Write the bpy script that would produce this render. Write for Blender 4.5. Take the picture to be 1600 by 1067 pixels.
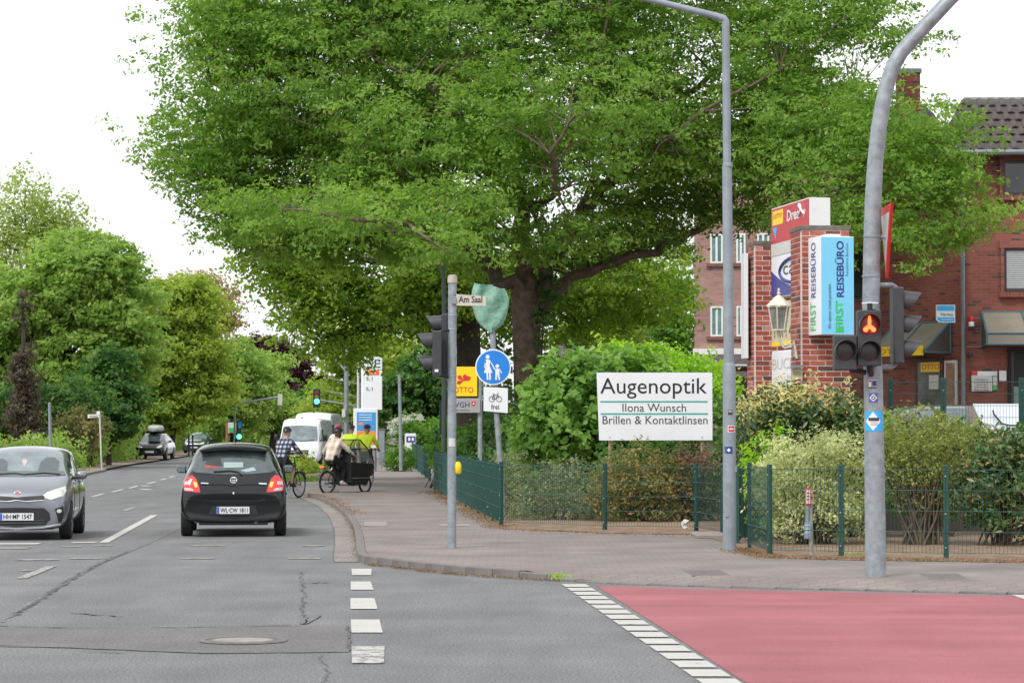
import bpy, bmesh, math, random
import numpy as np
from mathutils import Vector, Matrix
from mathutils.bvhtree import BVHTree

for o in list(bpy.data.objects):
    bpy.data.objects.remove(o)
SC = bpy.context.scene
COL = SC.collection
PI = math.pi
rad = math.radians

# ------------------------------------------------------------------ camera
FPX, CAMH, CX, CY, HOR = 4100.0, 1.7, 800.0, 533.5, 673.0
PITCH = math.atan((HOR - CY) / FPX)
cam = bpy.data.cameras.new('camera')
cam.sensor_width = 36.0
cam.lens = FPX / 1600.0 * 36.0
cam.clip_start = 0.5
cam.clip_end = 3000
cam_o = bpy.data.objects.new('camera', cam)
cam_o.location = (0, 0, CAMH)
cam_o.rotation_euler = (PI / 2 + PITCH, 0, 0)
COL.objects.link(cam_o)
SC.camera = cam_o
cam.dof.use_dof = True
cam.dof.focus_distance = 41.0
cam.dof.aperture_fstop = 9.0

# ------------------------------------------------------------------ sky, sun, exposure
SUN_EL, SUN_AZ = rad(52), rad(215)      # azimuth clockwise from +Y: behind the camera, to the left
world = bpy.data.worlds.new('World')
SC.world = world
world.use_nodes = True
nt = world.node_tree
nt.nodes.clear()
sky = nt.nodes.new('ShaderNodeTexSky')
sky.sky_type = 'NISHITA'
sky.sun_disc = False
sky.sun_elevation = SUN_EL
sky.sun_rotation = SUN_AZ
sky.air_density = 1.0
sky.dust_density = 3.0
hsv = nt.nodes.new('ShaderNodeHueSaturation')
hsv.inputs['Saturation'].default_value = 0.15
mixc = nt.nodes.new('ShaderNodeMix')
mixc.data_type = 'RGBA'
mixc.inputs[0].default_value = 0.72          # thick, even cloud over the sky
mixc.inputs[7].default_value = (8.6, 8.8, 9.0, 1)
bgn = nt.nodes.new('ShaderNodeBackground')
bgn.inputs[1].default_value = 0.1
outw = nt.nodes.new('ShaderNodeOutputWorld')
nt.links.new(sky.outputs[0], hsv.inputs['Color'])
nt.links.new(hsv.outputs[0], mixc.inputs[6])
nt.links.new(mixc.outputs[2], bgn.inputs[0])
nt.links.new(bgn.outputs[0], outw.inputs[0])
sunl = bpy.data.lights.new('sun', 'SUN')
sunl.energy = 1.5
sunl.angle = rad(18)
sunl.color = (1.0, 0.965, 0.91)
sun_o = bpy.data.objects.new('sun', sunl)
sd = Vector((math.sin(SUN_AZ) * math.cos(SUN_EL), math.cos(SUN_AZ) * math.cos(SUN_EL), math.sin(SUN_EL)))
sun_o.rotation_euler = sd.to_track_quat('Z', 'Y').to_euler()
COL.objects.link(sun_o)
SC.view_settings.view_transform = 'Standard'
SC.view_settings.look = 'None'
SC.view_settings.exposure = 0.72
SC.view_settings.gamma = 1.0
SC.view_settings.use_curve_mapping = False

# ------------------------------------------------------------------ photo geometry helpers
_f = Vector((0, math.cos(PITCH), math.sin(PITCH)))
_u = Vector((0, -math.sin(PITCH), math.cos(PITCH)))
_c = Vector((0, 0, CAMH))
def ray(px, py):
    return Vector((1, 0, 0)) * ((px - CX) / FPX) + _u * ((CY - py) / FPX) + _f
def W(px, py, y):
    d = ray(px, py)
    return _c + d * (y / d.y)
def G(px, py, z=0.0):
    d = ray(px, py)
    return _c + d * ((z - CAMH) / d.z)
def PM(y):                       # pixels (of the 1600 wide photo) per metre at a distance
    return FPX / y

# ------------------------------------------------------------------ materials
MATS = {}
def pm(name, col, rough=0.6, metal=0.0, var=0.12, scale=6.0, bump=0.0, bscale=60.0, col2=None, spec=0.5, coat=0.0, emit=0.0, detail=4.0):
    if name in MATS:
        return MATS[name]
    m = bpy.data.materials.new(name)
    m.use_nodes = True
    n = m.node_tree.nodes
    l = m.node_tree.links
    b = n['Principled BSDF']
    b.inputs['Roughness'].default_value = rough
    b.inputs['Metallic'].default_value = metal
    b.inputs['Specular IOR Level'].default_value = spec
    b.inputs['Coat Weight'].default_value = coat
    tc = n.new('ShaderNodeTexCoord')
    no = n.new('ShaderNodeTexNoise')
    no.inputs['Scale'].default_value = scale
    no.inputs['Detail'].default_value = detail
    no.inputs['Roughness'].default_value = 0.65
    l.new(tc.outputs['Object'], no.inputs['Vector'])
    rp = n.new('ShaderNodeValToRGB')
    a = [max(0, c * (1 - var)) for c in col]
    c2 = col2 if col2 else [min(1, c * (1 + var)) for c in col]
    rp.color_ramp.elements[0].position = 0.3
    rp.color_ramp.elements[1].position = 0.7
    rp.color_ramp.elements[0].color = (*a, 1)
    rp.color_ramp.elements[1].color = (*c2, 1)
    l.new(no.outputs[0], rp.inputs[0])
    l.new(rp.outputs[0], b.inputs['Base Color'])
    if emit:
        l.new(rp.outputs[0], b.inputs['Emission Color'])
        b.inputs['Emission Strength'].default_value = emit
    if bump:
        n2 = n.new('ShaderNodeTexNoise')
        n2.inputs['Scale'].default_value = bscale
        n2.inputs['Detail'].default_value = 5
        l.new(tc.outputs['Object'], n2.inputs['Vector'])
        bp = n.new('ShaderNodeBump')
        bp.inputs['Strength'].default_value = bump
        bp.inputs['Distance'].default_value = 0.02
        l.new(n2.outputs[0], bp.inputs['Height'])
        l.new(bp.outputs[0], b.inputs['Normal'])
    MATS[name] = m
    return m

LEAFGAIN = 2.0
def leafmat(name, dark, light, tip=None, trans=0.35, rough=0.55, spec=0.35):
    """foliage: each leaf carries its own random tint; part of the light passes through"""
    if name in MATS:
        return MATS[name]
    g = 1.0 if name.startswith(('blossom', 'dry', 'needle', 'leaf_purple')) else LEAFGAIN
    dark, light = [min(.8, c * g * 1.05) for c in dark], [min(.8, c * g) for c in light]
    tip = [min(.8, c * (1 + (g - 1) * .8)) for c in tip] if tip else None
    trans = min(.6, trans + .10)
    m = bpy.data.materials.new(name)
    m.use_nodes = True
    n = m.node_tree.nodes
    l = m.node_tree.links
    b = n['Principled BSDF']
    at = n.new('ShaderNodeAttribute')
    at.attribute_name = 'tint'
    rp = n.new('ShaderNodeValToRGB')
    e = rp.color_ramp.elements
    e[0].color = (*dark, 1)
    e[0].position = 0.0
    e[1].color = (*light, 1)
    e[1].position = 0.8
    if tip:
        x = e.new(1.0)
        x.color = (*tip, 1)
    l.new(at.outputs['Fac'], rp.inputs[0])
    l.new(rp.outputs[0], b.inputs['Base Color'])
    b.inputs['Roughness'].default_value = rough
    b.inputs['Specular IOR Level'].default_value = spec
    tr = n.new('ShaderNodeBsdfTranslucent')
    hs = n.new('ShaderNodeHueSaturation')
    hs.inputs['Value'].default_value = 1.5
    hs.inputs['Saturation'].default_value = 1.1
    l.new(rp.outputs[0], hs.inputs['Color'])
    l.new(hs.outputs[0], tr.inputs[0])
    mx = n.new('ShaderNodeMixShader')
    mx.inputs[0].default_value = trans
    l.new(b.outputs[0], mx.inputs[1])
    l.new(tr.outputs[0], mx.inputs[2])
    l.new(mx.outputs[0], n['Material Output'].inputs[0])
    MATS[name] = m
    return m

def brickmat(name, c1, c2, mortar, bw, bh, mort, rough=0.85, axis='XZ', bump=0.4, spots=0.0, spotcol=(0.1, 0.08, 0.08), offset=0.5, bias=0.0, along=(1.0, 1.0)):
    """bricks or pavers too small to pick apart; object space, metres"""
    if name in MATS:
        return MATS[name]
    m = bpy.data.materials.new(name)
    m.use_nodes = True
    n = m.node_tree.nodes
    l = m.node_tree.links
    b = n['Principled BSDF']
    b.inputs['Roughness'].default_value = rough
    b.inputs['Specular IOR Level'].default_value = 0.25
    tc = n.new('ShaderNodeTexCoord')
    vec = tc.outputs['Object']
    sp = n.new('ShaderNodeSeparateXYZ')
    l.new(vec, sp.inputs[0])
    cb = n.new('ShaderNodeCombineXYZ')
    if axis == 'XZ':
        ad = n.new('ShaderNodeVectorMath')
        ad.operation = 'DOT_PRODUCT'
        ad.inputs[1].default_value = (along[0], along[1], 0)
        l.new(vec, ad.inputs[0])
        l.new(ad.outputs['Value'], cb.inputs[0])
        l.new(sp.outputs[2], cb.inputs[1])
    else:
        l.new(sp.outputs[0], cb.inputs[0])
        l.new(sp.outputs[1], cb.inputs[1])
    br = n.new('ShaderNodeTexBrick')
    br.offset = offset
    br.inputs['Scale'].default_value = 1.0
    br.inputs['Brick Width'].default_value = bw
    br.inputs['Row Height'].default_value = bh
    br.inputs['Mortar Size'].default_value = mort
    br.inputs['Bias'].default_value = bias
    br.inputs['Color1'].default_value = (*c1, 1)
    br.inputs['Color2'].default_value = (*c2, 1)
    br.inputs['Mortar'].default_value = (*mortar, 1)
    l.new(cb.outputs[0], br.inputs['Vector'])
    no = n.new('ShaderNodeTexNoise')
    no.inputs['Scale'].default_value = 0.9
    no.inputs['Detail'].default_value = 6
    l.new(vec, no.inputs['Vector'])
    mr = n.new('ShaderNodeMapRange')
    mr.inputs[1].default_value = 0.3
    mr.inputs[2].default_value = 0.7
    mr.inputs[3].default_value = 0.8
    mr.inputs[4].default_value = 1.16
    l.new(no.outputs[0], mr.inputs[0])
    mu = n.new('ShaderNodeMix')
    mu.data_type = 'RGBA'
    mu.blend_type = 'MULTIPLY'
    mu.inputs[0].default_value = 1.0
    l.new(br.outputs[0], mu.inputs[6])
    l.new(mr.outputs[0], mu.inputs[7])
    colout = mu.outputs[2]
    if spots > 0:          # scattered dark fired bricks, one brick each
        b2 = n.new('ShaderNodeTexBrick')
        b2.offset = offset
        b2.inputs['Scale'].default_value = 1.0
        b2.inputs['Brick Width'].default_value = bw
        b2.inputs['Row Height'].default_value = bh
        b2.inputs['Mortar Size'].default_value = mort
        b2.inputs['Color1'].default_value = (0, 0, 0, 1)
        b2.inputs['Color2'].default_value = (1, 1, 1, 1)
        b2.inputs['Mortar'].default_value = (0, 0, 0, 1)
        l.new(cb.outputs[0], b2.inputs['Vector'])
        gt = n.new('ShaderNodeMath')
        gt.operation = 'GREATER_THAN'
        gt.inputs[1].default_value = 1 - spots
        l.new(b2.outputs[0], gt.inputs[0])
        ms = n.new('ShaderNodeMix')
        ms.data_type = 'RGBA'
        ms.inputs[7].default_value = (*spotcol, 1)
        l.new(gt.outputs[0], ms.inputs[0])
        l.new(colout, ms.inputs[6])
        colout = ms.outputs[2]
    l.new(colout, b.inputs['Base Color'])
    bp = n.new('ShaderNodeBump')
    bp.inputs['Strength'].default_value = bump
    bp.inputs['Distance'].default_value = 0.01
    iv = n.new('ShaderNodeMath')
    iv.operation = 'SUBTRACT'
    iv.inputs[0].default_value = 1.0
    l.new(br.outputs['Fac'], iv.inputs[1])
    l.new(iv.outputs[0], bp.inputs['Height'])
    l.new(bp.outputs[0], b.inputs['Normal'])
    MATS[name] = m
    return m

# ------------------------------------------------------------------ mesh builder
class MB:
    def __init__(s):
        s.v = []
        s.f = []
    def add(s, vs, fs):
        k = len(s.v)
        s.v += [Vector(p) for p in vs]
        s.f += [tuple(k + i for i in q) for q in fs]
        return s
    def box(s, c, size, rz=0.0, M=None):
        hx, hy, hz = size[0] / 2, size[1] / 2, size[2] / 2
        R = Matrix.Rotation(rz, 3, 'Z') if M is None else M
        vs = [Vector(c) + R @ Vector((x * hx, y * hy, z * hz)) for z in (-1, 1) for y in (-1, 1) for x in (-1, 1)]
        return s.add(vs, [(0, 2, 3, 1), (4, 5, 7, 6), (0, 1, 5, 4), (2, 6, 7, 3), (0, 4, 6, 2), (1, 3, 7, 5)])
    def tube(s, pts, r, n=8, cap=True):
        pts = [Vector(p) for p in pts]
        if not isinstance(r, (list, tuple)):
            r = [r] * len(pts)
        prev = None
        vs = []
        m = len(pts)
        for i, p in enumerate(pts):
            t = (pts[min(i + 1, m - 1)] - pts[max(i - 1, 0)])
            if t.length < 1e-9:
                t = Vector((0, 0, 1))
            t.normalize()
            if prev is None:
                a = Vector((1, 0, 0)) if abs(t.x) < 0.9 else Vector((0, 1, 0))
                prev = (a - t * a.dot(t)).normalized()
            else:
                prev = prev - t * prev.dot(t)
                prev.normalize()
            q = t.cross(prev)
            for k in range(n):
                an = 2 * PI * k / n
                vs.append(p + (prev * math.cos(an) + q * math.sin(an)) * r[i])
        fs = []
        for i in range(m - 1):
            for k in range(n):
                k2 = (k + 1) % n
                fs.append((i * n + k, i * n + k2, (i + 1) * n + k2, (i + 1) * n + k))
        if cap:
            fs.append(tuple(range(n - 1, -1, -1)))
            fs.append(tuple((m - 1) * n + k for k in range(n)))
        return s.add(vs, fs)
    def cyl(s, p0, p1, r0, r1=None, n=12, cap=True):
        return s.tube([p0, p1], [r0, r0 if r1 is None else r1], n, cap)
    def prism(s, poly, o, ux, uy, depth):
        """2-D outline in the frame (o, ux, uy), pushed back from the front by depth along -(ux x uy)"""
        o, ux, uy = Vector(o), Vector(ux), Vector(uy)
        nn = ux.cross(uy).normalized()
        k = len(poly)
        fr = [o + ux * a + uy * b for a, b in poly]
        bk = [p - nn * depth for p in fr]
        fs = [tuple(range(k)), tuple(range(2 * k - 1, k - 1, -1))]
        for i in range(k):
            j = (i + 1) % k
            fs.append((i, i + k, j + k, j))
        return s.add(fr + bk, fs)
    def torus(s, c, ax, R, r, n=24, m=8):
        c, ax = Vector(c), Vector(ax).normalized()
        a = Vector((0, 0, 1)) if abs(ax.z) < 0.9 else Vector((1, 0, 0))
        e = (a - ax * a.dot(ax)).normalized()
        g = ax.cross(e)
        vs, fs = [], []
        for i in range(n):
            t = 2 * PI * i / n
            d = e * math.cos(t) + g * math.sin(t)
            for j in range(m):
                u = 2 * PI * j / m
                vs.append(c + d * (R + r * math.cos(u)) + ax * (r * math.sin(u)))
        for i in range(n):
            for j in range(m):
                i2, j2 = (i + 1) % n, (j + 1) % m
                fs.append((i * m + j, i2 * m + j, i2 * m + j2, i * m + j2))
        return s.add(vs, fs)
    def lathe(s, c, prof, n=16, ax=(0, 0, 1)):
        ax = Vector(ax).normalized()
        a = Vector((1, 0, 0)) if abs(ax.x) < 0.9 else Vector((0, 1, 0))
        e = (a - ax * a.dot(ax)).normalized()
        g = ax.cross(e)
        vs, fs = [], []
        for r, h in prof:
            for k in range(n):
                t = 2 * PI * k / n
                vs.append(Vector(c) + ax * h + (e * math.cos(t) + g * math.sin(t)) * r)
        for i in range(len(prof) - 1):
            for k in range(n):
                k2 = (k + 1) % n
                fs.append((i * n + k, i * n + k2, (i + 1) * n + k2, (i + 1) * n + k))
        fs.append(tuple(range(n - 1, -1, -1)))
        fs.append(tuple((len(prof) - 1) * n + k for k in range(n)))
        return s.add(vs, fs)
    def sheet(s, pts):
        return s.add(pts, [tuple(range(len(pts)))])
    def build(s, name, mat, parent=None, world=False, smooth=False, bevel=0.0, fixn=False):
        me = bpy.data.meshes.new(name)
        vs = s.v
        if world and parent is not None:
            root = parent
            while root.parent is not None:
                root = root.parent
            Mi = TM[root.name].inverted()
            vs = [Mi @ v for v in vs]
        me.from_pydata([tuple(v) for v in vs], [], s.f)
        me.validate()
        if fixn:
            bm = bmesh.new()
            bm.from_mesh(me)
            bmesh.ops.recalc_face_normals(bm, faces=bm.faces)
            bm.to_mesh(me)
            bm.free()
        if smooth:
            me.shade_smooth()
            me.set_sharp_from_angle(angle=rad(38))
        o = link(name, me, mat, parent)
        if bevel:
            md = o.modifiers.new('bevel', 'BEVEL')
            md.width = bevel
            md.segments = 2
            md.limit_method = 'ANGLE'
        return o

TM = {}
def link(name, me, mat, parent=None):
    o = bpy.data.objects.new(name, me)
    COL.objects.link(o)
    if mat is not None:
        if isinstance(mat, (list, tuple)):
            for m in mat:
                me.materials.append(m)
        else:
            me.materials.append(mat)
    if parent is not None:
        o.parent = parent
    else:
        TM[o.name] = Matrix.Identity(4)
    return o
def thing(name, label, cat, loc=(0, 0, 0), rz=0.0, group=None):
    o = bpy.data.objects.new(name, None)
    o.empty_display_size = 0.2
    COL.objects.link(o)
    o.location = loc
    o.rotation_euler = (0, 0, rz)
    o['label'] = label
    o['category'] = cat
    if group:
        o['group'] = group
    TM[o.name] = Matrix.Translation(Vector(loc)) @ Matrix.Rotation(rz, 4, 'Z')
    return o
def tag(o, label, cat, group=None):
    o['label'] = label
    o['category'] = cat
    if group:
        o['group'] = group
    return o
def kind(o, k):
    o['kind'] = k
    return o

def text(parent, s, o, ux, uy, w, h, mat, name='lettering', off=0.004, world=True, mirror=False, bold=0.0):
    """lettering fitted into a w x h box whose lower left corner is o in the frame ux, uy"""
    cu = bpy.data.curves.new(name, 'FONT')
    cu.body = s
    cu.size = 1.0
    cu.resolution_u = 3
    cu.offset = bold
    tmp = bpy.data.objects.new('tmp', cu)
    COL.objects.link(tmp)
    me = bpy.data.meshes.new_from_object(tmp)
    bpy.data.objects.remove(tmp)
    bpy.data.curves.remove(cu)
    me.name = name
    co = np.array([v.co[:] for v in me.vertices])
    if len(co) == 0:
        return None
    lo, hi = co.min(0), co.max(0)
    ux, uy, o = Vector(ux).normalized(), Vector(uy).normalized(), Vector(o)
    nn = ux.cross(uy)
    sx = w / max(1e-6, hi[0] - lo[0])
    sy = h / max(1e-6, hi[1] - lo[1])
    Mi = Matrix.Identity(4)
    if world:
        root = parent
        while root.parent is not None:
            root = root.parent
        Mi = TM[root.name].inverted()
    for v in me.vertices:
        a = (v.co.x - lo[0]) * sx
        if mirror:
            a = w - a
        v.co = Mi @ (o + ux * a + uy * ((v.co.y - lo[1]) * sy) + nn * off)
    me.materials.clear()
    return link(name, me, mat, parent)

def eval_mesh(ob):
    dg = bpy.context.evaluated_depsgraph_get()
    me = bpy.data.meshes.new_from_object(ob.evaluated_get(dg))
    return me

# ------------------------------------------------------------------ leaves
def leaf_mesh(name, pts, nrm, size, tint, mat, parent, rng, aspect=0.62, jitter=0.6, droop=0.0):
    """thousands of small folded leaves, one mesh; pts, nrm Nx3, size, tint N"""
    N = len(pts)
    n = nrm + rng.normal(0, jitter, (N, 3))
    n /= np.linalg.norm(n, axis=1, keepdims=True) + 1e-9
    d = rng.normal(0, 1, (N, 3))
    d[:, 2] -= droop
    d -= n * (d * n).sum(1, keepdims=True)
    d /= np.linalg.norm(d, axis=1, keepdims=True) + 1e-9
    sdir = np.cross(n, d)
    L = size[:, None]
    base = pts - d * L * 0.5
    tip = pts + d * L * 0.5
    fold = n * L * 0.12
    ml = pts - d * L * 0.05 + sdir * L * aspect * 0.5 + fold
    mr = pts - d * L * 0.05 - sdir * L * aspect * 0.5 + fold
    co = np.stack([base, mr, tip, ml], 1).reshape(-1, 3)
    me = bpy.data.meshes.new(name)
    me.vertices.add(4 * N)
    me.vertices.foreach_set('co', co.astype(np.float32).ravel())
    me.loops.add(6 * N)
    q = np.arange(N)[:, None] * 4
    idx = np.concatenate([q + 0, q + 1, q + 2, q + 0, q + 2, q + 3], 1).ravel()
    me.loops.foreach_set('vertex_index', idx.astype(np.int32))
    me.polygons.add(2 * N)
    me.polygons.foreach_set('loop_start', (np.arange(2 * N) * 3).astype(np.int32))
    me.polygons.foreach_set('loop_total', np.full(2 * N, 3, np.int32))
    at = me.attributes.new('tint', 'FLOAT', 'POINT')
    at.data.foreach_set('value', np.repeat(np.clip(tint, 0, 1), 4).astype(np.float32))
    me.update()
    return link(name, me, mat, parent)

def lobe_clumps(lobes, per, rng, shell=0.45, hole=0.0, hs=1.3):
    """clump centres spread through a union of ellipsoids; lobes: (centre, radii[, weight])"""
    P, Nn = [], []
    for lb in lobes:
        c, r = np.array(lb[0]), np.array(lb[1])
        w = lb[2] if len(lb) > 2 else 1.0
        k = max(4, int(per * w * (r[0] * r[1] * r[2]) ** (2 / 3)))
        d = rng.normal(0, 1, (k, 3))
        d /= np.linalg.norm(d, axis=1, keepdims=True)
        rr = shell + (1.04 - shell) * rng.random(k) ** 0.6
        p = c + d * r * rr[:, None]
        P.append(p)
        Nn.append(d / r * r.mean())
    P, Nn = np.concatenate(P), np.concatenate(Nn)
    if hole > 0:
        ph = rng.random(6) * 6
        f = (np.sin(P[:, 0] * hs + ph[0]) + np.sin(P[:, 1] * hs * 0.9 + ph[1]) + np.sin(P[:, 2] * hs * 1.25 + ph[2])
             + np.sin((P[:, 0] + P[:, 2]) * hs * 0.8 + ph[3]) + np.sin((P[:, 0] - P[:, 1]) * hs * 0.7 + ph[4]))
        keep = f > np.quantile(f, hole)
        P, Nn = P[keep], Nn[keep]
    return P, Nn / (np.linalg.norm(Nn, axis=1, keepdims=True) + 1e-9)

def crown(name, lobes, per, lpc, lsize, csize, mat, parent, seed, shell=0.45, hole=0.12, flat=0.5, up=0.6, tintspread=0.22, zmin=None, hs=1.3, aspect=0.62, loc=None, droop=0.0, ns=4, tight=0.5):
    rng = np.random.default_rng(seed)
    P, Nn = lobe_clumps(lobes, per, rng, shell, hole, hs)
    if zmin is not None:
        k = P[:, 2] > zmin
        P, Nn = P[k], Nn[k]
    C = len(P)
    # a few sub-sprigs per clump: leaves sit in sprays instead of an even cloud
    sp = rng.normal(0, 1, (C, ns, 3)) * np.array([csize, csize, csize * flat])
    ctint = np.clip(rng.normal(0.5, tintspread, C), 0, 1)
    pick = rng.integers(0, ns, (C, lpc))
    cen = P[:, None, :] + np.take_along_axis(sp, pick[:, :, None].repeat(3, 2), 1)
    pts = cen + rng.normal(0, 1, (C, lpc, 3)) * np.array([csize * tight, csize * tight, csize * tight * flat])
    nr = Nn[:, None, :].repeat(lpc, 1) * (1 - up) + np.array([0, 0, up])
    tint = ctint[:, None] + rng.normal(0, 0.16, (C, lpc))
    size = lsize * rng.uniform(0.6, 1.3, (C, lpc))
    pts = pts.reshape(-1, 3)
    nr = nr.reshape(-1, 3)
    tint = tint.ravel()
    size = size.ravel()
    if zmin is not None:
        k = pts[:, 2] > zmin - 0.05
        pts, nr, tint, size = pts[k], nr[k], tint[k], size[k]
    if loc is not None:
        pts = pts - np.array(loc)
    o = leaf_mesh(name, pts, nr, size, tint, mat, parent, rng, aspect=aspect, droop=droop)
    return o, P

def bent(a, b, sag, rng, k=5):
    a, b = Vector(a), Vector(b)
    out = []
    L = (b - a).length
    j = Vector((rng.normal(), rng.normal(), rng.normal())) * L * 0.06
    for i in range(k):
        t = i / (k - 1)
        p = a.lerp(b, t)
        p += Vector((0, 0, 1)) * (sag * L * math.sin(PI * t)) + j * math.sin(PI * t)
        out.append(p)
    return out

def tree(name, label, base, trunk, lobes, per, lpc, lsize, csize, lm, bark, seed, limbs=(), twigs=60, group=None, maxtwig=9.0, **kw):
    """trunk: list of (point, radius); limbs: lists of (point, radius); lobes in world metres"""
    t = thing(name, label, 'tree', base, 0, group)
    rng = np.random.default_rng(seed + 77)
    cr, P = crown('crown', lobes, per, lpc, lsize, csize, lm, t, seed, loc=base, **kw)
    mb = MB()
    mb.tube([p for p, r in trunk], [r for p, r in trunk], 12)
    nodes = [(Vector(p), r) for p, r in trunk[len(trunk) // 2:]]
    for lb in limbs:
        pp = [Vector(p) for p, r in lb]
        rr = [r for p, r in lb]
        # resample with a little wobble
        q, qr = [], []
        for i in range(len(pp) - 1):
            for s in range(4):
                f = s / 4
                w = Vector((rng.normal(), rng.normal(), rng.normal())) * (0.0 if (i == 0 and s == 0) else rr[i] * 0.45)
                q.append(pp[i].lerp(pp[i + 1], f) + w)
                qr.append(rr[i] * (1 - f) + rr[i + 1] * f)
        q.append(pp[-1])
        qr.append(rr[-1])
        mb.tube(q, qr, 8)
        nodes += [(a, b) for a, b in zip(q, qr)]
    NP = np.array([n[0][:] for n in nodes])
    sel = rng.permutation(len(P))[:twigs]
    for i in sel:
        d = np.linalg.norm(NP - P[i], axis=1) + np.maximum(0, NP[:, 2] - P[i][2]) * 1.2
        j = int(d.argmin())
        if d[j] < 0.3 or d[j] > maxtwig:
            continue
        r0 = min(nodes[j][1] * 0.55, 0.028 * max(0.6, d[j]) ** 0.7 * (1 + lsize))
        mb.tube(bent(nodes[j][0], P[i], 0.06, rng), [r0, r0 * 0.8, r0 * 0.6, r0 * 0.42, r0 * 0.2], 5, cap=False)
    mb.build('trunk', bark, t, world=True, smooth=True)
    return t

def bush(name, label, base, lobes, per, lpc, lsize, csize, lm, stem, seed, group=None, stems=7, cat='shrub', **kw):
    t = thing(name, label, cat, base, 0, group)
    kw.setdefault('shell', 0.7)
    kw.setdefault('hole', 0.05)
    kw.setdefault('flat', 0.8)
    kw.setdefault('up', 0.35)
    kw.setdefault('zmin', base[2] + 0.02)
    cr, P = crown('foliage', lobes, per, lpc, lsize, csize, lm, t, seed, loc=base, **kw)
    rng = np.random.default_rng(seed + 5)
    mb = MB()
    for i in rng.permutation(len(P))[:stems * 3]:
        b = Vector(base) + Vector((rng.normal() * 0.12, rng.normal() * 0.1, -0.03))
        if (Vector(P[i]) - b).length < 0.2:
            continue
        r = 0.012 + 0.01 * rng.random()
        mb.tube(bent(b, P[i], 0.08, rng), [r, r * 0.9, r * 0.7, r * 0.5, r * 0.3], 5, cap=False)
    mb.build('stem', stem, t, world=True, smooth=True)
    return t

# ------------------------------------------------------------------ materials in use
def asphalt(name, col, speck=0.55, stain=0.13, bump=0.35, streak=(1.0, 0.14, 1.0), sk=0.8):
    m = bpy.data.materials.new(name)
    m.use_nodes = True
    n, l = m.node_tree.nodes, m.node_tree.links
    b = n['Principled BSDF']
    b.inputs['Roughness'].default_value = 0.85
    b.inputs['Specular IOR Level'].default_value = 0.3
    tc = n.new('ShaderNodeTexCoord')
    def noise(sc, det, lo, hi, a, c, vec=None):
        t = n.new('ShaderNodeTexNoise')
        t.inputs['Scale'].default_value = sc
        t.inputs['Detail'].default_value = det
        l.new(vec or tc.outputs['Object'], t.inputs['Vector'])
        r = n.new('ShaderNodeMapRange')
        r.inputs[1].default_value, r.inputs[2].default_value = lo, hi
        r.inputs[3].default_value, r.inputs[4].default_value = a, c
        l.new(t.outputs[0], r.inputs[0])
        return r.outputs[0], t.outputs[0]
    mp = n.new('ShaderNodeMapping')
    mp.inputs['Scale'].default_value = streak      # tyre-polished streaks along the road
    l.new(tc.outputs['Object'], mp.inputs[0])
    s1, _ = noise(0.8, 5, 0.3, 0.7, 1 - stain, 1 + stain)
    s2, _ = noise(1.6, 3, 0.3, 0.7, 1 - stain * sk, 1 + stain * sk, mp.outputs[0])
    s3, raw = noise(48, 3, 0.32, 0.68, 1 - speck, 1 + speck)
    x1 = n.new('ShaderNodeMath'); x1.operation = 'MULTIPLY'
    x2 = n.new('ShaderNodeMath'); x2.operation = 'MULTIPLY'
    l.new(s1, x1.inputs[0]); l.new(s2, x1.inputs[1])
    l.new(x1.outputs[0], x2.inputs[0]); l.new(s3, x2.inputs[1])
    mx = n.new('ShaderNodeMix')
    mx.data_type = 'RGBA'; mx.blend_type = 'MULTIPLY'
    mx.inputs[0].default_value = 1.0
    mx.inputs[6].default_value = (*col, 1)
    l.new(x2.outputs[0], mx.inputs[7])
    l.new(mx.outputs[2], b.inputs['Base Color'])
    bp = n.new('ShaderNodeBump')
    bp.inputs['Strength'].default_value = bump
    bp.inputs['Distance'].default_value = 0.008
    l.new(raw, bp.inputs['Height'])
    l.new(bp.outputs[0], b.inputs['Normal'])
    MATS[name] = m
    return m

def paintmat(name, col, wear, under):
    """road paint worn through in patches"""
    m = pm(name, col, 0.7, var=0.06, scale=3, bump=0.15, bscale=70)
    n, l = m.node_tree.nodes, m.node_tree.links
    b = n['Principled BSDF']
    src = b.inputs['Base Color'].links[0].from_socket
    tc = n['Texture Coordinate']
    t = n.new('ShaderNodeTexNoise')
    t.inputs['Scale'].default_value = 7.0
    t.inputs['Detail'].default_value = 8
    t.inputs['Roughness'].default_value = 0.7
    l.new(tc.outputs['Object'], t.inputs['Vector'])
    r = n.new('ShaderNodeValToRGB')
    r.color_ramp.elements[0].position = wear
    r.color_ramp.elements[0].color = (1, 1, 1, 1)
    r.color_ramp.elements[1].position = wear + 0.05
    r.color_ramp.elements[1].color = (0, 0, 0, 1)
    l.new(t.outputs[0], r.inputs[0])
    mx = n.new('ShaderNodeMix')
    mx.data_type = 'RGBA'
    l.new(r.outputs[0], mx.inputs[0])
    l.new(src, mx.inputs[6])
    mx.inputs[7].default_value = (*under, 1)
    l.new(mx.outputs[2], b.inputs['Base Color'])
    return m

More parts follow.
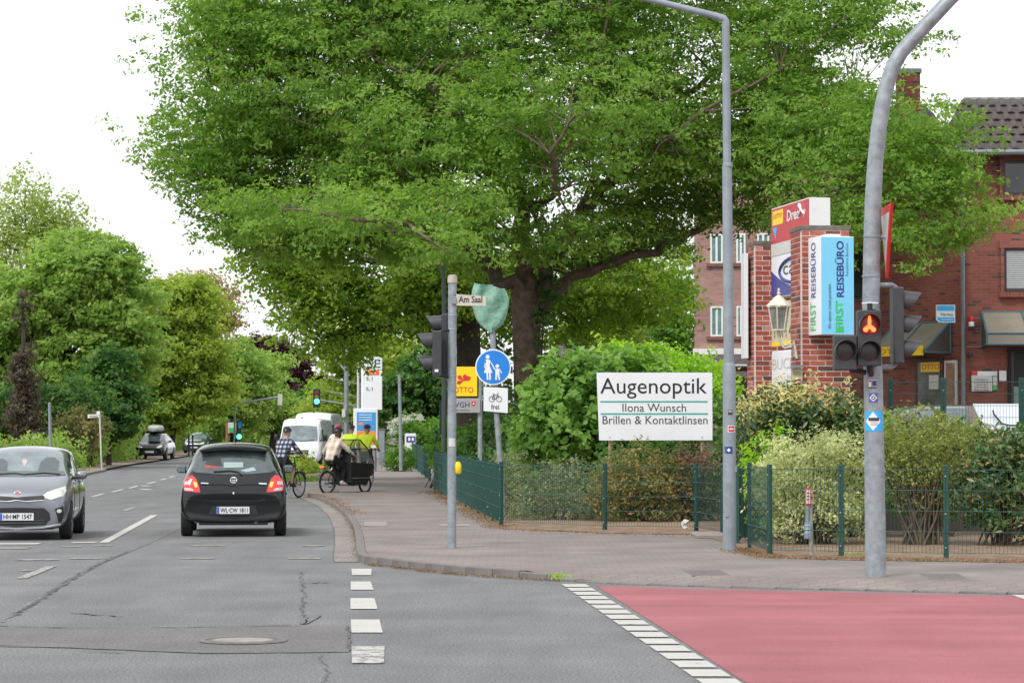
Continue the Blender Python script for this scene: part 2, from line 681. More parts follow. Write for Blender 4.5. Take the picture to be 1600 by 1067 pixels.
M_ASPH = asphalt('asphalt_grey', (0.152, 0.153, 0.157))
M_ASPH2 = asphalt('asphalt_patch', (0.138, 0.132, 0.133), speck=0.4)
M_CRACK = pm('crack_tar', (0.095, 0.092, 0.094), 0.7, var=0.3, scale=20)
M_SEAM = pm('seam_tar', (0.125, 0.125, 0.132), 0.6, var=0.35, scale=6)
M_RED = asphalt('red_coating', (0.30, 0.104, 0.118), speck=0.14, stain=0.13, bump=0.2, streak=(0.10, 0.9, 1.0), sk=0.9)
M_WHITE = paintmat('road_paint_white', (0.44, 0.43, 0.405), 0.34, (0.15, 0.15, 0.155))
M_WORN = paintmat('road_paint_worn', (0.43, 0.42, 0.395), 0.46, (0.145, 0.145, 0.15))
M_FAINT = paintmat('road_paint_faint', (0.33, 0.32, 0.30), 0.45, (0.15, 0.15, 0.15))
M_PAVE = brickmat('paving', (0.208, 0.180, 0.170), (0.230, 0.200, 0.189), (0.176, 0.151, 0.142), 0.2, 0.1, 0.006, axis='XY', bump=0.25)
M_PAVEL = brickmat('paving_far', (0.25, 0.195, 0.165), (0.28, 0.22, 0.19), (0.19, 0.15, 0.13), 0.2, 0.1, 0.006, axis='XY', bump=0.2)
M_SLAB = brickmat('gutter_slabs', (0.225, 0.20, 0.185), (0.255, 0.23, 0.215), (0.16, 0.14, 0.13), 0.15, 0.30, 0.008, axis='XY', bump=0.3)
M_PALE = pm('pale_paver', (0.27, 0.24, 0.225), 0.85, var=0.1, scale=9, bump=0.2)
M_KERB = pm('kerb_concrete', (0.165, 0.15, 0.142), 0.9, var=0.22, scale=7, bump=0.3)
M_SOIL = pm('soil', (0.20, 0.135, 0.09), 0.95, var=0.4, scale=4, bump=0.8, bscale=25, col2=(0.29, 0.20, 0.135))
M_GRASS = pm('grass_ground', (0.05, 0.085, 0.025), 0.95, var=0.4, scale=2, bump=0.8, bscale=30)
M_LITTER = leafmat('dry_leaf', (0.13, 0.075, 0.035), (0.28, 0.165, 0.075), (0.34, 0.24, 0.12), trans=0.1)
M_GALV = pm('galvanised_steel', (0.25, 0.285, 0.31), 0.55, 0.25, var=0.25, scale=9, col2=(0.35, 0.39, 0.42), detail=9)
M_GALVD = pm('galvanised_dull', (0.25, 0.285, 0.32), 0.6, 0.2, var=0.18, scale=5, detail=8)
M_DARKG = pm('dark_grey_plastic', (0.040, 0.042, 0.048), 0.5, var=0.2, scale=8)
M_BLK = pm('black_plastic', (0.014, 0.014, 0.016), 0.5, var=0.3, scale=9)
M_RUB = pm('tyre_rubber', (0.018, 0.018, 0.019), 0.8, var=0.3, scale=12)
M_FENCE = pm('fence_green', (0.008, 0.058, 0.046), 0.45, var=0.2, scale=9)
M_WIRE = pm('wire_green', (0.010, 0.062, 0.050), 0.5, var=0.15, scale=5)
M_WIREH = pm('wire_green_pale', (0.03, 0.10, 0.09), 0.45, var=0.2, scale=5)
M_SIGNW = pm('sign_white', (0.74, 0.76, 0.79), 0.35, var=0.04, scale=2)
M_SIGNO = pm('sign_offwhite', (0.56, 0.555, 0.53), 0.45, var=0.08, scale=5)
M_INK = pm('print_black', (0.012, 0.012, 0.016), 0.4, var=0.1)
M_TEAL = pm('print_teal', (0.0, 0.36, 0.33), 0.4, var=0.05)
M_SBLUE = pm('sign_blue', (0.010, 0.20, 0.66), 0.35, var=0.06, scale=3)
M_YEL = pm('sign_yellow', (0.86, 0.60, 0.0), 0.35, var=0.05, scale=3)
M_SRED = pm('print_red', (0.62, 0.03, 0.03), 0.4, var=0.06)
M_NAVY = pm('print_navy', (0.025, 0.035, 0.24), 0.4, var=0.05)
M_SKYB = pm('lightbox_blue', (0.20, 0.60, 0.86), 0.3, var=0.05, scale=1.5)
M_GRN = pm('print_green', (0.03, 0.52, 0.10), 0.4, var=0.05)
M_BAG = pm('bag_film', (0.09, 0.32, 0.22), 0.28, var=0.35, scale=5, col2=(0.28, 0.46, 0.37), bump=1.0, bscale=11)
M_BARK = pm('bark', (0.115, 0.082, 0.060), 0.95, var=0.45, scale=5, bump=0.9, bscale=14)
M_BARKD = pm('bark_dark', (0.05, 0.038, 0.03), 0.95, var=0.4, scale=5, bump=0.9, bscale=14)
M_STEM = pm('stem_brown', (0.10, 0.075, 0.05), 0.9, var=0.3, scale=9)
M_CHROME = pm('chrome', (0.75, 0.76, 0.78), 0.15, 1.0, var=0.05)

# ------------------------------------------------------------------ ground, road, pavements
def V2(p, z):
    return Vector((p[0], p[1], z))
o = MB().sheet([(-1500, -300, -0.03), (1500, -300, -0.03), (1500, 2500, -0.03), (-1500, 2500, -0.03)]).build('ground', M_GRASS)
kind(o, 'structure')

KR = [(-40, 350), (-24, 250), (-14.5, 170), (-10.6, 125), (-7.6, 92), (-6.1, 75)] + \
     [tuple(G(x, y)[:2]) for x, y in ((470, 774.5), (495, 780), (520, 791), (540, 808), (552, 830), (556.5, 852), (557, 868), (561, 878),
      (575, 881), (609, 885), (660, 891), (720, 897), (800, 902.5), (870, 907.5), (930, 911.5), (1100, 917), (1300, 922), (1600, 929), (1950, 937))] + [(60, 24.5)]
LK = [(-90, 80), (-45, 85), (-21.5, 89.5)] + [tuple(G(x, y)[:2]) for x, y in ((60, 750), (130, 744), (200, 729), (300, 713))] + [(-31, 250), (-50, 350)]
road = MB().sheet([(-90, -60, 0), (60, -60, 0), (60, 60, 0), (10, 90, 0), (0, 150, 0), (-10, 250, 0), (-30, 352, 0), (-55, 352, 0), (-35, 250, 0), (-28, 174, 0), (-30, 100, 0), (-90, 100, 0)]).build('road', M_ASPH)
kind(road, 'structure')

def offs(pl, d):
    out = []
    for i, p in enumerate(pl):
        a = Vector(pl[max(i - 1, 0)])
        b = Vector(pl[min(i + 1, len(pl) - 1)])
        t = (b - a).normalized()
        nrm = Vector((-t.y, t.x))
        out.append(tuple(Vector(p) + nrm * d))
    return out
def resample(pl, step):
    out = [Vector(pl[0])]
    acc = 0.0
    for i in range(len(pl) - 1):
        a, b = Vector(pl[i]), Vector(pl[i + 1])
        L = (b - a).length
        t = step - acc
        while t <= L:
            out.append(a.lerp(b, t / L))
            t += step
        acc = L - (t - step)
    return out
XR0, XR1 = G(800, 903)[0], G(890, 909)[0]
def kerbh(p):
    if p[1] > 33.0:
        return 0.10
    t = min(1, max(0, (p[0] - XR0) / (XR1 - XR0)))
    return 0.10 * (1 - t) + 0.022 * t

def pavement(name, pl, mat, close, hz=0.10, hf=kerbh):
    i1, i2 = offs(pl, 0.12), offs(pl, 0.36)
    mb = MB()
    n = len(pl)
    vs = [V2(p, hf(q) - 0.004) for p, q in zip(i1, pl)] + [V2(p, hz) for p in i2]
    mb.add(vs, [(k + 1, k, n + k, n + k + 1)[::-1] for k in range(n - 1)])
    mb.sheet([V2(p, hz) for p in i2] + [V2(p, hz) for p in close])
    o = mb.build(name, mat, fixn=False)
    bm = bmesh.new()
    bm.from_mesh(o.data)
    bmesh.ops.triangulate(bm, faces=bm.faces)
    for f in bm.faces:
        f.normal_update()
        if f.normal.z < 0:
            f.normal_flip()
    bm.to_mesh(o.data)
    bm.free()
    return kind(o, 'structure')
side = pavement('pavement', KR, M_PAVE, [(60, 352), (-30, 352)])
sideL = pavement('pavement_far_side', LK, M_PAVEL, [(-60, 352), (-90, 200)], hf=lambda p: 0.09)

def kerb(name, pl, step, hf, mat):
    k = kind(MB().add([(pl[0][0], pl[0][1], -0.05), (pl[0][0] + .1, pl[0][1], -0.05), (pl[0][0], pl[0][1] + .1, -0.05)], [(0, 1, 2)]).build(name, mat), 'structure')
    pts = resample(pl, step)
    rng = random.Random(4)
    for i in range(len(pts) - 1):
        a, b = pts[i], pts[i + 1]
        if a.y > 110 or a.x > 14 or a.x < -24:
            continue
        t = b - a
        L = t.length
        c = (a + b) / 2 + Vector((-t.y, t.x)).normalized() * 0.06
        h = hf((a + b) / 2) + rng.uniform(-0.004, 0.004)
        mb = MB()
        mb.box((0, 0, 0), (L - 0.012, 0.12, h + 0.05))
        o = mb.build('kerb_stone', mat, k, bevel=0.012)
        o.location = (c.x, c.y, (h - 0.05) / 2)
        o.rotation_euler = (0, 0, math.atan2(t.y, t.x))
    return k
kerb('kerb', KR[4:], 0.5, kerbh, M_KERB)
kerb('kerb_far_side', LK[1:], 1.0, lambda p: 0.09, M_KERB)

# pale gutter slabs beside the kerb nose
gl = [Vector(p) for p in KR[6:14]]
gw = offs(KR[6:14], -0.31)
mb = MB()
n = len(gl)
mb.add([V2(p, 0.006) for p in gl] + [V2(p, 0.006) for p in gw], [(k, k + 1, n + k + 1, n + k) for k in range(n - 1)])
o = mb.build('gutter', M_SLAB, fixn=True)
kind(o, 'structure')
gw2 = offs(KR[6:14], -0.325)
mb = MB()
mb.add([V2(p, 0.0045) for p in gw] + [V2(p, 0.0045) for p in gw2], [(k, k + 1, n + k + 1, n + k) for k in range(n - 1)])
o.select_set(False)
mb.build('joint', M_CRACK, road, fixn=True)

# pale tactile rows on the pavement near the nose
for (x0, x1, y0, y1) in ((569, 604, 815, 822), (688, 734, 818.5, 821.5)):
    a, b, c, d = G(x0, y0, .1), G(x1, y0, .1), G(x1, y1, .1), G(x0, y1, .1)
    MB().sheet([V2(p, 0.1045) for p in (d, c, b, a)]).build('pale_paver', M_PALE, side)

# planted ground behind the fences, raised car park to the right
bed = [(678, 769), (740, 800), (783, 826), (945, 833), (1090, 835), (1148, 852), (1160, 861), (1203, 871), (1320, 875), (1480, 877), (1750, 881)]
bp = [G(x, y, 0.1) for x, y in bed]
mb = MB().sheet([V2(p, 0.106) for p in bp] + [Vector((14, 70, 0.106)), Vector((-2.2, 85, 0.106))])
kind(mb.build('planting_bed', M_SOIL), 'structure')
kind(MB().box((22.2, 75, 0.35), (34, 66, 0.7)).build('car_park', M_PAVE), 'structure')
kind(MB().sheet([(-1.6, 88, 0.112), (6, 78, 0.112), (6, 140, 0.112), (-5, 150, 0.112)]).build('lawn', M_GRASS), 'structure')

# coloured cycle crossing and its markings
redp = [G(x, y) for x, y in ((931, 915), (1100, 920.5), (1300, 925), (1600, 932), (1950, 940))]
e1, e2 = G(931, 915), G(1166, 1067)
ed = (e2 - e1).normalized()
redp = [V2(p, 0.004) for p in redp] + [Vector((60, 24.3, .004)), Vector((60, 4, .004)), V2(e1 + ed * 25, 0.004)]
kind(MB().sheet(redp).build('cycle_crossing', M_RED, fixn=True), 'structure')

def marking(pts, mat, z=0.008, name='lane_marking'):
    return MB().sheet([V2(p, z) for p in pts]).build(name, mat, road, fixn=True)
c1, c2 = G(896, 913), G(1110, 1056)
cd = (c2 - c1)
L = cd.length
cd.normalize()
k = 0
s = 0.0
while s < 26:
    a = c1 + cd * s
    b = c1 + cd * (s + 0.53)
    w = 0.135
    marking([(a.x - w, a.y), (a.x + w, a.y), (b.x + w, b.y), (b.x - w, b.y)], M_WHITE)
    s += 0.695
for (yt, yb, x0, x1, x2, x3, m) in ((889, 899, 549, 581, 580, 550, M_WHITE), (909, 922, 548, 579, 584, 548, M_WHITE), (935, 952, 547.5, 585, 590, 547.5, M_WHITE),
                                    (968.5, 989, 548, 593, 598, 549, M_WHITE), (1010.5, 1037, 549, 601, 600, 550, M_WORN)):
    marking([G(x0, yt), G(x1, yt), G(x2, yb), G(x3, yb)], m)
a, b = G(548, 1085), G(603, 1085)
for q in ((1085, 1122), (1200, 1275)):
    marking([G(547, q[0]), G(607, q[0]), G(614, q[1]), G(546, q[1])], M_WORN)
marking([G(1580, 929.6), G(1640, 931), G(1640, 940), G(1604, 938)], M_WHITE)
def line(p, q, w, mat, **k):
    a, b = Vector(G(*p)[:2]), Vector(G(*q)[:2])
    t = (b - a).normalized()
    n = Vector((-t.y, t.x)) * w / 2
    return marking([a + n, b + n, b - n, a - n], mat, **k)
line((162, 848), (241, 805), 0.14, M_WHITE)
line((33, 904), (80, 885), 0.13, M_FAINT)
for p, q in (((144.5, 776), (161, 771.5)), ((175, 769), (192, 764.5)), ((202, 763), (217, 758.5)), ((230, 756), (243, 752.5)), ((251, 750), (260, 747.5)), ((264, 746.5), (272, 744))):
    line(p, q, 0.12, M_WHITE)
line((221, 758.5), (229, 759.5), 0.3, M_WHITE)
line((223, 764), (232, 765.5), 0.3, M_WHITE)
line((195, 798), (208, 793), 0.12, M_FAINT)
for x0, x1, y, m, w in ((-60, 62, 850, M_WHITE, 0.5), (-60, 46, 857, M_FAINT, 0.35), (112, 151, 848, M_WHITE, 0.35), (96, 127, 854.5, M_FAINT, 0.3), (146, 175, 853.2, M_FAINT, 0.25),
                        (26, 92, 875, M_FAINT, 0.3), (108, 158, 873, M_FAINT, 0.25), (33, 55, 891.5, M_FAINT, 0.2), (296, 350, 853, M_FAINT, 0.28), (473, 507, 853, M_FAINT, 0.28),
                        (281, 336, 872.5, M_FAINT, 0.26), (450, 501, 872.5, M_FAINT, 0.26)):
    a, b = G(x0, y), G(x1, y - (0.4 if x0 < 200 else 0))
    h = w / 2
    marking([(a.x, a.y - h), (b.x, b.y - h), (b.x, b.y + h), (a.x, a.y + h)], m)

# patches, cracks and the tar seam in the asphalt
marking([G(-150, 980), G(200, 981), G(470, 978), G(544, 978), G(545, 1019), G(320, 1021), G(100, 1012), G(-150, 1008)], M_ASPH2, z=0.004, name='asphalt_patch')
def ribbon(pix, w, mat, z, name, seed=1, wob=0.5, step=0.12):
    rng = random.Random(seed)
    pl = resample([tuple(G(x, y)[:2]) for x, y in pix], step)
    vs, fs = [], []
    for i, p in enumerate(pl):
        t = (pl[min(i + 1, len(pl) - 1)] - pl[max(i - 1, 0)]).normalized()
        nn = Vector((-t.y, t.x))
        c = p + nn * rng.uniform(-1, 1) * w * wob
        hw = w * rng.uniform(0.15, 0.7)
        vs += [V2(c + nn * hw, z), V2(c - nn * hw, z)]
        if i:
            fs.append((2 * i - 2, 2 * i - 1, 2 * i + 1, 2 * i))
    return MB().add(vs, fs).build(name, mat, road, fixn=True)
ribbon([(-60, 977), (0, 978), (90, 981), (200, 980), (300, 981), (350, 979), (460, 977)], 0.05, M_CRACK, 0.0085, 'crack', 1, 0.5)
ribbon([(460, 977.5), (544, 978)], 0.03, M_CRACK, 0.0085, 'crack', 2, 0.6)
ribbon([(544, 978), (545, 1019)], 0.022, M_CRACK, 0.0085, 'crack', 3, 1.0)
ribbon([(-60, 1007), (100, 1012), (320, 1021), (545, 1019)], 0.03, M_SEAM, 0.0085, 'crack', 4)
ribbon([(469, 893), (476, 930), (473, 955), (480, 975)], 0.014, M_CRACK, 0.0085, 'crack', 5, 2.2, 0.16)
ribbon([(484, 912), (497, 909), (512, 911)], 0.05, M_SEAM, 0.0085, 'crack', 6, 1.2, 0.05)
ribbon([(501, 1022), (507, 1040), (515, 1050), (503, 1070)], 0.012, M_CRACK, 0.0085, 'crack', 7, 2.0, 0.1)
ribbon([(0, 972), (35, 950), (95, 916), (150, 883), (200, 862), (240, 845), (270, 831), (300, 812)], 0.06, M_SEAM, 0.0045, 'tar_seam', 8, 0.2)
ribbon([(20, 962), (60, 938), (105, 908), (130, 894), (170, 873), (205, 861)], 0.035, M_CRACK, 0.0085, 'crack', 9, 1.4, 0.1)
ribbon([(110, 958), (150, 961), (195, 964)], 0.06, M_CRACK, 0.0085, 'crack', 10, 1.0, 0.08)
ribbon([(130, 1018), (215, 1021)], 0.03, M_CRACK, 0.0085, 'crack', 11, 1.2)
ribbon([(240, 770), (262, 770), (290, 768)], 0.5, M_SEAM, 0.0045, 'asphalt_patch', 12, 0.6, 0.3)
mb = MB()
cc = G(484, 966)
mb.sheet([(cc.x + 0.075 * math.cos(t) * (1 + .2 * math.sin(3 * t)), cc.y + 0.75 * math.sin(t), 0.0085) for t in [2 * PI * i / 16 for i in range(16)]])
mb.build('asphalt_patch', M_SEAM, road, fixn=True)

# manhole
mc = G(380, 1002)
mh = thing('manhole_cover', 'round iron manhole cover with pale concrete centre set in the road', 'manhole', (mc.x, mc.y, 0))
def ring(r0, r1, z0, z1, n=40):
    mb = MB()
    vs = []
    for r, z in ((r0, z0), (r1, z1)):
        vs += [(r * math.cos(2 * PI * i / n), r * math.sin(2 * PI * i / n), z) for i in range(n)]
    return mb.add(vs, [(i, (i + 1) % n, n + (i + 1) % n, n + i) for i in range(n)])
M_IRON = pm('cast_iron', (0.13, 0.125, 0.12), 0.6, 0.3, var=0.3, scale=20)
M_CONC = pm('cover_concrete', (0.27, 0.25, 0.23), 0.9, var=0.25, scale=9, bump=0.5)
ring(0.36, 0.345, 0.009, 0.018).build('rim', M_IRON, mh, fixn=True)
ring(0.345, 0.31, 0.018, 0.018).build('frame', M_KERB, mh, fixn=True)
ring(0.31, 0.30, 0.018, 0.010).build('gap', M_CRACK, mh, fixn=True)
ring(0.30, 0.24, 0.012, 0.016).build('lid', M_IRON, mh, fixn=True)
mb = MB().sheet([(0.24 * math.cos(2 * PI * i / 40), 0.24 * math.sin(2 * PI * i / 40), 0.0165) for i in range(40)])
mb.build('lid_infill', M_CONC, mh, fixn=True)

# dark access covers in the pavement
M_COVER = pm('cover_paver', (0.13, 0.108, 0.108), 0.8, var=0.25, scale=12)
for pts, lab in (([(1068, 891), (1123, 890), (1139, 898), (1083, 899)], 'dark square access cover in the pavement near the thinner lamp post'),
                 ([(1437, 896.5), (1495, 896), (1512, 904), (1456, 905)], 'dark square access cover in the pavement right of the curved signal mast')):
    c = sum((G(x, y, .1) for x, y in pts), Vector()) / 4
    t = thing('access_cover', lab, 'cover', (c.x, c.y, 0.1))
    q = [G(x, y, .1) for x, y in pts]
    mb = MB()
    mb.add([V2(p - c, 0.003) for p in q] + [V2((p - c) * 1.05, 0.0) for p in q], [(3, 2, 1, 0), (0, 1, 5, 4), (1, 2, 6, 5), (2, 3, 7, 6), (3, 0, 4, 7)])
    mb.build('lid', M_COVER, t, fixn=True)
    ring(0.03, 0.022, 0.0035, 0.0042, 10).build('lifting_eye', M_IRON, t, fixn=True)

# dry leaves in the gutter and along the fence foot
rng = np.random.default_rng(3)
def litter(pl_px, n, spread, z, name, label, size=0.045):
    pl = [G(x, y, z) for x, y in pl_px]
    segs = np.array([(pl[i + 1] - pl[i]).length for i in range(len(pl) - 1)])
    pick = rng.choice(len(segs), n, p=segs / segs.sum())
    t = rng.random(n)
    clump = (np.sin(t * 23 + pick) > -0.35) | (rng.random(n) < 0.25)
    P = np.array([(pl[i].lerp(pl[i + 1], tt))[:] for i, tt in zip(pick, t)])
    P[:, 0] += rng.normal(0, spread, n) * 0.5
    P[:, 1] += rng.normal(0, spread, n)
    P[:, 2] = z + rng.random(n) * 0.02 + 0.006
    P = P[clump]
    k = len(P)
    o = leaf_mesh(name, P, np.tile([0, 0, 1.0], (k, 1)), size * rng.uniform(.5, 1.4, k), rng.random(k), M_LITTER, None, rng, jitter=0.35)
    tag(o, label, 'leaves')
    return kind(o, 'stuff')
litter([(575, 883), (720, 899), (800, 904.5), (880, 909)], 2400, 0.06, 0.0, 'fallen_leaves', 'dry orange leaves lying in the gutter below the kerb', 0.022)
litter([(470, 775.5), (500, 781), (522, 793), (541, 809), (553, 832), (556, 870)], 1500, 0.07, 0.01, 'fallen_leaves', 'brown leaf litter in the pale gutter at the kerb nose', 0.022)
litter([(490, 772), (520, 780), (545, 794), (560, 806)], 1500, 0.2, 0.1, 'fallen_leaves', 'yellowed leaf litter on the pavement edge beside the kerb nose', 0.028)
litter([(676, 768), (740, 803), (783, 827), (945, 834), (1090, 837)], 9000, 0.30, 0.106, 'fallen_leaves', 'dry brown leaf litter along the foot of the long green fence', 0.028)
litter([(1150, 858), (1203, 871), (1480, 876), (1700, 880)], 6500, 0.25, 0.106, 'fallen_leaves', 'dry leaf litter along the foot of the right hand fence', 0.026)

# ------------------------------------------------------------------ buildings
XA, YA, ZA = Vector((1, 0, 0)), Vector((0, 1, 0)), Vector((0, 0, 1))
M_BRICKR = brickmat('red_brick_wall', (0.235, 0.064, 0.049), (0.305, 0.098, 0.076), (0.20, 0.118, 0.098), 0.25, 0.083, 0.011, spots=0.10, spotcol=(0.11, 0.06, 0.052))
M_BRICKP = brickmat('pink_brick_wall', (0.31, 0.165, 0.145), (0.40, 0.235, 0.21), (0.33, 0.23, 0.205), 0.25, 0.083, 0.012, spots=0.08, spotcol=(0.20, 0.12, 0.11))
M_BRICKS = brickmat('red_brick_splayed', (0.235, 0.064, 0.049), (0.305, 0.098, 0.076), (0.20, 0.118, 0.098), 0.25, 0.083, 0.011, spots=0.10, spotcol=(0.11, 0.06, 0.052), along=(0.6, -0.8))
M_FRAMED = pm('window_frame_brown', (0.045, 0.022, 0.018), 0.4, var=0.15)
M_FRAMEW = pm('window_frame_white', (0.72, 0.73, 0.74), 0.4, var=0.05)
M_PANE = pm('window_glass_dark', (0.018, 0.024, 0.028), 0.06, var=0.5, scale=1.2, spec=0.8)
M_PANEG = pm('window_glass_curtain', (0.14, 0.25, 0.24), 0.1, var=0.35, scale=2.5, spec=0.7)
M_BLIND = pm('blind', (0.42, 0.45, 0.46), 0.6, var=0.06)
M_TILE = pm('roof_tile', (0.066, 0.052, 0.052), 0.75, var=0.35, scale=3, bump=0.4, bscale=20, col2=(0.105, 0.085, 0.082))
M_ZINC = pm('zinc', (0.20, 0.22, 0.24), 0.45, 0.4, var=0.15)
M_AWN = pm('awning_sheet', (0.25, 0.225, 0.18), 0.6, var=0.12, scale=2)
M_AWNS = pm('awning_side', (0.085, 0.068, 0.062), 0.4, var=0.15, scale=2)
M_AWNF = pm('awning_frame', (0.055, 0.14, 0.17), 0.45, var=0.1)
M_DARKIN = pm('dark_doorway', (0.012, 0.011, 0.011), 0.6, var=0.3)

def frame_of(a, b):
    """ground points a -> b seen left to right from the camera: ux along, normal towards the camera"""
    ux = Vector((b[0] - a[0], b[1] - a[1], 0)).normalized()
    return ux
def wall_box(mb, a, b, z0, z1, thick):
    ux = frame_of(a, b)
    nn = Vector((ux.y, -ux.x, 0))
    A, B = Vector((a[0], a[1], 0)), Vector((b[0], b[1], 0))
    vs = []
    for z in (z0, z1):
        for p in (A, B, B - nn * thick, A - nn * thick):
            vs.append(p + ZA * z)
    mb.add(vs, [(3, 2, 1, 0), (4, 5, 6, 7), (0, 1, 5, 4), (1, 2, 6, 5), (2, 3, 7, 6), (3, 0, 4, 7)])
    return mb

def window(parent, a, ux, u0, u1, z0, z1, frame, pane, leaves=2, sill=None, blind=False, reveal=0.10, name='window'):
    """frame bars standing in a dark recess box that sits on the wall face; a: wall origin point, ux along"""
    nn = Vector((ux.y, -ux.x, 0))
    o = Vector((a[0], a[1], 0))
    def bar(mb, p0, p1, q0, q1, d0, d1):
        vs = []
        for d in (d0, d1):
            for (u, z) in ((p0, q0), (p1, q0), (p1, q1), (p0, q1)):
                vs.append(o + ux * u + ZA * z + nn * d)
        mb.add(vs, [(0, 1, 2, 3), (7, 6, 5, 4), (4, 5, 1, 0), (5, 6, 2, 1), (6, 7, 3, 2), (7, 4, 0, 3)])
    t = 0.07
    fr = MB()
    bar(fr, u0, u1, z0, z0 + t, 0.0, 0.035)
    bar(fr, u0, u1, z1 - t, z1, 0.0, 0.035)
    bar(fr, u0, u0 + t, z0 + t, z1 - t, 0.0, 0.035)
    bar(fr, u1 - t, u1, z0 + t, z1 - t, 0.0, 0.035)
    for k in range(1, leaves):
        c = u0 + (u1 - u0) * k / leaves
        bar(fr, c - t * .6, c + t * .6, z0 + t, z1 - t, 0.0, 0.034)
    w = fr.build(name, frame, parent, world=True, fixn=True)
    for k in range(leaves):
        c0 = u0 + (u1 - u0) * k / leaves + t * .7
        c1 = u0 + (u1 - u0) * (k + 1) / leaves - t * .7
        pn = MB()
        bar(pn, c0 - 0.02, c1 + 0.02, z0 + t * .8, z1 - t * .8, 0.002, 0.012)
        pn.build('pane', pane, w, world=True, fixn=True)
        if blind and k == 0:
            bl = MB()
            zz = z1 - t
            while zz > z0 + t + 0.05:
                bar(bl, c0, c1, zz - 0.045, zz - 0.008, 0.013, 0.020)
                zz -= 0.05
            bl.build('blind', M_BLIND, w, world=True, fixn=True)
    # brick reveal standing proud round the frame gives it depth
    rv = MB()
    bar(rv, u0 - 0.12, u1 + 0.12, z1, z1 + 0.2, 0.0, reveal)
    bar(rv, u0 - 0.09, u0, z0, z1, 0.0, reveal)
    bar(rv, u1, u1 + 0.09, z0, z1, 0.0, reveal)
    if reveal > 0.06:
        rv.build('surround', sill[1] if sill else frame, w, world=True, fixn=True)
    if sill:
        sl = MB()
        bar(sl, u0 - 0.14, u1 + 0.14, z0 - 0.13, z0, 0.0, reveal + 0.05)
        sl.build('sill', sill[0], w, world=True, fixn=True)
    return w

# ---- red brick house on the right
YB = 70.0
ppm = PM(YB)
def bz(py, y=YB):
    return W(800, py, y).z
def bx(px, y=YB):
    return (px - CX) * y / FPX
c0 = (bx(1504), YB)                        # corner with the downpipe
c1 = (bx(1504) + 14.0, YB - 0.6)
cl = (9.25, 73.65)                # splayed shop wall to the left
rb = thing('brick_house', 'red brick house with dark tiled hipped roof and two shop awnings', 'house', (c0[0], c0[1], 0.7))
eav = bz(243)
mb = MB()
wall_box(mb, c0, c1, 0.7, eav, 8)
mb.build('wall', M_BRICKR, rb, world=True, fixn=True)
mb = MB()
wall_box(mb, cl, (c0[0] - 0.003, c0[1] + 0.06), 0.7, eav - 0.02, 8)
mb.build('side_wall', M_BRICKS, rb, world=True, fixn=True)
U = frame_of(c0, c1)
NN = Vector((U.y, -U.x, 0))
UL = frame_of(cl, c0)
NL = Vector((UL.y, -UL.x, 0))
LL = math.hypot(c0[0] - cl[0], c0[1] - cl[1])
M_SILLB = brickmat('brick_sill', (0.20, 0.06, 0.045), (0.25, 0.08, 0.06), (0.2, 0.13, 0.1), 0.083, 0.3, 0.01)
def ub(px):
    return bx(px) - c0[0]
window(rb, c0, U, ub(1568), ub(1568) + 1.9, bz(306), bz(252), M_FRAMED, M_PANE, 2, (M_SILLB, M_BRICKR))
window(rb, c0, U, ub(1569), ub(1569) + 1.4, bz(457), bz(388), M_FRAMED, M_PANE, 2, (M_SILLB, M_BRICKR), blind=True)
# shop door opening on the right
sh = MB()
sh.box(Vector((bx(1574) + 1.2, YB - 0.09, (bz(640) + bz(545)) / 2)), (2.4, 0.1, bz(545) - bz(640)))
dd = sh.build('shop_door', M_DARKIN, rb, world=True)
MB().box((bx(1580), YB - 0.16, bz(600)), (0.07, 0.05, 1.7)).build('door_frame', M_FRAMED, dd, world=True)
MB().box((bx(1592), YB - 0.15, bz(626)), (0.45, 0.03, 0.75)).build('glass', M_PANEG, dd, world=True)
# roof: hipped, of single interlocking tiles
rz0, rz1 = bz(241), bz(163, YB + 2.0)
rdir = Vector((0, 2.0, rz1 - rz0)).normalized()
slope = math.hypot(2.0, rz1 - rz0)
e0 = Vector((bx(1470), YB - 0.55, rz0))
roof = MB()
A0, B0 = Vector((bx(1466), YB - 0.5, rz0 - 0.06)), Vector((bx(1504) + 14.4, YB - 1.1, rz0 - 0.06))
A1 = Vector((bx(1512, YB + 2), YB + 1.75, rz1 - 0.04))
B1 = Vector((bx(1504) + 14.4, YB + 1.2, rz1 - 0.04))
A2, B2 = A1 + Vector((1.2, 4.2, 0.05)), B1 + Vector((0, 4.2, 0.05))
L0 = Vector((bx(1466), YB + 7.5, rz0 - 0.06))
roof.add([A0, B0, B1, A1, A2, B2, L0, Vector((B0.x, YB + 7.5, rz0 - .06))], [(0, 1, 2, 3), (3, 2, 5, 4), (0, 3, 4, 6), (4, 5, 7, 6), (0, 6, 7, 1)])
ro = roof.build('roof', M_TILE, rb, world=True, fixn=True)
tw, tl = 0.30, slope / 7.0
prof = [(0, 0.0), (0.05, 0.028), (0.10, 0.04), (0.15, 0.028), (0.20, 0.004), (0.30, 0.0)]
tme = bpy.data.meshes.new('roof_tile')
vs, fs = [], []
for (s_, lift) in ((0.0, 0.055), (1.12, 0.012)):
    for x, h in prof:
        vs.append((x, s_ * tl, h + lift))
for x, h in prof:
    vs.append((x, 0, h + 0.01))
k = len(prof)
for i in range(k - 1):
    fs.append((i, i + 1, k + i + 1, k + i))
    fs.append((2 * k + i, 2 * k + i + 1, i + 1, i))
tme.from_pydata(vs, [], fs)
tme.materials.append(M_TILE)
zax = XA.cross(rdir).normalized()
RM = Matrix((XA, rdir, zax)).transposed().to_4x4()
rr = random.Random(8)
Ti = TM[rb.name].inverted()
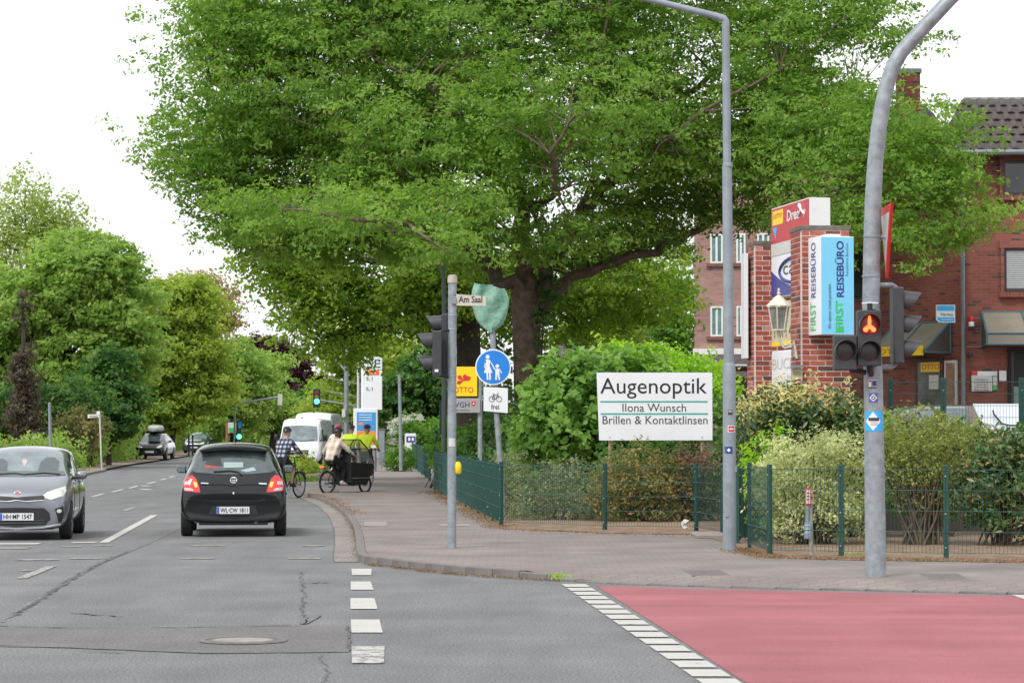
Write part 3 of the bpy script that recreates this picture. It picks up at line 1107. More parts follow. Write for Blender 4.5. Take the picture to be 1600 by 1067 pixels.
for row in range(7):
    x0 = e0.x + (A1.x - e0.x) * (row / 7.0)
    cnt = 0
    x = x0
    while x < bx(1640):
        o = bpy.data.objects.new('roof_tile', tme)
        COL.objects.link(o)
        o.parent = ro
        p = Vector((x, YB - 0.6 - 0.045 * (x - e0.x), rz0)) + rdir * (row * tl) + zax * 0.02
        o.matrix_local = Ti @ (Matrix.Translation(p + zax * rr.uniform(-.004, .008)) @ RM)
        x += tw
for i in range(8):                      # hip tiles
    p = e0.lerp(A1, i / 8.0) + Vector((-0.05, 0, 0.06))
    q = e0.lerp(A1, (i + 1.25) / 8.0) + Vector((-0.05, 0, 0.05))
    MB().tube([p, q], [0.15, 0.12], 9).build('hip_tile', M_TILE, ro, world=True, smooth=True)
MB().tube([A1 + Vector((-.1, 0, .07)), B1 + Vector((0, 0, .07))], 0.13, 8).build('ridge', M_ZINC, ro, world=True, smooth=True)
gt = MB()
gt.tube([Vector((bx(1462), YB - 0.62, rz0 - 0.02)), Vector((B0.x, YB - 1.24, rz0 - 0.02))], 0.085, 8)
gt.build('gutter', M_ZINC, rb, world=True, smooth=True)
dp = MB()
dp.tube([(bx(1518), YB - 0.6, rz0 - .1), (bx(1516), YB - 0.55, rz0 - 0.3), (bx(1504), YB - 0.15, rz0 - 0.75), (bx(1504), YB - 0.13, 0.7)], 0.062, 8)
dp.build('downpipe', M_ZINC, rb, world=True, smooth=True)
# chimney behind the crown
ch = MB().box((bx(1421, 76), 76, bz(113, 76) - 1.75), (0.62, 0.62, 3.4))
cho = ch.build('chimney', M_BRICKR, rb, world=True)
MB().box((bx(1421, 76), 76, bz(113, 76)), (0.7, 0.7, 0.12)).build('chimney_cap', M_ZINC, cho, world=True)
# second roof piece behind chimney (dark)
bk = MB()
bk.add([(bx(1380, 78), 78, eav), (bx(1520, 78), 78, eav), (bx(1462, 80), 80, bz(178, 80)), (bx(1440, 80), 80, bz(160, 80)), (bx(1380, 84), 84, eav), (bx(1520, 84), 84, eav)],
       [(0, 1, 2, 3), (0, 3, 4), (1, 5, 2), (3, 2, 5, 4)])
bk.build('rear_roof', M_TILE, rb, world=True, fixn=True)

def awning(parent, o, ux, w, ztop, zlow, zbot, out, name='awning', bars=2, sides=(True, True)):
    nn = Vector((ux.y, -ux.x, 0))
    o = Vector(o)
    t0, t1 = o + ZA * ztop + nn * 0.05, o + ux * w + ZA * ztop + nn * 0.05
    f0, f1 = o + ZA * zlow + nn * out, o + ux * w + ZA * zlow + nn * out
    g0, g1 = o + ZA * zbot + nn * out, o + ux * w + ZA * zbot + nn * out
    b0, b1 = o + ZA * zbot + nn * 0.05, o + ux * w + ZA * zbot + nn * 0.05
    aw = MB().add([t0, t1, f1, f0, g0, g1], [(3, 2, 1, 0), (4, 5, 2, 3)]).build(name, M_AWN, parent, world=True, fixn=True)
    fr = MB()
    for p, q in ((t0, f0), (t1, f1), (f0, f1), (g0, g1), (t0, t1), (f0, g0), (f1, g1), (b0, g0), (b1, g1), (t0, b0), (t1, b1)):
        fr.tube([p, q], 0.03, 6)
    for k in range(1, bars):
        u = k / bars
        fr.tube([t0.lerp(t1, u) + ZA * .02, f0.lerp(f1, u) + ZA * .02], 0.025, 6)
    fr.build('awning_frame', M_AWNF, aw, world=True, smooth=True)
    for s, (p, q, g, b) in zip(sides, ((t0, f0, g0, b0), (t1, f1, g1, b1))):
        if s:
            MB().add([p, q, g, b], [(0, 1, 2, 3)]).build('awning_side', M_AWNS, aw, world=True)
    return aw
awning(rb, (bx(1534), YB, 0), U, 3.2, bz(488), bz(523), bz(540), 1.05, bars=3)
# shop awning on the splayed wall
def LW(px, py, off=0.0):
    """point of the splayed wall seen at a pixel, moved off the wall"""
    d = ray(px, py)
    t = (Vector((c0[0], c0[1], 0)) - _c).dot(NL) / d.dot(NL)
    return _c + d * t + NL * off
RL = math.atan2(UL.y, UL.x)
q = LW(1487, 553)
aw1 = awning(rb, (q.x - UL.x * 2.05, q.y - UL.y * 2.05, 0), UL, 2.05, LW(1487, 503).z, LW(1487, 541).z - 0.12, LW(1487, 551).z, 1.02, bars=2)
yo = LW(1487, 553, 1.06)
yo -= UL * 2.1
yo.z = LW(1487, 553).z - 0.05
MB().prism([(0, 0), (2.05, 0), (2.05, 0.26), (0, 0.26)], yo, UL, ZA, 0.03).build('fascia_sign', M_YEL, rb, world=True, fixn=True)
text(rb, 'LOTTO', yo + UL * 0.25 + ZA * 0.05, UL, ZA, 1.2, 0.15, M_SRED, name='fascia_lettering')
def LBOX(x0, x1, y0, y1, th, name, mat, par, off=0.0):
    a, b = LW(x0, y1), LW(x1, y0)
    zlo = LW((x0 + x1) / 2, y1).z
    zhi = LW((x0 + x1) / 2, y0).z
    w = (Vector((b.x, b.y, 0)) - Vector((a.x, a.y, 0))).length
    c = (a + b) / 2
    c.z = (zlo + zhi) / 2
    return MB().box(c + NL * (th / 2 + off), (w, th, zhi - zlo), rz=RL).build(name, mat, par, world=True)
swn = LBOX(1432, 1475, 560, 645, 0.05, 'shop_window', M_FRAMED, rb)
LBOX(1437, 1471, 566, 640, 0.03, 'pane', pm('shop_glass', (0.13, 0.12, 0.11), 0.1, var=0.5, scale=2, spec=0.7), swn, 0.03)
LBOX(1442, 1471, 566, 581, 0.02, 'window_sign', M_YEL, swn, 0.065)
q = LW(1444, 578, 0.09)
text(swn, 'LOTTO', q, UL, ZA, 0.75, 0.15, M_SRED, mirror=True)
LBOX(1455, 1469, 586, 608, 0.02, 'poster', M_SIGNO, swn, 0.065)
sd_ = LBOX(1478, 1497, 563, 645, 0.06, 'door_leaf', M_SIGNO, rb)
LBOX(1481, 1494, 567, 640, 0.03, 'glass', pm('door_glass', (0.25, 0.14, 0.08), 0.2, var=0.5, scale=2), sd_, 0.04)
LBOX(1350, 1376, 572, 640, 0.05, 'dark_window', M_DARKIN, rb)
LBOX(1335, 1350, 385, 470, 0.05, 'dark_window', M_PANE, rb)

# parcel shop sign fixed to the house
hs = thing('parcel_sign', 'small blue and white hanging shop sign above the left awning', 'sign', W(1477, 492, 69.5))
q = W(1463, 504, 69.5)
M_HBLUE = pm('sign_bright_blue', (0.02, 0.40, 0.80), 0.35, var=0.05)
MB().prism([(0.08, -0.0), (0.50, 0), (0.50, 0.47), (0, 0.47), (0, 0.08)], q, XA, ZA, 0.08).build('panel', M_SIGNW, hs, world=True, fixn=True)
MB().prism([(0.02, 0.31), (0.48, 0.31), (0.48, 0.45), (0.02, 0.45)], q - YA * .003, XA, ZA, 0.002).build('band', M_HBLUE, hs, world=True, fixn=True)
MB().prism([(0.10, 0.02), (0.48, 0.02), (0.48, 0.14), (0.03, 0.14), (.03, .08)], q - YA * .003, XA, ZA, 0.002).build('band', M_HBLUE, hs, world=True, fixn=True)
text(hs, 'Hermes', q + XA * 0.12 + ZA * 0.17 - YA * .003, XA, ZA, 0.33, 0.095, M_INK)
text(hs, 'PaketShop', q + XA * 0.14 + ZA * 0.05 - YA * .006, XA, ZA, 0.30, 0.06, M_SIGNW)
MB().tube([q + Vector((.5, .05, .4)), q + Vector((.55, .5, .4))], 0.02, 6).build('bracket', M_ZINC, hs, world=True)

# small things on the right-hand wall
al = thing('alarm_beacon', 'red and white alarm siren on the brick wall', 'alarm', W(1518, 508, 69.9))
MB().lathe(W(1518, 510, 69.85), [(0.075, 0), (0.08, 0.02), (0.08, 0.10), (0.07, 0.12)], 12).build('siren', M_SIGNW, al, world=True, smooth=True)
MB().lathe(W(1518, 503, 69.85), [(0.065, 0), (0.07, 0.02), (0.07, 0.10), (0.05, 0.16)], 12).build('lens', M_SRED, al, world=True, smooth=True)
MB().box(W(1518, 507, 69.95), (0.1, 0.1, 0.1)).build('bracket', M_ZINC, al, world=True)
nb = thing('notice_board', 'white notices pinned to the brick wall behind the tall fence', 'notices', W(1538, 596, 69.8))
for i, (x0, x1, y0, y1, m) in enumerate(((1518, 1550, 586, 611, M_SIGNO), (1527, 1558, 580, 587, M_SIGNW), (1518, 1527, 579, 585, M_SRED), (1551, 1558, 588, 602, M_SIGNO),
                                         (1551, 1558, 603, 609, M_GRN), (1561, 1572, 579, 595, M_SIGNW))):
    a, b = W(x0, y1, 69.85), W(x1, y0, 69.85)
    MB().box((a + b) / 2 - YA * 0.004 * i, (b.x - a.x, 0.03, b.z - a.z)).build('notice', m, nb, world=True)
for k in range(5):
    a = W(1520, 609 - k * 4, 69.8)
    MB().box(a + XA * 0.23, (0.42 - 0.07 * (k % 3), 0.006, 0.018)).build('print_line', M_ZINC, nb, world=True)
hp = thing('conduit_frame', 'thin grey conduit running down the brick wall to the awning', 'conduit', W(1532, 500, 69.9))
cf = MB()
for a, b in (((1533, 497), (1533, 542)), ((1510, 542), (1533, 542)), ((1522, 497), (1533, 497))):
    cf.tube([W(*a, 69.88), W(*b, 69.88)], 0.014, 6)
cf.build('conduit', M_ZINC, hp, world=True)
cf = MB()
cf.lathe(W(1515, 555, 69.9), [(0.06, 0), (0.06, 0.12), (0.03, 0.16)], 10, ax=(0, -1, 0))
cf.build('camera_dome', M_DARKG, hp, world=True, smooth=True)

# ---- pink brick block further back
YP = 100.0
pb = thing('apartment_block', 'pale pink brick block with white windows behind the lamp post', 'building', W(1160, 740, YP))
ap = (bx(1085, YP), YP)
bp_ = (bx(1085, YP) + 14.5, YP - 3.0)
mb = MB()
wall_box(mb, ap, bp_, bz(546, YP), bz(250, YP), 9)
mb.build('wall', M_BRICKP, pb, world=True, fixn=True)
UP = frame_of(ap, bp_)
mb = MB()
wall_box(mb, (ap[0] + 0.05, ap[1] + 0.9), (bp_[0], bp_[1] + 0.9), 0.1, bz(552, YP) - 0.01, 8)
mb.build('shopfront_wall', pm('shopfront', (0.14, 0.115, 0.11), 0.7, var=0.3, scale=1), pb, world=True, fixn=True)
mb = MB()
wall_box(mb, (ap[0] - 0.06, ap[1] - 0.12), (bp_[0], bp_[1] - 0.12), bz(554, YP), bz(545, YP), 0.6)
mb.build('white_band', M_FRAMEW, pb, world=True, fixn=True)
mb = MB()
pc = [Vector((ap[0] - .1, ap[1] - .05, bz(554, YP))), Vector((bp_[0], bp_[1] - .05, bz(554, YP))), Vector((bp_[0], bp_[1] - 1.2, bz(573, YP))), Vector((ap[0] - .1, ap[1] - 1.2, bz(573, YP)))]
mb.add(pc, [(0, 1, 2, 3)])
mb.build('canopy_roof', M_TILE, pb, world=True, fixn=True)
MB().tube([pc[3], pc[2]], 0.06, 6).build('canopy_gutter', M_ZINC, pb, world=True, smooth=True)
M_SILLP = pm('brick_sill_pink', (0.20, 0.09, 0.075), 0.8, var=0.2, scale=9)
for (px0, px1) in ((1110, 1129), (1150, 1164), (1182, 1200)):
    for (py0, py1) in ((412, 366), (526, 479), (298, 250)):
        u0 = (bx(px0, YP) - ap[0]) * 1.02
        window(pb, ap, UP, u0, u0 + (px1 - px0) * YP / FPX * 1.05, bz(py0, YP), bz(py1, YP), M_FRAMEW, M_PANEG, 2, (M_SILLP, M_SILLP), reveal=0.05)
fs_ = MB()
fs_.box(W(1168, 584, 99.5), (2.2, 0.1, 0.5))
f2 = fs_.build('shop_fascia', pm('fascia_red', (0.30, 0.05, 0.055), 0.5), pb, world=True)
MB().box(W(1168, 584, 99.4), (1.9, 0.06, 0.2)).build('fascia_band', M_SIGNW, f2, world=True)
MB().box(W(1118, 620, 99.2), (0.85, 0.1, 1.2)).build('shop_window', M_PANEG, pb, world=True)
MB().box(W(1124, 625, 99.1), (0.35, 0.1, 0.8)).build('window_leaf', M_FRAMEW, pb, world=True)

# ---- small house roof seen between trunk and bush
hb = thing('small_house', 'small house with dark shingled roof glimpsed behind the big tree', 'house', W(900, 690, 112))
mb = MB()
mb.box(W(890, 660, 113), (1.4, 3, 5.0))
mb.build('wall', M_BRICKR, hb, world=True)
mb = MB()
mb.add([W(867, 563, 110), W(935, 563, 110), W(906, 528, 112.5), W(872, 528, 112.5), W(868, 563, 115), W(935, 563, 115)], [(0, 1, 2, 3), (0, 3, 4), (1, 5, 2), (3, 2, 5, 4)])
mb.build('roof', brickmat('shingle', (0.10, 0.085, 0.085), (0.17, 0.15, 0.15), (0.05, 0.04, 0.04), 0.3, 0.22, 0.03), hb, world=True, fixn=True)
kb = thing('kiosk_sign', 'red and white fascia glimpsed beside the big trunk', 'sign', W(857, 600, 105))
MB().box(W(857, 571, 105), (0.55, 0.3, 0.17)).build('white_band', M_SIGNW, kb, world=True)
MB().box(W(857, 577, 104.98), (0.55, 0.3, 0.13)).build('red_band', pm('fascia_orange', (0.75, 0.09, 0.02), 0.5), kb, world=True)
MB().box(W(857, 660, 105.0), (0.12, 0.12, 3.6)).build('post', M_ZINC, kb, world=True)

# ------------------------------------------------------------------ brick gate pillars with their signs
PBR = [pm('pillar_brick_red', (0.30, 0.060, 0.040), 0.8, var=0.3, scale=14, bump=0.3), pm('pillar_brick_light', (0.37, 0.105, 0.070), 0.8, var=0.25, scale=14, bump=0.3),
       pm('pillar_brick_brown', (0.17, 0.060, 0.045), 0.8, var=0.3, scale=14, bump=0.3), pm('pillar_brick_dark', (0.085, 0.055, 0.050), 0.8, var=0.3, scale=14, bump=0.3),
       pm('pillar_brick_bloom', (0.42, 0.20, 0.165), 0.85, var=0.3, scale=9, bump=0.3)]
M_MORT = pm('mortar', (0.60, 0.50, 0.45), 0.95, var=0.2, scale=15)
BW, BH, BJ, BD = 0.228, 0.067, 0.0165, 0.108
BMESH = {}
def brick_mesh(L, mi):
    key = (round(L, 3), mi)
    if key not in BMESH:
        me = bpy.data.meshes.new('brick')
        bm = bmesh.new()
        bmesh.ops.create_cube(bm, size=1.0)
        for v in bm.verts:
            v.co = Vector((v.co.x * L, v.co.y * BD, v.co.z * BH))
        bm.to_mesh(me)
        bm.free()
        me.materials.append(PBR[mi])
        BMESH[key] = me
    return BMESH[key]
def pillar(label, corner, rz, w, d, top, seed, zvis):
    t = thing('brick_pillar', label, 'pillar', (corner[0], corner[1], 0.1), rz)
    r = random.Random(seed)
    core = MB().box((w / 2, d / 2, (top - 0.1) / 2 - 0.05), (w + 0.006, d + 0.006, top - 0.2))
    core.build('mortar_core', M_MORT, t)
    rows = int((top - 0.1 - 0.12) / (BH + BJ))
    low = MB()
    def put(x, y, z, L, ang, vis):
        mi = r.choices(range(5), (45, 28, 14, 7, 6))[0]
        if vis:
            o = bpy.data.objects.new('brick', brick_mesh(L, mi))
            COL.objects.link(o)
            o.parent = t
            o.location = (x, y + r.uniform(-.002, .002), z)
            o.rotation_euler = (0, 0, ang + r.uniform(-.006, .006))
        else:
            low.box((x, y, z), (L, BD, BH), rz=ang)
    for i in range(rows):
        z = 0.02 + i * (BH + BJ) + BH / 2
        vis = z + 0.1 > zvis
        odd = i % 2
        # front and left faces bonded: stretchers, with half bricks at every other course's corner
        def course(length, flip):
            out = []
            x = 0.0
            first = True
            while x < length - 0.02:
                L = BW
                if first and flip:
                    L = BD
                first = False
                L = min(L, length - x)
                if L > 0.03:
                    out.append((x + L / 2, L))
                x += L + BJ
            return out
        for (x, L) in course(w, odd):
            put(x, BD / 2 - 0.008, z, L, 0.0, vis)
        for (y, L) in course(d - BD - BJ + 0.004, 1 - odd):
            put(BD / 2 - 0.008, BD + BJ - 0.004 + y, z, L, PI / 2, vis)
        for (x, L) in course(w - BD - BJ, odd):
            put(BD + BJ + x, d - BD / 2 + 0.008, z, L, 0.0, False)
        for (y, L) in course(d - BD - BJ + 0.004, 1 - odd):
            put(w - BD / 2 + 0.008, BD + BJ - 0.004 + y, z, L, PI / 2, False)
    kind(low.build('brickwork', PBR[0], t), 'stuff')
    cap = MB().box((w / 2, d / 2, rows * (BH + BJ) + 0.055), (w + 0.05, d + 0.05, 0.07))
    cap.build('capping', pm('pillar_cap', (0.15, 0.125, 0.105), 0.9, var=0.3, scale=8), t, bevel=0.008)
    return t
Z1, Z2 = 40.4, 43.7
P1c = ((1254 - CX) * Z1 / FPX, Z1)
P2c = ((1181 - CX) * Z2 / FPX, Z2)
pil1 = pillar('brick pillar carrying the light blue travel agency box', P1c, rad(6), 0.74, 0.80, W(800, 345, Z1).z, 5, 2.0)
pil2 = pillar('brick pillar behind the old lantern, left of the signboards', P2c, rad(6), 0.74, 0.70, W(800, 367, Z2).z, 6, 2.0)

# sign boards between the pillars: plane from near pillar 2 to near pillar 1, facing left
sa = Vector(((1206 - CX) * 43.5 / FPX, 43.5, 0))
sb = Vector(((1264 - CX) * 41.35 / FPX, 41.35, 0))
su = (sb - sa).normalized()
sn = su.cross(ZA).normalized()
SL = (sb - sa).length
def zz(py, y):
    return W(800, py, y).z
def board(name, label, cat, z0, z1, mat, th=0.16, u0=0.0, u1=None, frame=None):
    t = thing(name, label, cat, (sa.x, sa.y, z0))
    u1 = SL if u1 is None else u1
    if frame:
        MB().prism([(u0 - .02, z0 - .02), (u1 + .02, z0 - .02), (u1 + .02, z1 + .02), (u0 - .02, z1 + .02)], sa - sn * 0.012, su, ZA, th).build('housing', frame, t, world=True, fixn=True)
    MB().prism([(u0, z0), (u1, z0), (u1, z1), (u0, z1)], sa, su, ZA, 0.014).build('face', mat, t, world=True, fixn=True)
    return t
M_DREA = pm('sign_crimson', (0.50, 0.028, 0.045), 0.4, var=0.08, scale=2)
zr0, zr1 = zz(379, 43.5), zz(328.5, 43.5)
drs = board('shop_lightbox', 'crimson shop lightbox above the pillars with white Dre lettering', 'sign', zr0 - 0.05, zr1, M_DREA, 0.34, frame=M_FRAMEW)
h = zr1 - zr0
o_ = lambda u, z: sa + su * (u * SL) + ZA * (zr0 + z * h)
MB().prism([(0.04 * SL, zr0 + .49 * h), (0.33 * SL, zr0 + .49 * h), (0.33 * SL, zr0 + .93 * h), (0.04 * SL, zr0 + .93 * h)], sa + sn * .004, su, ZA, 0.004).build('yellow_panel', M_YEL, drs, world=True, fixn=True)
text(drs, 'LOTTO', o_(0.07, 0.70) + sn * .005, su, ZA, 0.23 * SL, 0.13 * h, M_SRED)
text(drs, 'Drea', o_(0.44, 0.50), su, ZA, 0.33 * SL, 0.34 * h, M_SIGNW, bold=.02)
sc = MB()
pts = []
for i in range(24):
    t = i / 23
    pts.append(o_(0.74 + 0.13 * t + 0.05 * math.sin(2 * PI * t * 1.2), 0.58 + 0.34 * math.sin(PI * t) ** 1.5) + sn * .012)
sc.tube(pts, 0.018, 6)
sc.build('script_flourish', M_SIGNW, drs, world=True, smooth=True)
text(drs, 'r', o_(0.88, 0.50), su, ZA, 0.06 * SL, 0.22 * h, M_SIGNW)
MB().prism([(0.05 * SL, zr0 + .42 * h), (0.16 * SL, zr0 + .42 * h), (0.12 * SL, zr0 + .06 * h)], sa + sn * .004, su, ZA, 0.004).build('blue_emblem', M_HBLUE, drs, world=True, fixn=True)
MB().prism([(0, 0), (SL, 0), (SL, .2), (0, .2)], sa + ZA * (zr0 - 0.24) + sn * .006, su, ZA, 0.2).build('lower_strip', M_SIGNO, drs, world=True, fixn=True)
zc0, zc1 = zz(465, 43.5), zz(402, 43.5)
crs = board('care_sign', 'white and blue sign with the word care in an oval between the pillars', 'sign', zc0, zc1, M_SIGNW, 0.2, frame=M_FRAMEW)
h = zc1 - zc0
arc = [(0, zc0), (SL, zc0), (SL, zc0 + .02 * h)] + [(SL * (1.0 - t), zc0 + h * (0.10 + 0.55 * t ** 2.2)) for t in np.linspace(0.1, 1, 10)]
MB().prism(arc, sa + sn * .004, su, ZA, 0.004).build('blue_sweep', M_NAVY, crs, world=True, fixn=True)
el = MB()
cxu, czz = 0.66 * SL, zc0 + 0.58 * h
el.tube([sa + su * (cxu + 0.52 * SL * math.cos(t) * .8) + ZA * (czz + 0.30 * h * math.sin(t)) + sn * .008 for t in np.linspace(0, 2 * PI, 40)], 0.028, 6)
el.build('oval', M_NAVY, crs, world=True, smooth=True)
text(crs, 'care', sa + su * (0.33 * SL) + ZA * (zc0 + .49 * h), su, ZA, 0.62 * SL, 0.22 * h, M_INK)
ybz0, ybz1 = zz(541, 43.5), zz(474, 43.5)
yb = board('cream_board', 'cream board with faded brown lettering behind the lantern', 'sign', ybz0, ybz1, pm('board_cream', (0.52, 0.46, 0.30), 0.6, var=0.12, scale=3), 0.08)
text(yb, 'TOM 40 - 7', sa + su * (0.04 * SL) + ZA * (ybz0 + 0.12), su, ZA, 0.85 * SL, 0.2, pm('print_brown', (0.16, 0.10, 0.06), 0.6))
MB().prism([(0, 0), (SL, 0), (SL, .07), (0, .07)], sa + ZA * (ybz0 - .01) + sn * .004, su, ZA, 0.03).build('yellow_edge', M_YEL, yb, world=True, fixn=True)
wz0, wz1 = zz(614, 43.5), zz(551, 43.5)
wb = board('white_board', 'white board with faded pink lettering low between the pillars', 'sign', wz0, wz1, M_SIGNW, 0.10, frame=M_FRAMEW)
M_FADE = pm('print_faded', (0.58, 0.49, 0.49), 0.6)
text(wb, 'BUCHH', sa + su * 0.05 + ZA * (wz0 + 0.38), su, ZA, SL * .8, 0.18, M_FADE)
text(wb, 'DO', sa + su * SL * .42 + ZA * (wz0 + 0.1), su, ZA, SL * .3, 0.18, M_FADE)

# light blue travel agency box on the near pillar
ang = rad(17)
ux = Vector((math.cos(ang), math.sin(ang), 0))
un = Vector((ux.y, -ux.x, 0))
bo = W(1283, 523, 39.95)
zt = W(1283, 369, 39.95).z
bh = zt - bo.z
bw = 52 / PM(39.95) / math.cos(ang + 0.1)
bd = 0.50
fx = thing('travel_lightbox', 'tall light blue travel agency lightbox on the brick pillar', 'sign', bo)
MB().prism([(0, 0), (bw, 0), (bw, bh), (0, bh)], bo, ux, ZA, bd).build('housing', M_SIGNW, fx, world=True, fixn=True, bevel=0.008)
MB().prism([(0.006, 0.01), (bw - .006, 0.01), (bw - .006, bh - .01), (0.006, bh - .01)], bo + un * 0.003, ux, ZA, 0.006).build('face', M_SKYB, fx, world=True, fixn=True)
def vtext(s, u, z0, L, hh, mat, o=bo, ax=ux, nrm=un):
    # lettering that runs upwards: its own right is +Z, its own up is -ax
    text(fx, s, o + ax * u + ZA * z0 + nrm * 0.004, ZA, -ax, L, hh, mat, bold=BOLD)
BOLD = .02
vtext('FIRST', bw * 0.66, 0.05 * bh, bh * .30, bw * .22, M_GRN)
MB().prism([(bw * .42, .03 * bh), (bw * .68, .03 * bh), (bw * .68, 0.09 * bh), (bw * .60, 0.09 * bh)], bo + un * .0075, ux, ZA, 0.003).build('green_wedge', M_GRN, fx, world=True, fixn=True)
vtext('REISEB\u00dcRO', bw * 0.69, 0.385 * bh, bh * .57, bw * .27, M_NAVY)
BOLD = 0
vtext('Wir nehmen Urlaub pers\u00f6nlich.', bw * 0.33, 0.06 * bh, bh * .46, bw * .12, M_INK)
vtext('Reiseb\u00fcro Bauther', bw * 0.82, 0.60 * bh, bh * .34, bw * .075, pm('print_midblue', (.05, .15, .35), .5))
so = bo + (-un) * bd
vtext('FIRST', bd * 0.62, 0.05 * bh, bh * .28, bd * .40, M_GRN, so, un, -ux)
vtext('REISEB\u00dcRO', bd * 0.62, 0.385 * bh, bh * .56, bd * .40, M_NAVY, so, un, -ux)
MB().box(bo + ux * bw * .5 - un * bd * .55 + ZA * (bh + .02), (.2, .3, .05), rz=ang).build('top_cable_box', M_FRAMEW, fx, world=True)
MB().box(bo + ux * bw * .6 - un * (bd + .12) + ZA * (bh * .5), (.12, .35, .9), rz=ang).build('bracket', M_ZINC, fx, world=True)

# old wall lantern on the pillar
lz = 40.25
lc = W(1217, 516, lz)
M_CREAM = pm('lantern_cream', (0.58, 0.54, 0.44), 0.5, var=0.15, scale=12)
M_LGLASS = pm('lantern_glass', (0.20, 0.20, 0.18), 0.15, var=0.4, scale=6, spec=0.7)
ln = thing('wall_lantern', 'cream six-sided wall lantern with pointed cap on the near pillar', 'lantern', lc)
k = 1 / PM(lz)
def hexr(r, z):
    return [lc + Vector((r * math.cos(i * PI / 3 + .25), r * math.sin(i * PI / 3 + .25), z)) for i in range(6)]
r0, r1 = 10.5 * k, 17.0 * k
zb, zs = 0.0, 37 * k
lo_, hi_ = hexr(r0 * .93, zb + .01), hexr(r1 * .93, zs - .01)
gl_ = MB().add(lo_ + hi_, [(i, (i + 1) % 6, 6 + (i + 1) % 6, 6 + i) for i in range(6)])
gl_.build('glass', M_LGLASS, ln, world=True)
fr = MB()
lo_, hi_ = hexr(r0, zb), hexr(r1, zs)
for i in range(6):
    fr.tube([lo_[i], hi_[i]], 0.013, 5)
    fr.tube([lo_[i], lo_[(i + 1) % 6]], 0.016, 5)
    fr.tube([hi_[i], hi_[(i + 1) % 6]], 0.02, 5)
fr.build('frame', M_CREAM, ln, world=True)
MB().lathe(lc + ZA * zs, [(19.5 * k, 0), (20 * k, .015), (18 * k, .03), (10 * k, 11 * k), (5 * k, 16 * k), (4 * k, 17 * k)], 6).build('cap', M_CREAM, ln, world=True)
MB().lathe(lc + ZA * (zs + 16 * k), [(3 * k, 0), (2.2 * k, 3 * k), (3.6 * k, 4.5 * k), (2 * k, 6 * k), (1.6 * k, 8 * k), (2.4 * k, 10 * k), (.5 * k, 13 * k)], 10).build('finial', M_CREAM, ln, world=True, smooth=True)
br_ = MB()
wallp = Vector((P1c[0] - 0.04, P1c[1] + .25, 0))
br_.tube([lc + ZA * -0.02, lc + ZA * -.14, W(1224, 540, lz), W(1238, 538, lz + .1)], 0.022, 6)
br_.tube([W(1218, 537, lz), W(1226, 544, lz), W(1236, 541, lz), W(1240, 553, lz + .1), W(1243, 557, lz + .1)], 0.014, 6)
br_.tube([W(1240, 533, lz + .1), W(1245, 560, lz + .1)], 0.02, 6)
br_.build('bracket', M_CREAM, ln, world=True, smooth=True)
nbx = thing('number_plate_box', 'small cream house number box with tiny roof on the near pillar', 'house number', W(1245, 583, 40.2))
MB().box(W(1245.5, 584, 40.3), (0.15, 0.08, 0.16), rz=rad(6)).build('box', pm('number_cream', (.55, .49, .30), .5), nbx, world=True)
MB().prism([(-.11, 0), (.11, 0.02), (.10, .05), (-.06, .055)], W(1245.5, 575.5, 40.18), XA, ZA, 0.16).build('roof', M_ZINC, nbx, world=True, fixn=True)
text(nbx, '100', W(1240.5, 586, 40.24), XA, ZA, 0.10, 0.06, M_ZINC)
wst = thing('white_sign_edge', 'narrow white sign seen edge on left of the far brick pillar', 'sign', W(1163, 550, 44.0))
a, b = W(1160.5, 560, 44.2), W(1166.5, 397, 44.2)
MB().box((a + b) / 2, (b.x - a.x, 0.4, b.z - a.z), rz=rad(2)).build('panel', M_SIGNW, wst, world=True)
MB().box(((a + b) / 2) + XA * .12, (0.2, 0.06, 0.06)).build('bracket', M_ZINC, wst, world=True)

# ------------------------------------------------------------------ fences
def fence(label, pts, hgt, z0=0.1, wires=4, gap=0.05, group=None, ph=None, post=0.06, dual=True, vr=0.0024, extra=(), side=1):
    """welded mesh fence: pts ground points of its posts"""
    t = thing('wire_fence', label, 'fence', (pts[0][0], pts[0][1], z0), 0, group)
    P = [Vector((p[0], p[1], 0)) for p in pts]
    ph = ph or hgt + 0.05
    for i, p in enumerate(P):
        d = (P[min(i + 1, len(P) - 1)] - P[max(i - 1, 0)])
        mb = MB().box(p + ZA * (z0 + ph / 2), (post, post * .8, ph), rz=math.atan2(d.y, d.x))
        po = mb.build('post', M_FENCE, t, world=True, bevel=0.004)
        nn = Vector((d.y, -d.x, 0)).normalized() * side
        for k in (0.12, 0.5, 0.92):
            MB().cyl(p + ZA * (z0 + hgt * k) + nn * post * .4, p + ZA * (z0 + hgt * k) + nn * (post * .4 + .012), 0.011, n=8).build('bolt', M_GALV, po, world=True)
    for i in range(len(P) - 1):
        a, b = P[i], P[i + 1]
        if i in extra:
            continue
        d = (b - a)
        L = d.length
        d.normalize()
        nn = Vector((d.y, -d.x, 0)) * side
        off = nn * (post * 0.45)
        vb, hb = MB(), MB()
        n = int(L / gap)
        for k in range(n + 1):
            q = a + d * (k * L / max(1, n)) + off
            vb.tube([q + ZA * (z0 + 0.06), q + ZA * (z0 + hgt + 0.012)], vr, 4, cap=False)
        for k in range(wires + 1):
            z = z0 + 0.07 + (hgt - 0.08) * k / wires
            for s in ((-1, 1) if dual else (1,)):
                hb.tube([a + off + nn * (s * 0.007) + ZA * z, b + off + nn * (s * 0.007) + ZA * z], 0.0034, 4, cap=False)
        kind(vb.build('upright_wires', M_WIRE, t, world=True), 'stuff')
        kind(hb.build('cross_wires', M_WIREH, t, world=True), 'stuff')
    return t
def F(*px):
    return [tuple(G(x, y, 0.1)[:2]) for x, y in px]
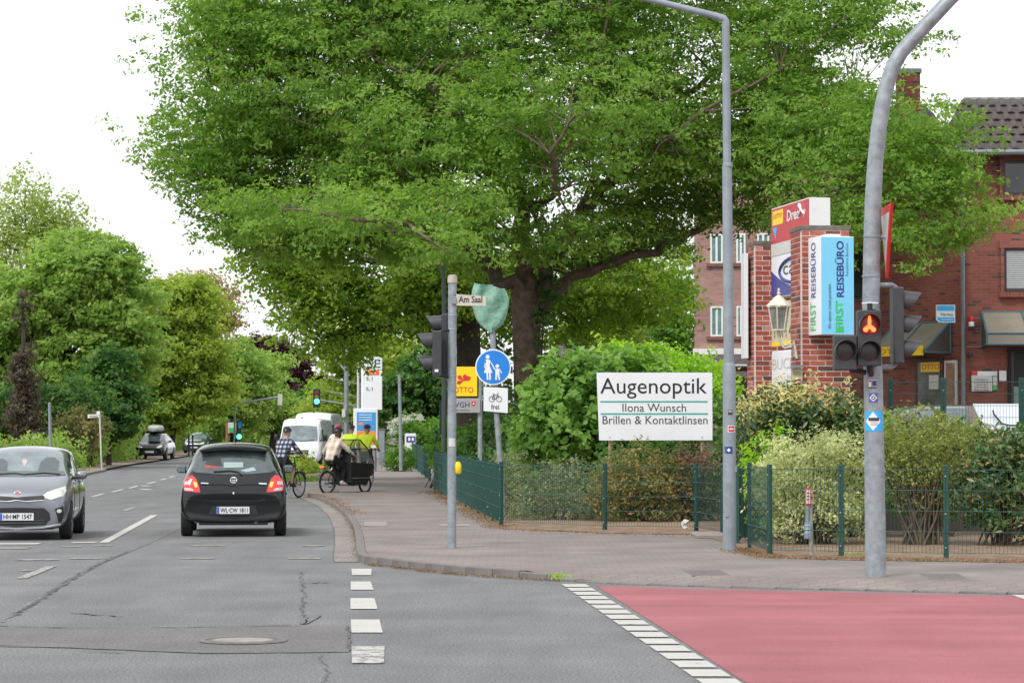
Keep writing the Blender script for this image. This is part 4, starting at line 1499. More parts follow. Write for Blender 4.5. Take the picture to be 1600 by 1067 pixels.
a, b = G(783, 821, .1), G(679, 766, .1)
side_posts = [tuple(a.lerp(b, i / 12)[:2]) for i in range(13)]
fence('long green wire fence running away along the pavement beside the signs', side_posts, 1.03, side=-1)
fence('green wire fence in front of the white optician sign', F((783, 821), (945, 828), (1088, 829.5), (1128, 836), (1152, 848)), 1.03, extra=())
a, b = G(1153, 849, .1), G(1187, 826, .1)
fence('short green fence running back between the lamp post and the pale shrub', [tuple(a.lerp(b, i / 3)[:2]) for i in range(4)], 1.05)
fence('green wire fence around the variegated shrub behind the curved mast', F((1171, 856), (1203, 867), (1314.5, 869), (1478.5, 872), (1640, 874)), 1.12)
tp = [((px - CX) * 42.5 / FPX, 42.5) for px in (1325, 1391, 1473.5, 1596, 1720)]
fence('tall dark green wire fence behind the hedge beside the brick pillar', tp, 1.80, z0=0.7, wires=9, ph=1.86, post=0.085, vr=0.0022)
a, b = G(672, 752, .1), G(641, 727, .1)
fence('green wire fence further along the pavement past the gateway', [tuple(a.lerp(b, i / 6)[:2]) for i in range(7)], 1.05, side=-1)
gp = thing('gate_posts', 'pair of dark green gate posts by the far end of the long fence', 'gate posts', G(685, 760, .1))
for px, h in ((681, 1.55), (689, 2.4)):
    q = G(px, 762, .1)
    MB().box(q + ZA * h / 2, (0.09, 0.09, h)).build('post', M_FENCE, gp, world=True)
    MB().lathe(q + ZA * h, [(0.055, 0), (0.06, .02), (0.02, .06)], 8).build('cap', M_FENCE, gp, world=True)

# small slab and a crumpled bit of litter at the fence foot
sl = G(1112, 838, .1)
tag(MB().box((sl.x, sl.y, 0.125), (0.55, 1.4, 0.05)).build('stone_slab', M_PALE, bevel=0.008), 'pale concrete slab on the ground beside the lamp post', 'slab')
lt = G(1068, 830, .1)
mb = MB()
r = random.Random(2)
for i in range(9):
    p = lt + Vector((r.uniform(-.06, .06), r.uniform(-.05, .05), 0.03 + i * .012))
    mb.add([p, p + Vector((r.uniform(.03, .07), r.uniform(-.03, .03), r.uniform(0, .06))), p + Vector((r.uniform(-.03, .04), r.uniform(-.03, .03), r.uniform(.03, .09))), p + Vector((-.04, .02, .04))], [(0, 1, 2), (0, 2, 3)])
tag(mb.build('crumpled_litter', M_SIGNO), 'crumpled grey and white litter against the fence foot', 'litter')

# ------------------------------------------------------------------ lamp post (grey, angled arm)
lb = G(1140, 861, 0.1)
LY = lb.y
lp = thing('lamp_post', 'slim grey lamp post with an angled arm in front of the gate pillars', 'lamp post', lb)
def LX(px, py):
    return W(px, py, LY)
k = 1 / PM(LY)
mb = MB().tube([lb, LX(1140, 800), LX(1139.2, 575), LX(1139, 569), ], [10.5 * k, 10.5 * k, 10 * k, 9 * k], 20)
mb.build('base_tube', M_GALVD, lp, world=True, smooth=True)
mb = MB().tube([LX(1139, 571), LX(1136, 262), LX(1136, 257)], [8.2 * k, 7.5 * k, 7.0 * k], 20)
mb.build('shaft', M_GALVD, lp, world=True, smooth=True)
mb = MB().tube([LX(1136, 258), LX(1134, 40), LX(1133.5, 33), LX(1131, 29.5), LX(1120, 26), LX(1000, -4), LX(940, -19)], [6.4 * k, 6.0 * k, 6.0 * k, 6 * k, 5.6 * k, 5.0 * k, 4.8 * k], 16)
mb.build('upper_tube', M_GALVD, lp, world=True, smooth=True)
hd = LX(925, -23)
MB().lathe(hd, [(0.10, -.12), (.16, -.04), (.12, .05), (.03, .1)], 12).build('lamp_head', M_ZINC, lp, world=True, smooth=True)
for y in (571, 258):
    MB().lathe(LX(1137 if y < 300 else 1139.3, y), [(9.6 * k if y > 300 else 8.0 * k, -.03), (9.9 * k if y > 300 else 8.2 * k, 0), (8.5 * k if y > 300 else 7.4 * k, .03)], 20).build('collar', M_GALVD, lp, world=True, smooth=True)
# inspection door, number tag and stickers
MB().prism([(0, 0), (.06, 0), (.06, .45), (0, .45)], LX(1133, 807) - YA * 10.9 * k, XA, ZA, 0.02).build('inspection_door', M_GALV, lp, world=True, fixn=True)
def sticker(par, p, w, h, mat, R, name='sticker', cxp=None, layers=()):
    """flat print bent round a pole of radius R; p centre on the pole's front"""
    def sheet(w_, h_, dx, dz, rr, m, shape='rect'):
        n = 6
        vs, fs = [], []
        if shape == 'rect':
            for j in (0, 1):
                for i in range(n + 1):
                    x = dx + w_ * (i / n - .5)
                    a = (x + (p.x - cxp)) / R
                    vs.append(Vector((cxp + rr * math.sin(a), p.y - rr * math.cos(a), p.z + dz + h_ * (j - .5))))
            for i in range(n):
                fs.append((i, i + 1, n + 1 + i + 1, n + 1 + i))
        else:
            nr_ = 8
            for j in range(nr_ + 1):
                v_ = j / nr_
                hw = max(.004, 1 - abs(2 * v_ - 1)) * w_
                for i in range(n + 1):
                    a = (dx + hw * (i / n - .5) + (p.x - cxp)) / R
                    vs.append(Vector((cxp + rr * math.sin(a), p.y - rr * math.cos(a), p.z + dz + h_ * (v_ - .5))))
            for j in range(nr_):
                for i in range(n):
                    fs.append((j * (n + 1) + i, j * (n + 1) + i + 1, (j + 1) * (n + 1) + i + 1, (j + 1) * (n + 1) + i))
        return MB().add(vs, fs), m
    mb, m = sheet(w, h, 0, 0, R + 0.0025, mat)
    s = mb.build(name, m, par, world=True)
    for i, (w_, h_, dx, dz, m_, sh) in enumerate(layers):
        mb, m = sheet(w_, h_, dx, dz, R + 0.004 + 0.0025 * i, m_, sh)
        mb.build('print', m, s, world=True)
    return s
Rb = 10.2 * k
for (px, py, w, h, m, ly) in ((1140, 644, 7, 8, M_DARKG, [(5 * k, 3 * k, 0, 1.5 * k, pm('sticker_tan', (.45, .36, .25), .5), 'rect')]),
                              (1142, 670, 11, 11, M_SIGNW, [(9 * k, 9 * k, 0, 0, M_SRED, 'rect'), (6 * k, 2 * k, 0, 0, M_SIGNW, 'rect')]),
                              (1137, 703, 13, 11, M_NAVY, [(6 * k, 6 * k, 1 * k, 0, M_SIGNW, 'dia')])):
    p = LX(px, py)
    sticker(lp, Vector((p.x, LY, p.z)), w * k, h * k, m, Rb, cxp=LX(1140, py).x, layers=ly)
MB().box(LX(1148, 733) - YA * 5 * k, (0.05, 0.03, 0.07)).build('number_tag', M_GALV, lp, world=True)

# ------------------------------------------------------------------ curved signal mast on the right
mbp = G(1368.5, 900.5, 0.1)
MY = mbp.y
ms = thing('signal_mast', 'thick galvanised mast curving to the right, with stickers', 'mast', mbp)
def MX(px, py, dy=0.0):
    return W(px, py, MY + dy)
k = 1 / PM(MY)
path = [(1368.5, 900.5, 16.6), (1367, 780, 16.0), (1364.5, 600, 15.0), (1361, 480, 13.9), (1362, 400, 13.4), (1364, 315, 13.0), (1367.5, 255, 12.6), (1373, 202, 12.4), (1379, 165, 12.2), (1386, 132, 12.0), (1395, 105, 11.8),
        (1408, 82, 11.6), (1428, 60, 11.5), (1450, 36, 11.2), (1484, 0, 10.8), (1540, -55, 10.2), (1640, -130, 9.5), (1760, -175, 9)]
MB().tube([MX(x, y) for x, y, r in path], [r * k for x, y, r in path], 24).build('tube', M_GALV, ms, world=True, smooth=True)
for y, cx_ in ((370, 1362.5), (432, 1361), (474, 1361), (497, 1361.5), (548, 1363)):
    R = (13.4 + (y - 370) / 300) * k
    MB().lathe(MX(cx_, y), [(R, -.012), (R + .006, -.008), (R + .006, .008), (R, .012)], 24).build('steel_strap', M_CHROME if y in (474, 497) else M_GALVD, ms, world=True, smooth=True)
Rm = 15.6 * k
p = MX(1361, 600)
sticker(ms, Vector((p.x, MY, p.z)), 13 * k, 13 * k, M_SIGNO, Rm * .97, cxp=MX(1364.5, 600).x, layers=[(5 * k, 11 * k, -3.5 * k, 0, M_SRED, 'rect'), (4 * k, 8 * k, -3.5 * k, -1 * k, M_SIGNW, 'rect'), (6 * k, 8 * k, 3 * k, 1 * k, M_NAVY, 'rect'), (12 * k, 1.5 * k, 0, -5.5 * k, M_INK, 'rect')])
p = MX(1362.5, 621.5)
sticker(ms, Vector((p.x, MY, p.z)), 14 * k, 15 * k, pm('sticker_violet', (.09, .10, .36), .4), Rm * .975, cxp=MX(1364.8, 620).x, layers=[(12 * k, 12 * k, 0, 0, M_SIGNW, 'dia'), (7.5 * k, 7.5 * k, 0, 0, M_INK, 'dia'), (3.5 * k, 3.5 * k, 0, 0, M_SIGNW, 'dia')])
p = MX(1364, 658)
sticker(ms, Vector((p.x, MY, p.z)), 29 * k, 31 * k, M_HBLUE, Rm, cxp=MX(1365.5, 658).x, layers=[(24 * k, 29 * k, -2 * k, 0, M_SIGNW, 'dia'), (16 * k, 5 * k, -1 * k, 3 * k, M_DARKG, 'rect'), (10 * k, 5 * k, -1 * k, -3 * k, M_SIGNO, 'rect')])

M_LENS = pm('lens_dark', (0.03, 0.026, 0.028), 0.25, var=0.3, scale=20)
M_REDON = pm('lamp_red_lit', (1.0, 0.06, 0.02), 0.4, var=0.2, scale=30, emit=3.0)
M_AMB = pm('lamp_symbol_lit', (1.0, 0.085, 0.02), 0.4, var=0.1, scale=30, emit=3.2)
M_GRNON = pm('lamp_green_lit', (0.05, 1.0, 0.45), 0.4, var=0.05, emit=3.5)
M_LRED = pm('lens_red_dull', (0.16, 0.02, 0.02), 0.3, var=0.2)
M_LYEL = pm('lens_amber_dull', (0.20, 0.13, 0.03), 0.3, var=0.2)
M_LGRN = pm('lens_green_dull', (0.05, 0.10, 0.06), 0.3, var=0.2)
def visor(mb, c, d, r, L, n=20):
    """open-bottomed hood: 3/4 ring of thin wall running out along d"""
    d = Vector(d).normalized()
    e = ZA.cross(d).normalized()
    vs, fs = [], []
    a0, a1 = -0.25 * PI, 1.25 * PI
    for i in range(n + 1):
        a = a0 + (a1 - a0) * i / n
        rd = e * math.cos(a) + ZA * math.sin(a)
        f = 0.42 + 0.58 * max(0, math.sin((a + .25 * PI) / 1.5))
        for (rr, ll) in ((r, 0), (r * .97, L * f), (r * .91, L * f), (r * .93, 0)):
            vs.append(c + rd * rr + d * ll)
    for i in range(n):
        for j in range(4):
            j2 = (j + 1) % 4
            fs.append((i * 4 + j, i * 4 + j2, (i + 1) * 4 + j2, (i + 1) * 4 + j))
    mb.add(vs, fs)
def disc(c, d, r, n=24):
    d = Vector(d).normalized()
    e = ZA.cross(d).normalized()
    return MB().add([c + (e * math.cos(2 * PI * i / n) + ZA * math.sin(2 * PI * i / n)) * r for i in range(n)] + [c + d * r * .18], [(i, (i + 1) % n, n) for i in range(n)])
# pedestrian and cycle signal facing the camera
dy = -0.30
sp = thing('pedestrian_signal', 'pedestrian and cycle signal showing red on the curved mast', 'traffic light', MX(1359, 572, dy))
a, b = MX(1340.5, 571.5, dy), MX(1377, 484.5, dy)
MB().box((a + b) / 2 + YA * .09, (b.x - a.x, 0.18, b.z - a.z)).build('housing', M_DARKG, sp, world=True, bevel=0.012)
for cy_, m in ((507, M_LRED), (549, M_LENS)):
    c = MX(1358.5, cy_, dy) - YA * .002
    ln_ = disc(c, (0, -1, 0), 15.5 * k).build('lens', m, sp, world=True, smooth=True)
    vm = MB()
    visor(vm, c - YA * .001, (0, -1, 0), 17 * k, 0.13)
    vm.build('visor', M_DARKG, sp, world=True, smooth=True)
    if cy_ == 507:
        g = MB()
        c2 = c - YA * 0.032
        def blob(u, v, ru, rv):
            g.add([c2 + Vector((u * k + ru * k * math.cos(t), 0, v * k + rv * k * math.sin(t))) for t in np.linspace(0, 2 * PI, 14)[:-1]] + [c2 + Vector((u * k, -.006, v * k))], [((i + 1) % 13, i, 13) for i in range(13)])
        blob(-0.5, 11.0, 2.2, 2.5)
        blob(-0.5, 5.0, 2.8, 5.5)
        blob(-0.5, -1.5, 3.4, 3.0)
        for uu in (-6.5, 5.5):
            blob(uu, -8.0, 4.0, 3.8)
        blob(-3.5, -5.0, 4.2, 3.0)
        blob(2.5, -5.0, 4.2, 3.0)
        g.build('lit_symbol', M_AMB, ln_, world=True)
a, b = MX(1303.5, 578, dy), MX(1340, 524, dy)
MB().box((a + b) / 2 + YA * .10, (b.x - a.x - .006, 0.17, b.z - a.z)).build('small_housing', M_DARKG, sp, world=True, bevel=0.012)
c = MX(1321, 548, dy) + YA * .008
disc(c, (0, -1, 0), 15 * k).build('lens', M_LENS, sp, world=True, smooth=True)
vm = MB()
visor(vm, c, (0, -1, 0), 17.5 * k, 0.13)
vm.build('visor', M_DARKG, sp, world=True, smooth=True)
mb = MB()
MB().tube([MX(1359, 474, dy + .1), MX(1359, 486, dy + .1)], 0.03, 8).build('bracket', M_BLK, sp, world=True, smooth=True)
MB().tube([MX(1359, 572, dy + .1), MX(1360, 580, dy + .1), MX(1361, 584, -.1)], 0.035, 8).build('bracket', M_BLK, sp, world=True, smooth=True)
MB().box(MX(1361, 486, -.05), (.07, .25, .03)).build('bracket', M_BLK, sp, world=True)
mb.tube([MX(1328, 577, dy + .1), MX(1352, 582, dy + .15)], 0.03, 8)
mb.build('bracket', M_BLK, sp, world=True, smooth=True)
# vehicle signal facing right
sv = thing('vehicle_signal', 'three lamp vehicle signal seen from the side on the curved mast', 'traffic light', MX(1400, 572, .1))
a, b = MX(1394, 569, .1), MX(1406, 449, .1)
MB().box((a + b) / 2 + XA * .01, (b.x - a.x + .03, 0.30, b.z - a.z)).build('housing', M_DARKG, sv, world=True, bevel=0.02)
dv = Vector((1, -0.12, 0))
for cy_, m in ((470, M_LRED), (507, M_LYEL), (546, M_LGRN)):
    c = MX(1408, cy_, .1)
    disc(c, dv, 15 * k).build('lens', m, sv, world=True, smooth=True)
    vm = MB()
    visor(vm, c - dv * .01, dv + ZA * -0.10, 16.5 * k, 0.235)
    vm.build('visor', M_DARKG, sv, world=True, smooth=True)
MB().tube([MX(1372, 445.5, .05), MX(1394, 445.5, .1), MX(1399, 448, .1), MX(1399, 455, .1)], 0.028, 8).build('bracket', M_GALVD, sv, world=True, smooth=True)
mb = MB()
mb.tube([MX(1375, 573, .05), MX(1394, 573, .1), MX(1400, 568, .1)], 0.028, 8)
mb.build('bracket', M_GALVD, sv, world=True, smooth=True)
# yield sign seen nearly edge on
ys = thing('yield_sign', 'give way sign seen nearly edge on behind the curved mast', 'sign', MX(1383, 425, .05))
yu = Vector((0.135, 0.99, 0)).normalized()
yo = MX(1390.5, 322, .0)
half = 0.46
tri = [(-half, 0), (half, 0), (0, -0.80)]
yc = MX(1383.5, 322, .0)
yu = Vector((-0.012, -1.0, 0)).normalized()
MB().prism(tri[::-1], yc + Vector((0, 0, 0)), yu, ZA, 0.03).build('plate', M_SRED, ys, world=True, fixn=True)
nn = yu.cross(ZA).normalized()
for sgn in (1, -1):
    MB().prism([(x * .72, z * .72 - .09) for x, z in tri][::-1], yc + nn * (0.003 if sgn > 0 else -0.031), yu, ZA, 0.002).build('field', M_SIGNO, ys, world=True, fixn=True)
MB().tube([MX(1371, 370, 0), yc - ZA * .35 - nn * .03], 0.02, 6).build('clamp', M_GALVD, ys, world=True)

# hydrant marker by the fence
hq = G(1267.5, 867, .1)
hm = thing('hydrant_marker', 'grey marker post with red edged plate and blue plate by the right fence', 'marker post', hq)
k = 1 / PM(hq.y)
def HX(px, py, d=0.0):
    return W(px, py, hq.y + d)
MB().tube([hq, HX(1266.5, 785)], 3.4 * k, 8).build('post', pm('concrete_post', (.33, .32, .30), .9, var=.25, scale=12), hm, world=True, smooth=True)
pl_ = MB().box(HX(1262.5, 775.5, -.04), (9.5 * k, .02, 27 * k)).build('upper_plate', M_SRED, hm, world=True)
MB().box(HX(1262.5, 775.5, -.055), (6.5 * k, .012, 22 * k)).build('plate_field', M_SIGNO, pl_, world=True)
for j in range(3):
    MB().box(HX(1262.5, 770 + j * 5, -.064), (4 * k, .004, 1.2 * k)).build('print_line', M_INK, pl_, world=True)
MB().box(HX(1261.5, 803, -.035), (6 * k, .02, 28 * k)).build('backing_strip', M_GALVD, hm, world=True)
p2 = MB().box(HX(1261.5, 828, -.05), (10 * k, .02, 26 * k)).build('lower_plate', pm('plate_blue_grey', (.24, .32, .42), .5, var=.2), hm, world=True)
for j in range(3):
    MB().box(HX(1261.5, 820 + j * 6, -.064), (7 * k, .006, 1 * k)).build('print_line', M_SIGNW, p2, world=True)

# ------------------------------------------------------------------ left signal pole with street name
pq = G(706, 856, .1)
PY_ = pq.y
sp2 = thing('signal_post', 'short galvanised signal post with yellow push button on the left pavement corner', 'post', pq)
def SX(px, py, d=0.0):
    return W(px, py, PY_ + d)
k = 1 / PM(PY_)
MB().tube([pq, SX(706, 700), SX(707, 440)], [7 * k, 6.9 * k, 6.6 * k], 18).build('tube', M_GALV, sp2, world=True, smooth=True)
MB().lathe(SX(707, 441), [(7.6 * k, -.01), (7.8 * k, .04), (7.0 * k, .075), (7.4 * k, .09), (4 * k, .10)], 18).build('cap', pm('cap_cream', (.45, .40, .32), .6, var=.2, scale=14), sp2, world=True, smooth=True)
for y in (493, 515, 588):
    MB().lathe(SX(706.8, y), [(6.7 * k, -.01), (7.2 * k, 0), (6.7 * k, .01)], 18).build('steel_strap', M_GALVD, sp2, world=True)
p = SX(706.3, 691)
sticker(sp2, Vector((p.x, PY_, p.z)), 11 * k, 13 * k, M_SIGNO, 6.9 * k, cxp=p.x)
pb_ = MB().lathe(SX(715, 740), [(.035, 0), (.05, .02), (.052, .12), (.035, .16), (.01, .165)], 12)
pb_.build('push_button', M_YEL, sp2, world=True, smooth=True)
MB().box(SX(716, 727, -.03), (.03, .02, .03)).build('button_symbol', M_SRED, sp2, world=True)
nsn = thing('street_name_sign', 'cream street name plate reading Am Saal on the left signal post', 'sign', SX(737, 468))
a, b = SX(712.5, 477.5, -.05), SX(759, 459.5, -.05)
MB().prism([(0, 0), (b.x - a.x, -.005), (b.x - a.x, b.z - a.z - .03), (0, b.z - a.z)], a, XA, ZA, .02).build('plate', pm('plate_cream', (.53, .49, .42), .5, var=.08), nsn, world=True, fixn=True)
text(nsn, 'Am Saal', a + XA * 4 * k + ZA * .04, XA, ZA, 37 * k, 10.5 * k, M_INK, bold=.012)
MB().box(SX(709, 469, -.05), (.06, .06, .1)).build('clamp', M_GALVD, nsn, world=True)
# signal heads facing left, seen from the side
for (x0, x1, y0, y1, d, lab, ys_) in ((676, 690, 517, 588, -.10, 'two lamp signal head with hoods, left side of the short signal post', (533, 568)),
                                       (690, 700, 491, 588, .22, 'taller dark signal head tucked behind the short signal post', (506, 540, 572))):
    t = thing('traffic_signal', lab, 'traffic light', SX((x0 + x1) / 2, y1, d))
    a, b = SX(x0, y1, d), SX(x1, y0, d)
    MB().box((a + b) / 2, (b.x - a.x, .26, b.z - a.z)).build('housing', M_DARKG, t, world=True, bevel=.015)
    for yy_ in ys_:
        c = SX(x0 - .5, yy_, d)
        disc(c, (-1, -.08, 0), 12 * k).build('lens', M_LENS, t, world=True, smooth=True)
        vm = MB()
        visor(vm, c, Vector((-1, -.08, -.06)), 13.5 * k, 0.21)
        vm.build('visor', M_DARKG, t, world=True, smooth=True)
    mb = MB()
    mb.tube([SX(x1 - 3, y0 + 2, d), SX(x1 + 2, y0 - 1, d), SX(705, y0 - 1, 0)], .02, 6)
    mb.build('bracket', M_BLK, t, world=True)
    mb = MB()
    mb.tube([SX(x1 - 3, y1 - 1, d), SX(705, y1 + 2, 0)], .02, 6)
    mb.build('bracket', M_BLK, t, world=True)
    if x0 == 676:
        MB().box(SX(682, 579, d - .14), (.05, .01, .035)).build('label', M_SIGNW, t, world=True)

# dark whip mast whose arm reaches over the road through the crown
wm = thing('whip_mast', 'dark signal mast arching over the road through the tree crown', 'mast', W(694, 771.5, 66.5))
wy = 66.5
pts = [W(694, 771.5, wy), W(694, 600, wy), W(694, 470, wy), W(693, 435, wy), W(688, 405, wy), W(676, 385, wy), W(655, 370, wy), W(620, 356, wy), W(540, 341, wy), W(480, 329, wy), W(415, 314, wy)]
MB().tube(pts, [.062, .06, .058, .056, .055, .054, .054, .052, .05, .045, .04], 10).build('tube', pm('mast_dark', (.055, .075, .072), .5, var=.15), wm, world=True, smooth=True)
MB().lathe(pts[0], [(.12, 0), (.12, .3), (.09, .35)], 10).build('foot', M_DARKG, wm, world=True)

# ------------------------------------------------------------------ foot and cycle path signs on a leaning post
qy = 48.3
def QX(px, py, d=0.0):
    return W(px, py, qy + d)
k = 1 / PM(qy)
fp = thing('path_sign', 'blue footpath sign with bicycle plate and green bagged sign on a leaning post', 'sign', QX(789, 818))
MB().tube([QX(766.5, 445), QX(770, 530), QX(776, 650), QX(789, 818)], 4.2 * k, 12).build('post', M_GALV, fp, world=True, smooth=True)
c = QX(770.5, 573.5, -.07)
def disk(c, r, th, n=36):
    return MB().prism([(r * math.cos(2 * PI * i / n), r * math.sin(2 * PI * i / n)) for i in range(n)], c, XA, ZA, th)
disk(c, 28 * k, .02).build('rim', M_SIGNW, fp, world=True, fixn=True)
bl = disk(c - YA * .004, 26 * k, .004).build('blue_disc', M_SBLUE, fp, world=True, fixn=True)
def pict(polys, o, name, mat, par, s=k):
    mb = MB()
    for p in polys:
        mb.prism([(x * s, -y * s) for x, y in p][::-1], o, XA, ZA, .003)
    return mb.build(name, mat, par, world=True, fixn=True)
def circ(x, y, r, n=14):
    return [(x + r * math.cos(2 * PI * i / n), y + r * math.sin(2 * PI * i / n)) for i in range(n)]
woman = [circ(-8.5, -16, 3.2), [(-11, -12), (-6, -12), (-4.5, -9), (-5.5, -2), (-1, 9), (-14.5, 9), (-11, -2), (-13, -9)], [(-12.5, -11), (-11.2, -10), (-12, 1), (-14, 1)],
         [(-6, -11.5), (-4.6, -10.5), (2.5, 1.6), (1, 3)], [(-10.5, 9), (-7.8, 9), (-7.2, 20), (-9.8, 20)], [(-6.5, 9), (-3.8, 9), (-3.4, 20), (-5.8, 20)]]
child = [circ(6.5, -1.5, 3.0), [(3.5, 2.4), (9.5, 2.4), (10, 12), (3.5, 12)], [(9.2, 2.6), (10.5, 2.6), (14, 9.5), (12.6, 10)], [(1, 2), (4, 3), (3.6, 4.6), (1, 3.6)],
         [(3.6, 12), (6.2, 12), (5.8, 20), (3.4, 20)], [(7, 12), (9.8, 12), (11, 20), (8.6, 20)]]
o_ = c - YA * .008
pict(woman, o_, 'adult_figure', M_SIGNW, bl)
pict(child, o_, 'child_figure', M_SIGNW, bl)
a, b = QX(754.5, 645.5, -.07), QX(794.5, 603, -.07)
w_, h_ = b.x - a.x, b.z - a.z
pl = MB().prism([(0, .03), (w_, -.01), (w_, h_ - .03), (0, h_)], a, XA, ZA, .02).build('bicycle_plate', M_INK, fp, world=True, fixn=True)
MB().prism([(.012, .042), (w_ - .012, .004), (w_ - .012, h_ - .04), (.012, h_ - .014)], a - YA * .003, XA, ZA, .004).build('plate_field', M_SIGNW, pl, world=True, fixn=True)
bm_ = MB()
bc = QX(774, 621, -.08)
for sx in (-5.6, 5.6):
    bm_.torus(bc + Vector((sx * k, 0, -2.2 * k)), YA, 4.2 * k, .35 * k, 20, 5)
for p, q in (((-5.6, -2.2), (-2.6, 4)), ((-2.6, 4), (3.6, 4.4)), ((3.6, 4.4), (5.6, -2.2)), ((-2.6, 4), (-.6, -2.4)), ((-.6, -2.4), (3.6, 3.4)), ((-5.6, -2.2), (-.6, -2.4)), ((3.6, 4.4), (3.2, 6.6)), ((3.2, 6.6), (5.2, 6.8)), ((-2.6, 4), (-3, 5.6)), ((-4.6, 5.7), (-1.6, 5.7))):
    bm_.tube([bc + Vector((p[0] * k, 0, p[1] * k)), bc + Vector((q[0] * k, 0, q[1] * k))], .35 * k, 5)
bm_.build('bicycle_symbol', M_INK, pl, world=True)
text(pl, 'frei', QX(767.5, 639.5, -.078), XA, ZA, 12 * k, 8.5 * k, M_INK)
for yq in (560, 590, 620):
    MB().box(QX(771 + (yq - 560) * .055, yq, -.03), (.12, .07, .03)).build('clamp', M_GALVD, fp, world=True)
# the bag: lumpy film gathered at the post over a round sign
gb = MB()
nb_, mbk = 34, 14
bc = QX(765, 479, 0)
r = random.Random(5)
ph = [r.uniform(0, 6) for _ in range(8)]
vs, fs = [], []
for j in range(mbk + 1):
    v = j / mbk
    zp = 447 + (520 - 447) * (v ** .9)
    half = [24, 26, 27, 28, 28.5, 28.5, 28.5, 28, 27, 25.5, 23.5, 20, 14, 6, 4.2][j]
    cxp = 765 + 3 * v
    for i in range(nb_):
        a = 2 * PI * i / nb_
        wob = 1 + .05 * math.sin(3 * a + ph[0] + 4 * v) + .04 * math.sin(7 * a + ph[1] - 6 * v) + (.10 * math.sin(11 * a + ph[2]) if v > .6 else 0)
        x = half * math.cos(a) * (1 + (.04 * math.sin(9 * v + ph[3])))
        d = 9 * math.sin(a) * (1 - .3 * v) * wob * (1 + .35 * math.sin(5 * a + 9 * v))
        z = zp + 2.2 * math.sin(4 * a + ph[4]) * (1 if 0 < j < mbk else .4) + (4.5 * math.cos(a) * (1 - j / 5) if j < 5 else 0)
        vs.append(QX(cxp + x, z) + YA * d * k)
for j in range(mbk):
    for i in range(nb_):
        i2 = (i + 1) % nb_
        fs.append((j * nb_ + i, j * nb_ + i2, (j + 1) * nb_ + i2, (j + 1) * nb_ + i))
fs.append(tuple(range(nb_)))
gb.add(vs, fs)
gb.build('green_bag', M_BAG, fp, world=True, fixn=True, smooth=True)

# ------------------------------------------------------------------ advertising signs
ay = 47.5
ad = thing('optician_sign', 'large white Augenoptik sign board above the hedge', 'sign', W(1022, 690, ay))
a, b = W(934, 688, ay), W(1113, 582, ay)
kx = 1 / PM(ay)
Wd, Hd = b.x - a.x, b.z - a.z
MB().prism([(0.025, 0), (Wd, 0.005), (Wd, Hd), (-.02, Hd)], a, XA, ZA, .03).build('panel', M_SIGNW, ad, world=True, fixn=True)
def AT(s, x0, x1, y0, y1, mat):
    p = W(x0, y1, ay)
    text(ad, s, p - YA * .001, XA, ZA, (x1 - x0) * kx, (y1 - y0) * kx, mat)
AT('Augenoptik', 938, 1104.5, 590.5, 622.5, M_INK)
AT('Ilona Wunsch', 972.5, 1072, 630.5, 643, pm('print_dark_grey', (.06, .06, .065), .5))
AT('Brillen & Kontaktlinsen', 941.5, 1105.5, 649.5, 662.5, MATS['print_dark_grey'])
for y, x0, x1 in ((627.3, 938, 1105.5), (646.3, 938.5, 1106)):
    p, q = W(x0, y + 1, ay), W(x1, y - 1, ay)
    MB().box((p + q) / 2 - YA * .004, (q.x - p.x, .004, q.z - p.z)).build('teal_rule', M_TEAL, ad, world=True)
for px in (953, 1097):
    MB().tube([W(px, 590, ay + .06), W(px, 829, ay + .06)], .03, 8).build('post', pm('post_wood', (.28, .20, .13), .8, var=.3, scale=9), ad, world=True)
    MB().cyl(W(px, 683, ay) - YA * .001, W(px, 683, ay) - YA * .008, .012, n=8).build('bolt', M_GALVD, ad, world=True)

ly = 58.0
k = 1 / PM(ly)
lo = thing('lotto_sign', 'yellow lottery sign with red clover above a grey insurance plate on a post', 'sign', W(750, 790, ly))
a, b = W(700, 619, ly), W(745.5, 573, ly)
MB().prism([(0, 0), (b.x - a.x, 0), (b.x - a.x, b.z - a.z), (0, b.z - a.z)], a, XA, ZA, .12).build('yellow_panel', M_YEL, lo, world=True, fixn=True, bevel=.006)
text(lo, 'LOTTO', W(703.5, 613.5, ly) - YA * .002, XA, ZA, 36 * k, 9 * k, M_SRED)
pet = []
for ang, L in ((.5, 13), (1.25, 11), (2.35, 12), (3.5, 11)):
    pet.append([(723 - 723, 0)] + [(L * math.cos(ang + s * .42) * (1 - .25 * abs(s)), -L * math.sin(ang + s * .42) * (1 - .25 * abs(s))) for s in (-1, -.5, 0, .5, 1)])
pict(pet, W(724, 595, ly) - YA * .006, 'clover', M_SRED, lo, k)
a, b = W(703, 644.5, ly), W(750, 622, ly)
gp_ = MB().prism([(0, 0), (b.x - a.x, 0), (b.x - a.x, b.z - a.z), (0, b.z - a.z)], a, XA, ZA, .08).build('grey_panel', pm('panel_grey', (.33, .32, .32), .5, var=.06), lo, world=True, fixn=True)
text(gp_, 'VGH', W(710.5, 636, ly) - YA * .002, XA, ZA, 23 * k, 8 * k, M_NAVY)
pict([[(-3.2, -4), (3.2, -4), (3.2, 1), (0, 4), (-3.2, 1)]], W(740, 631, ly) - YA * .004, 'shield', M_SRED, gp_, k)
pict([circ(0, -.5, 1.4, 8)], W(740, 631, ly) - YA * .008, 'shield_emblem', M_SIGNW, gp_, k)
text(gp_, 'fair versichert', W(712, 641.8, ly) - YA * .002, XA, ZA, 22 * k, 2.6 * k, M_DARKG)
MB().tube([W(750, 565, ly + .1), W(750, 800, ly + .1)], .05, 10).build('post', M_GALV, lo, world=True, smooth=True)

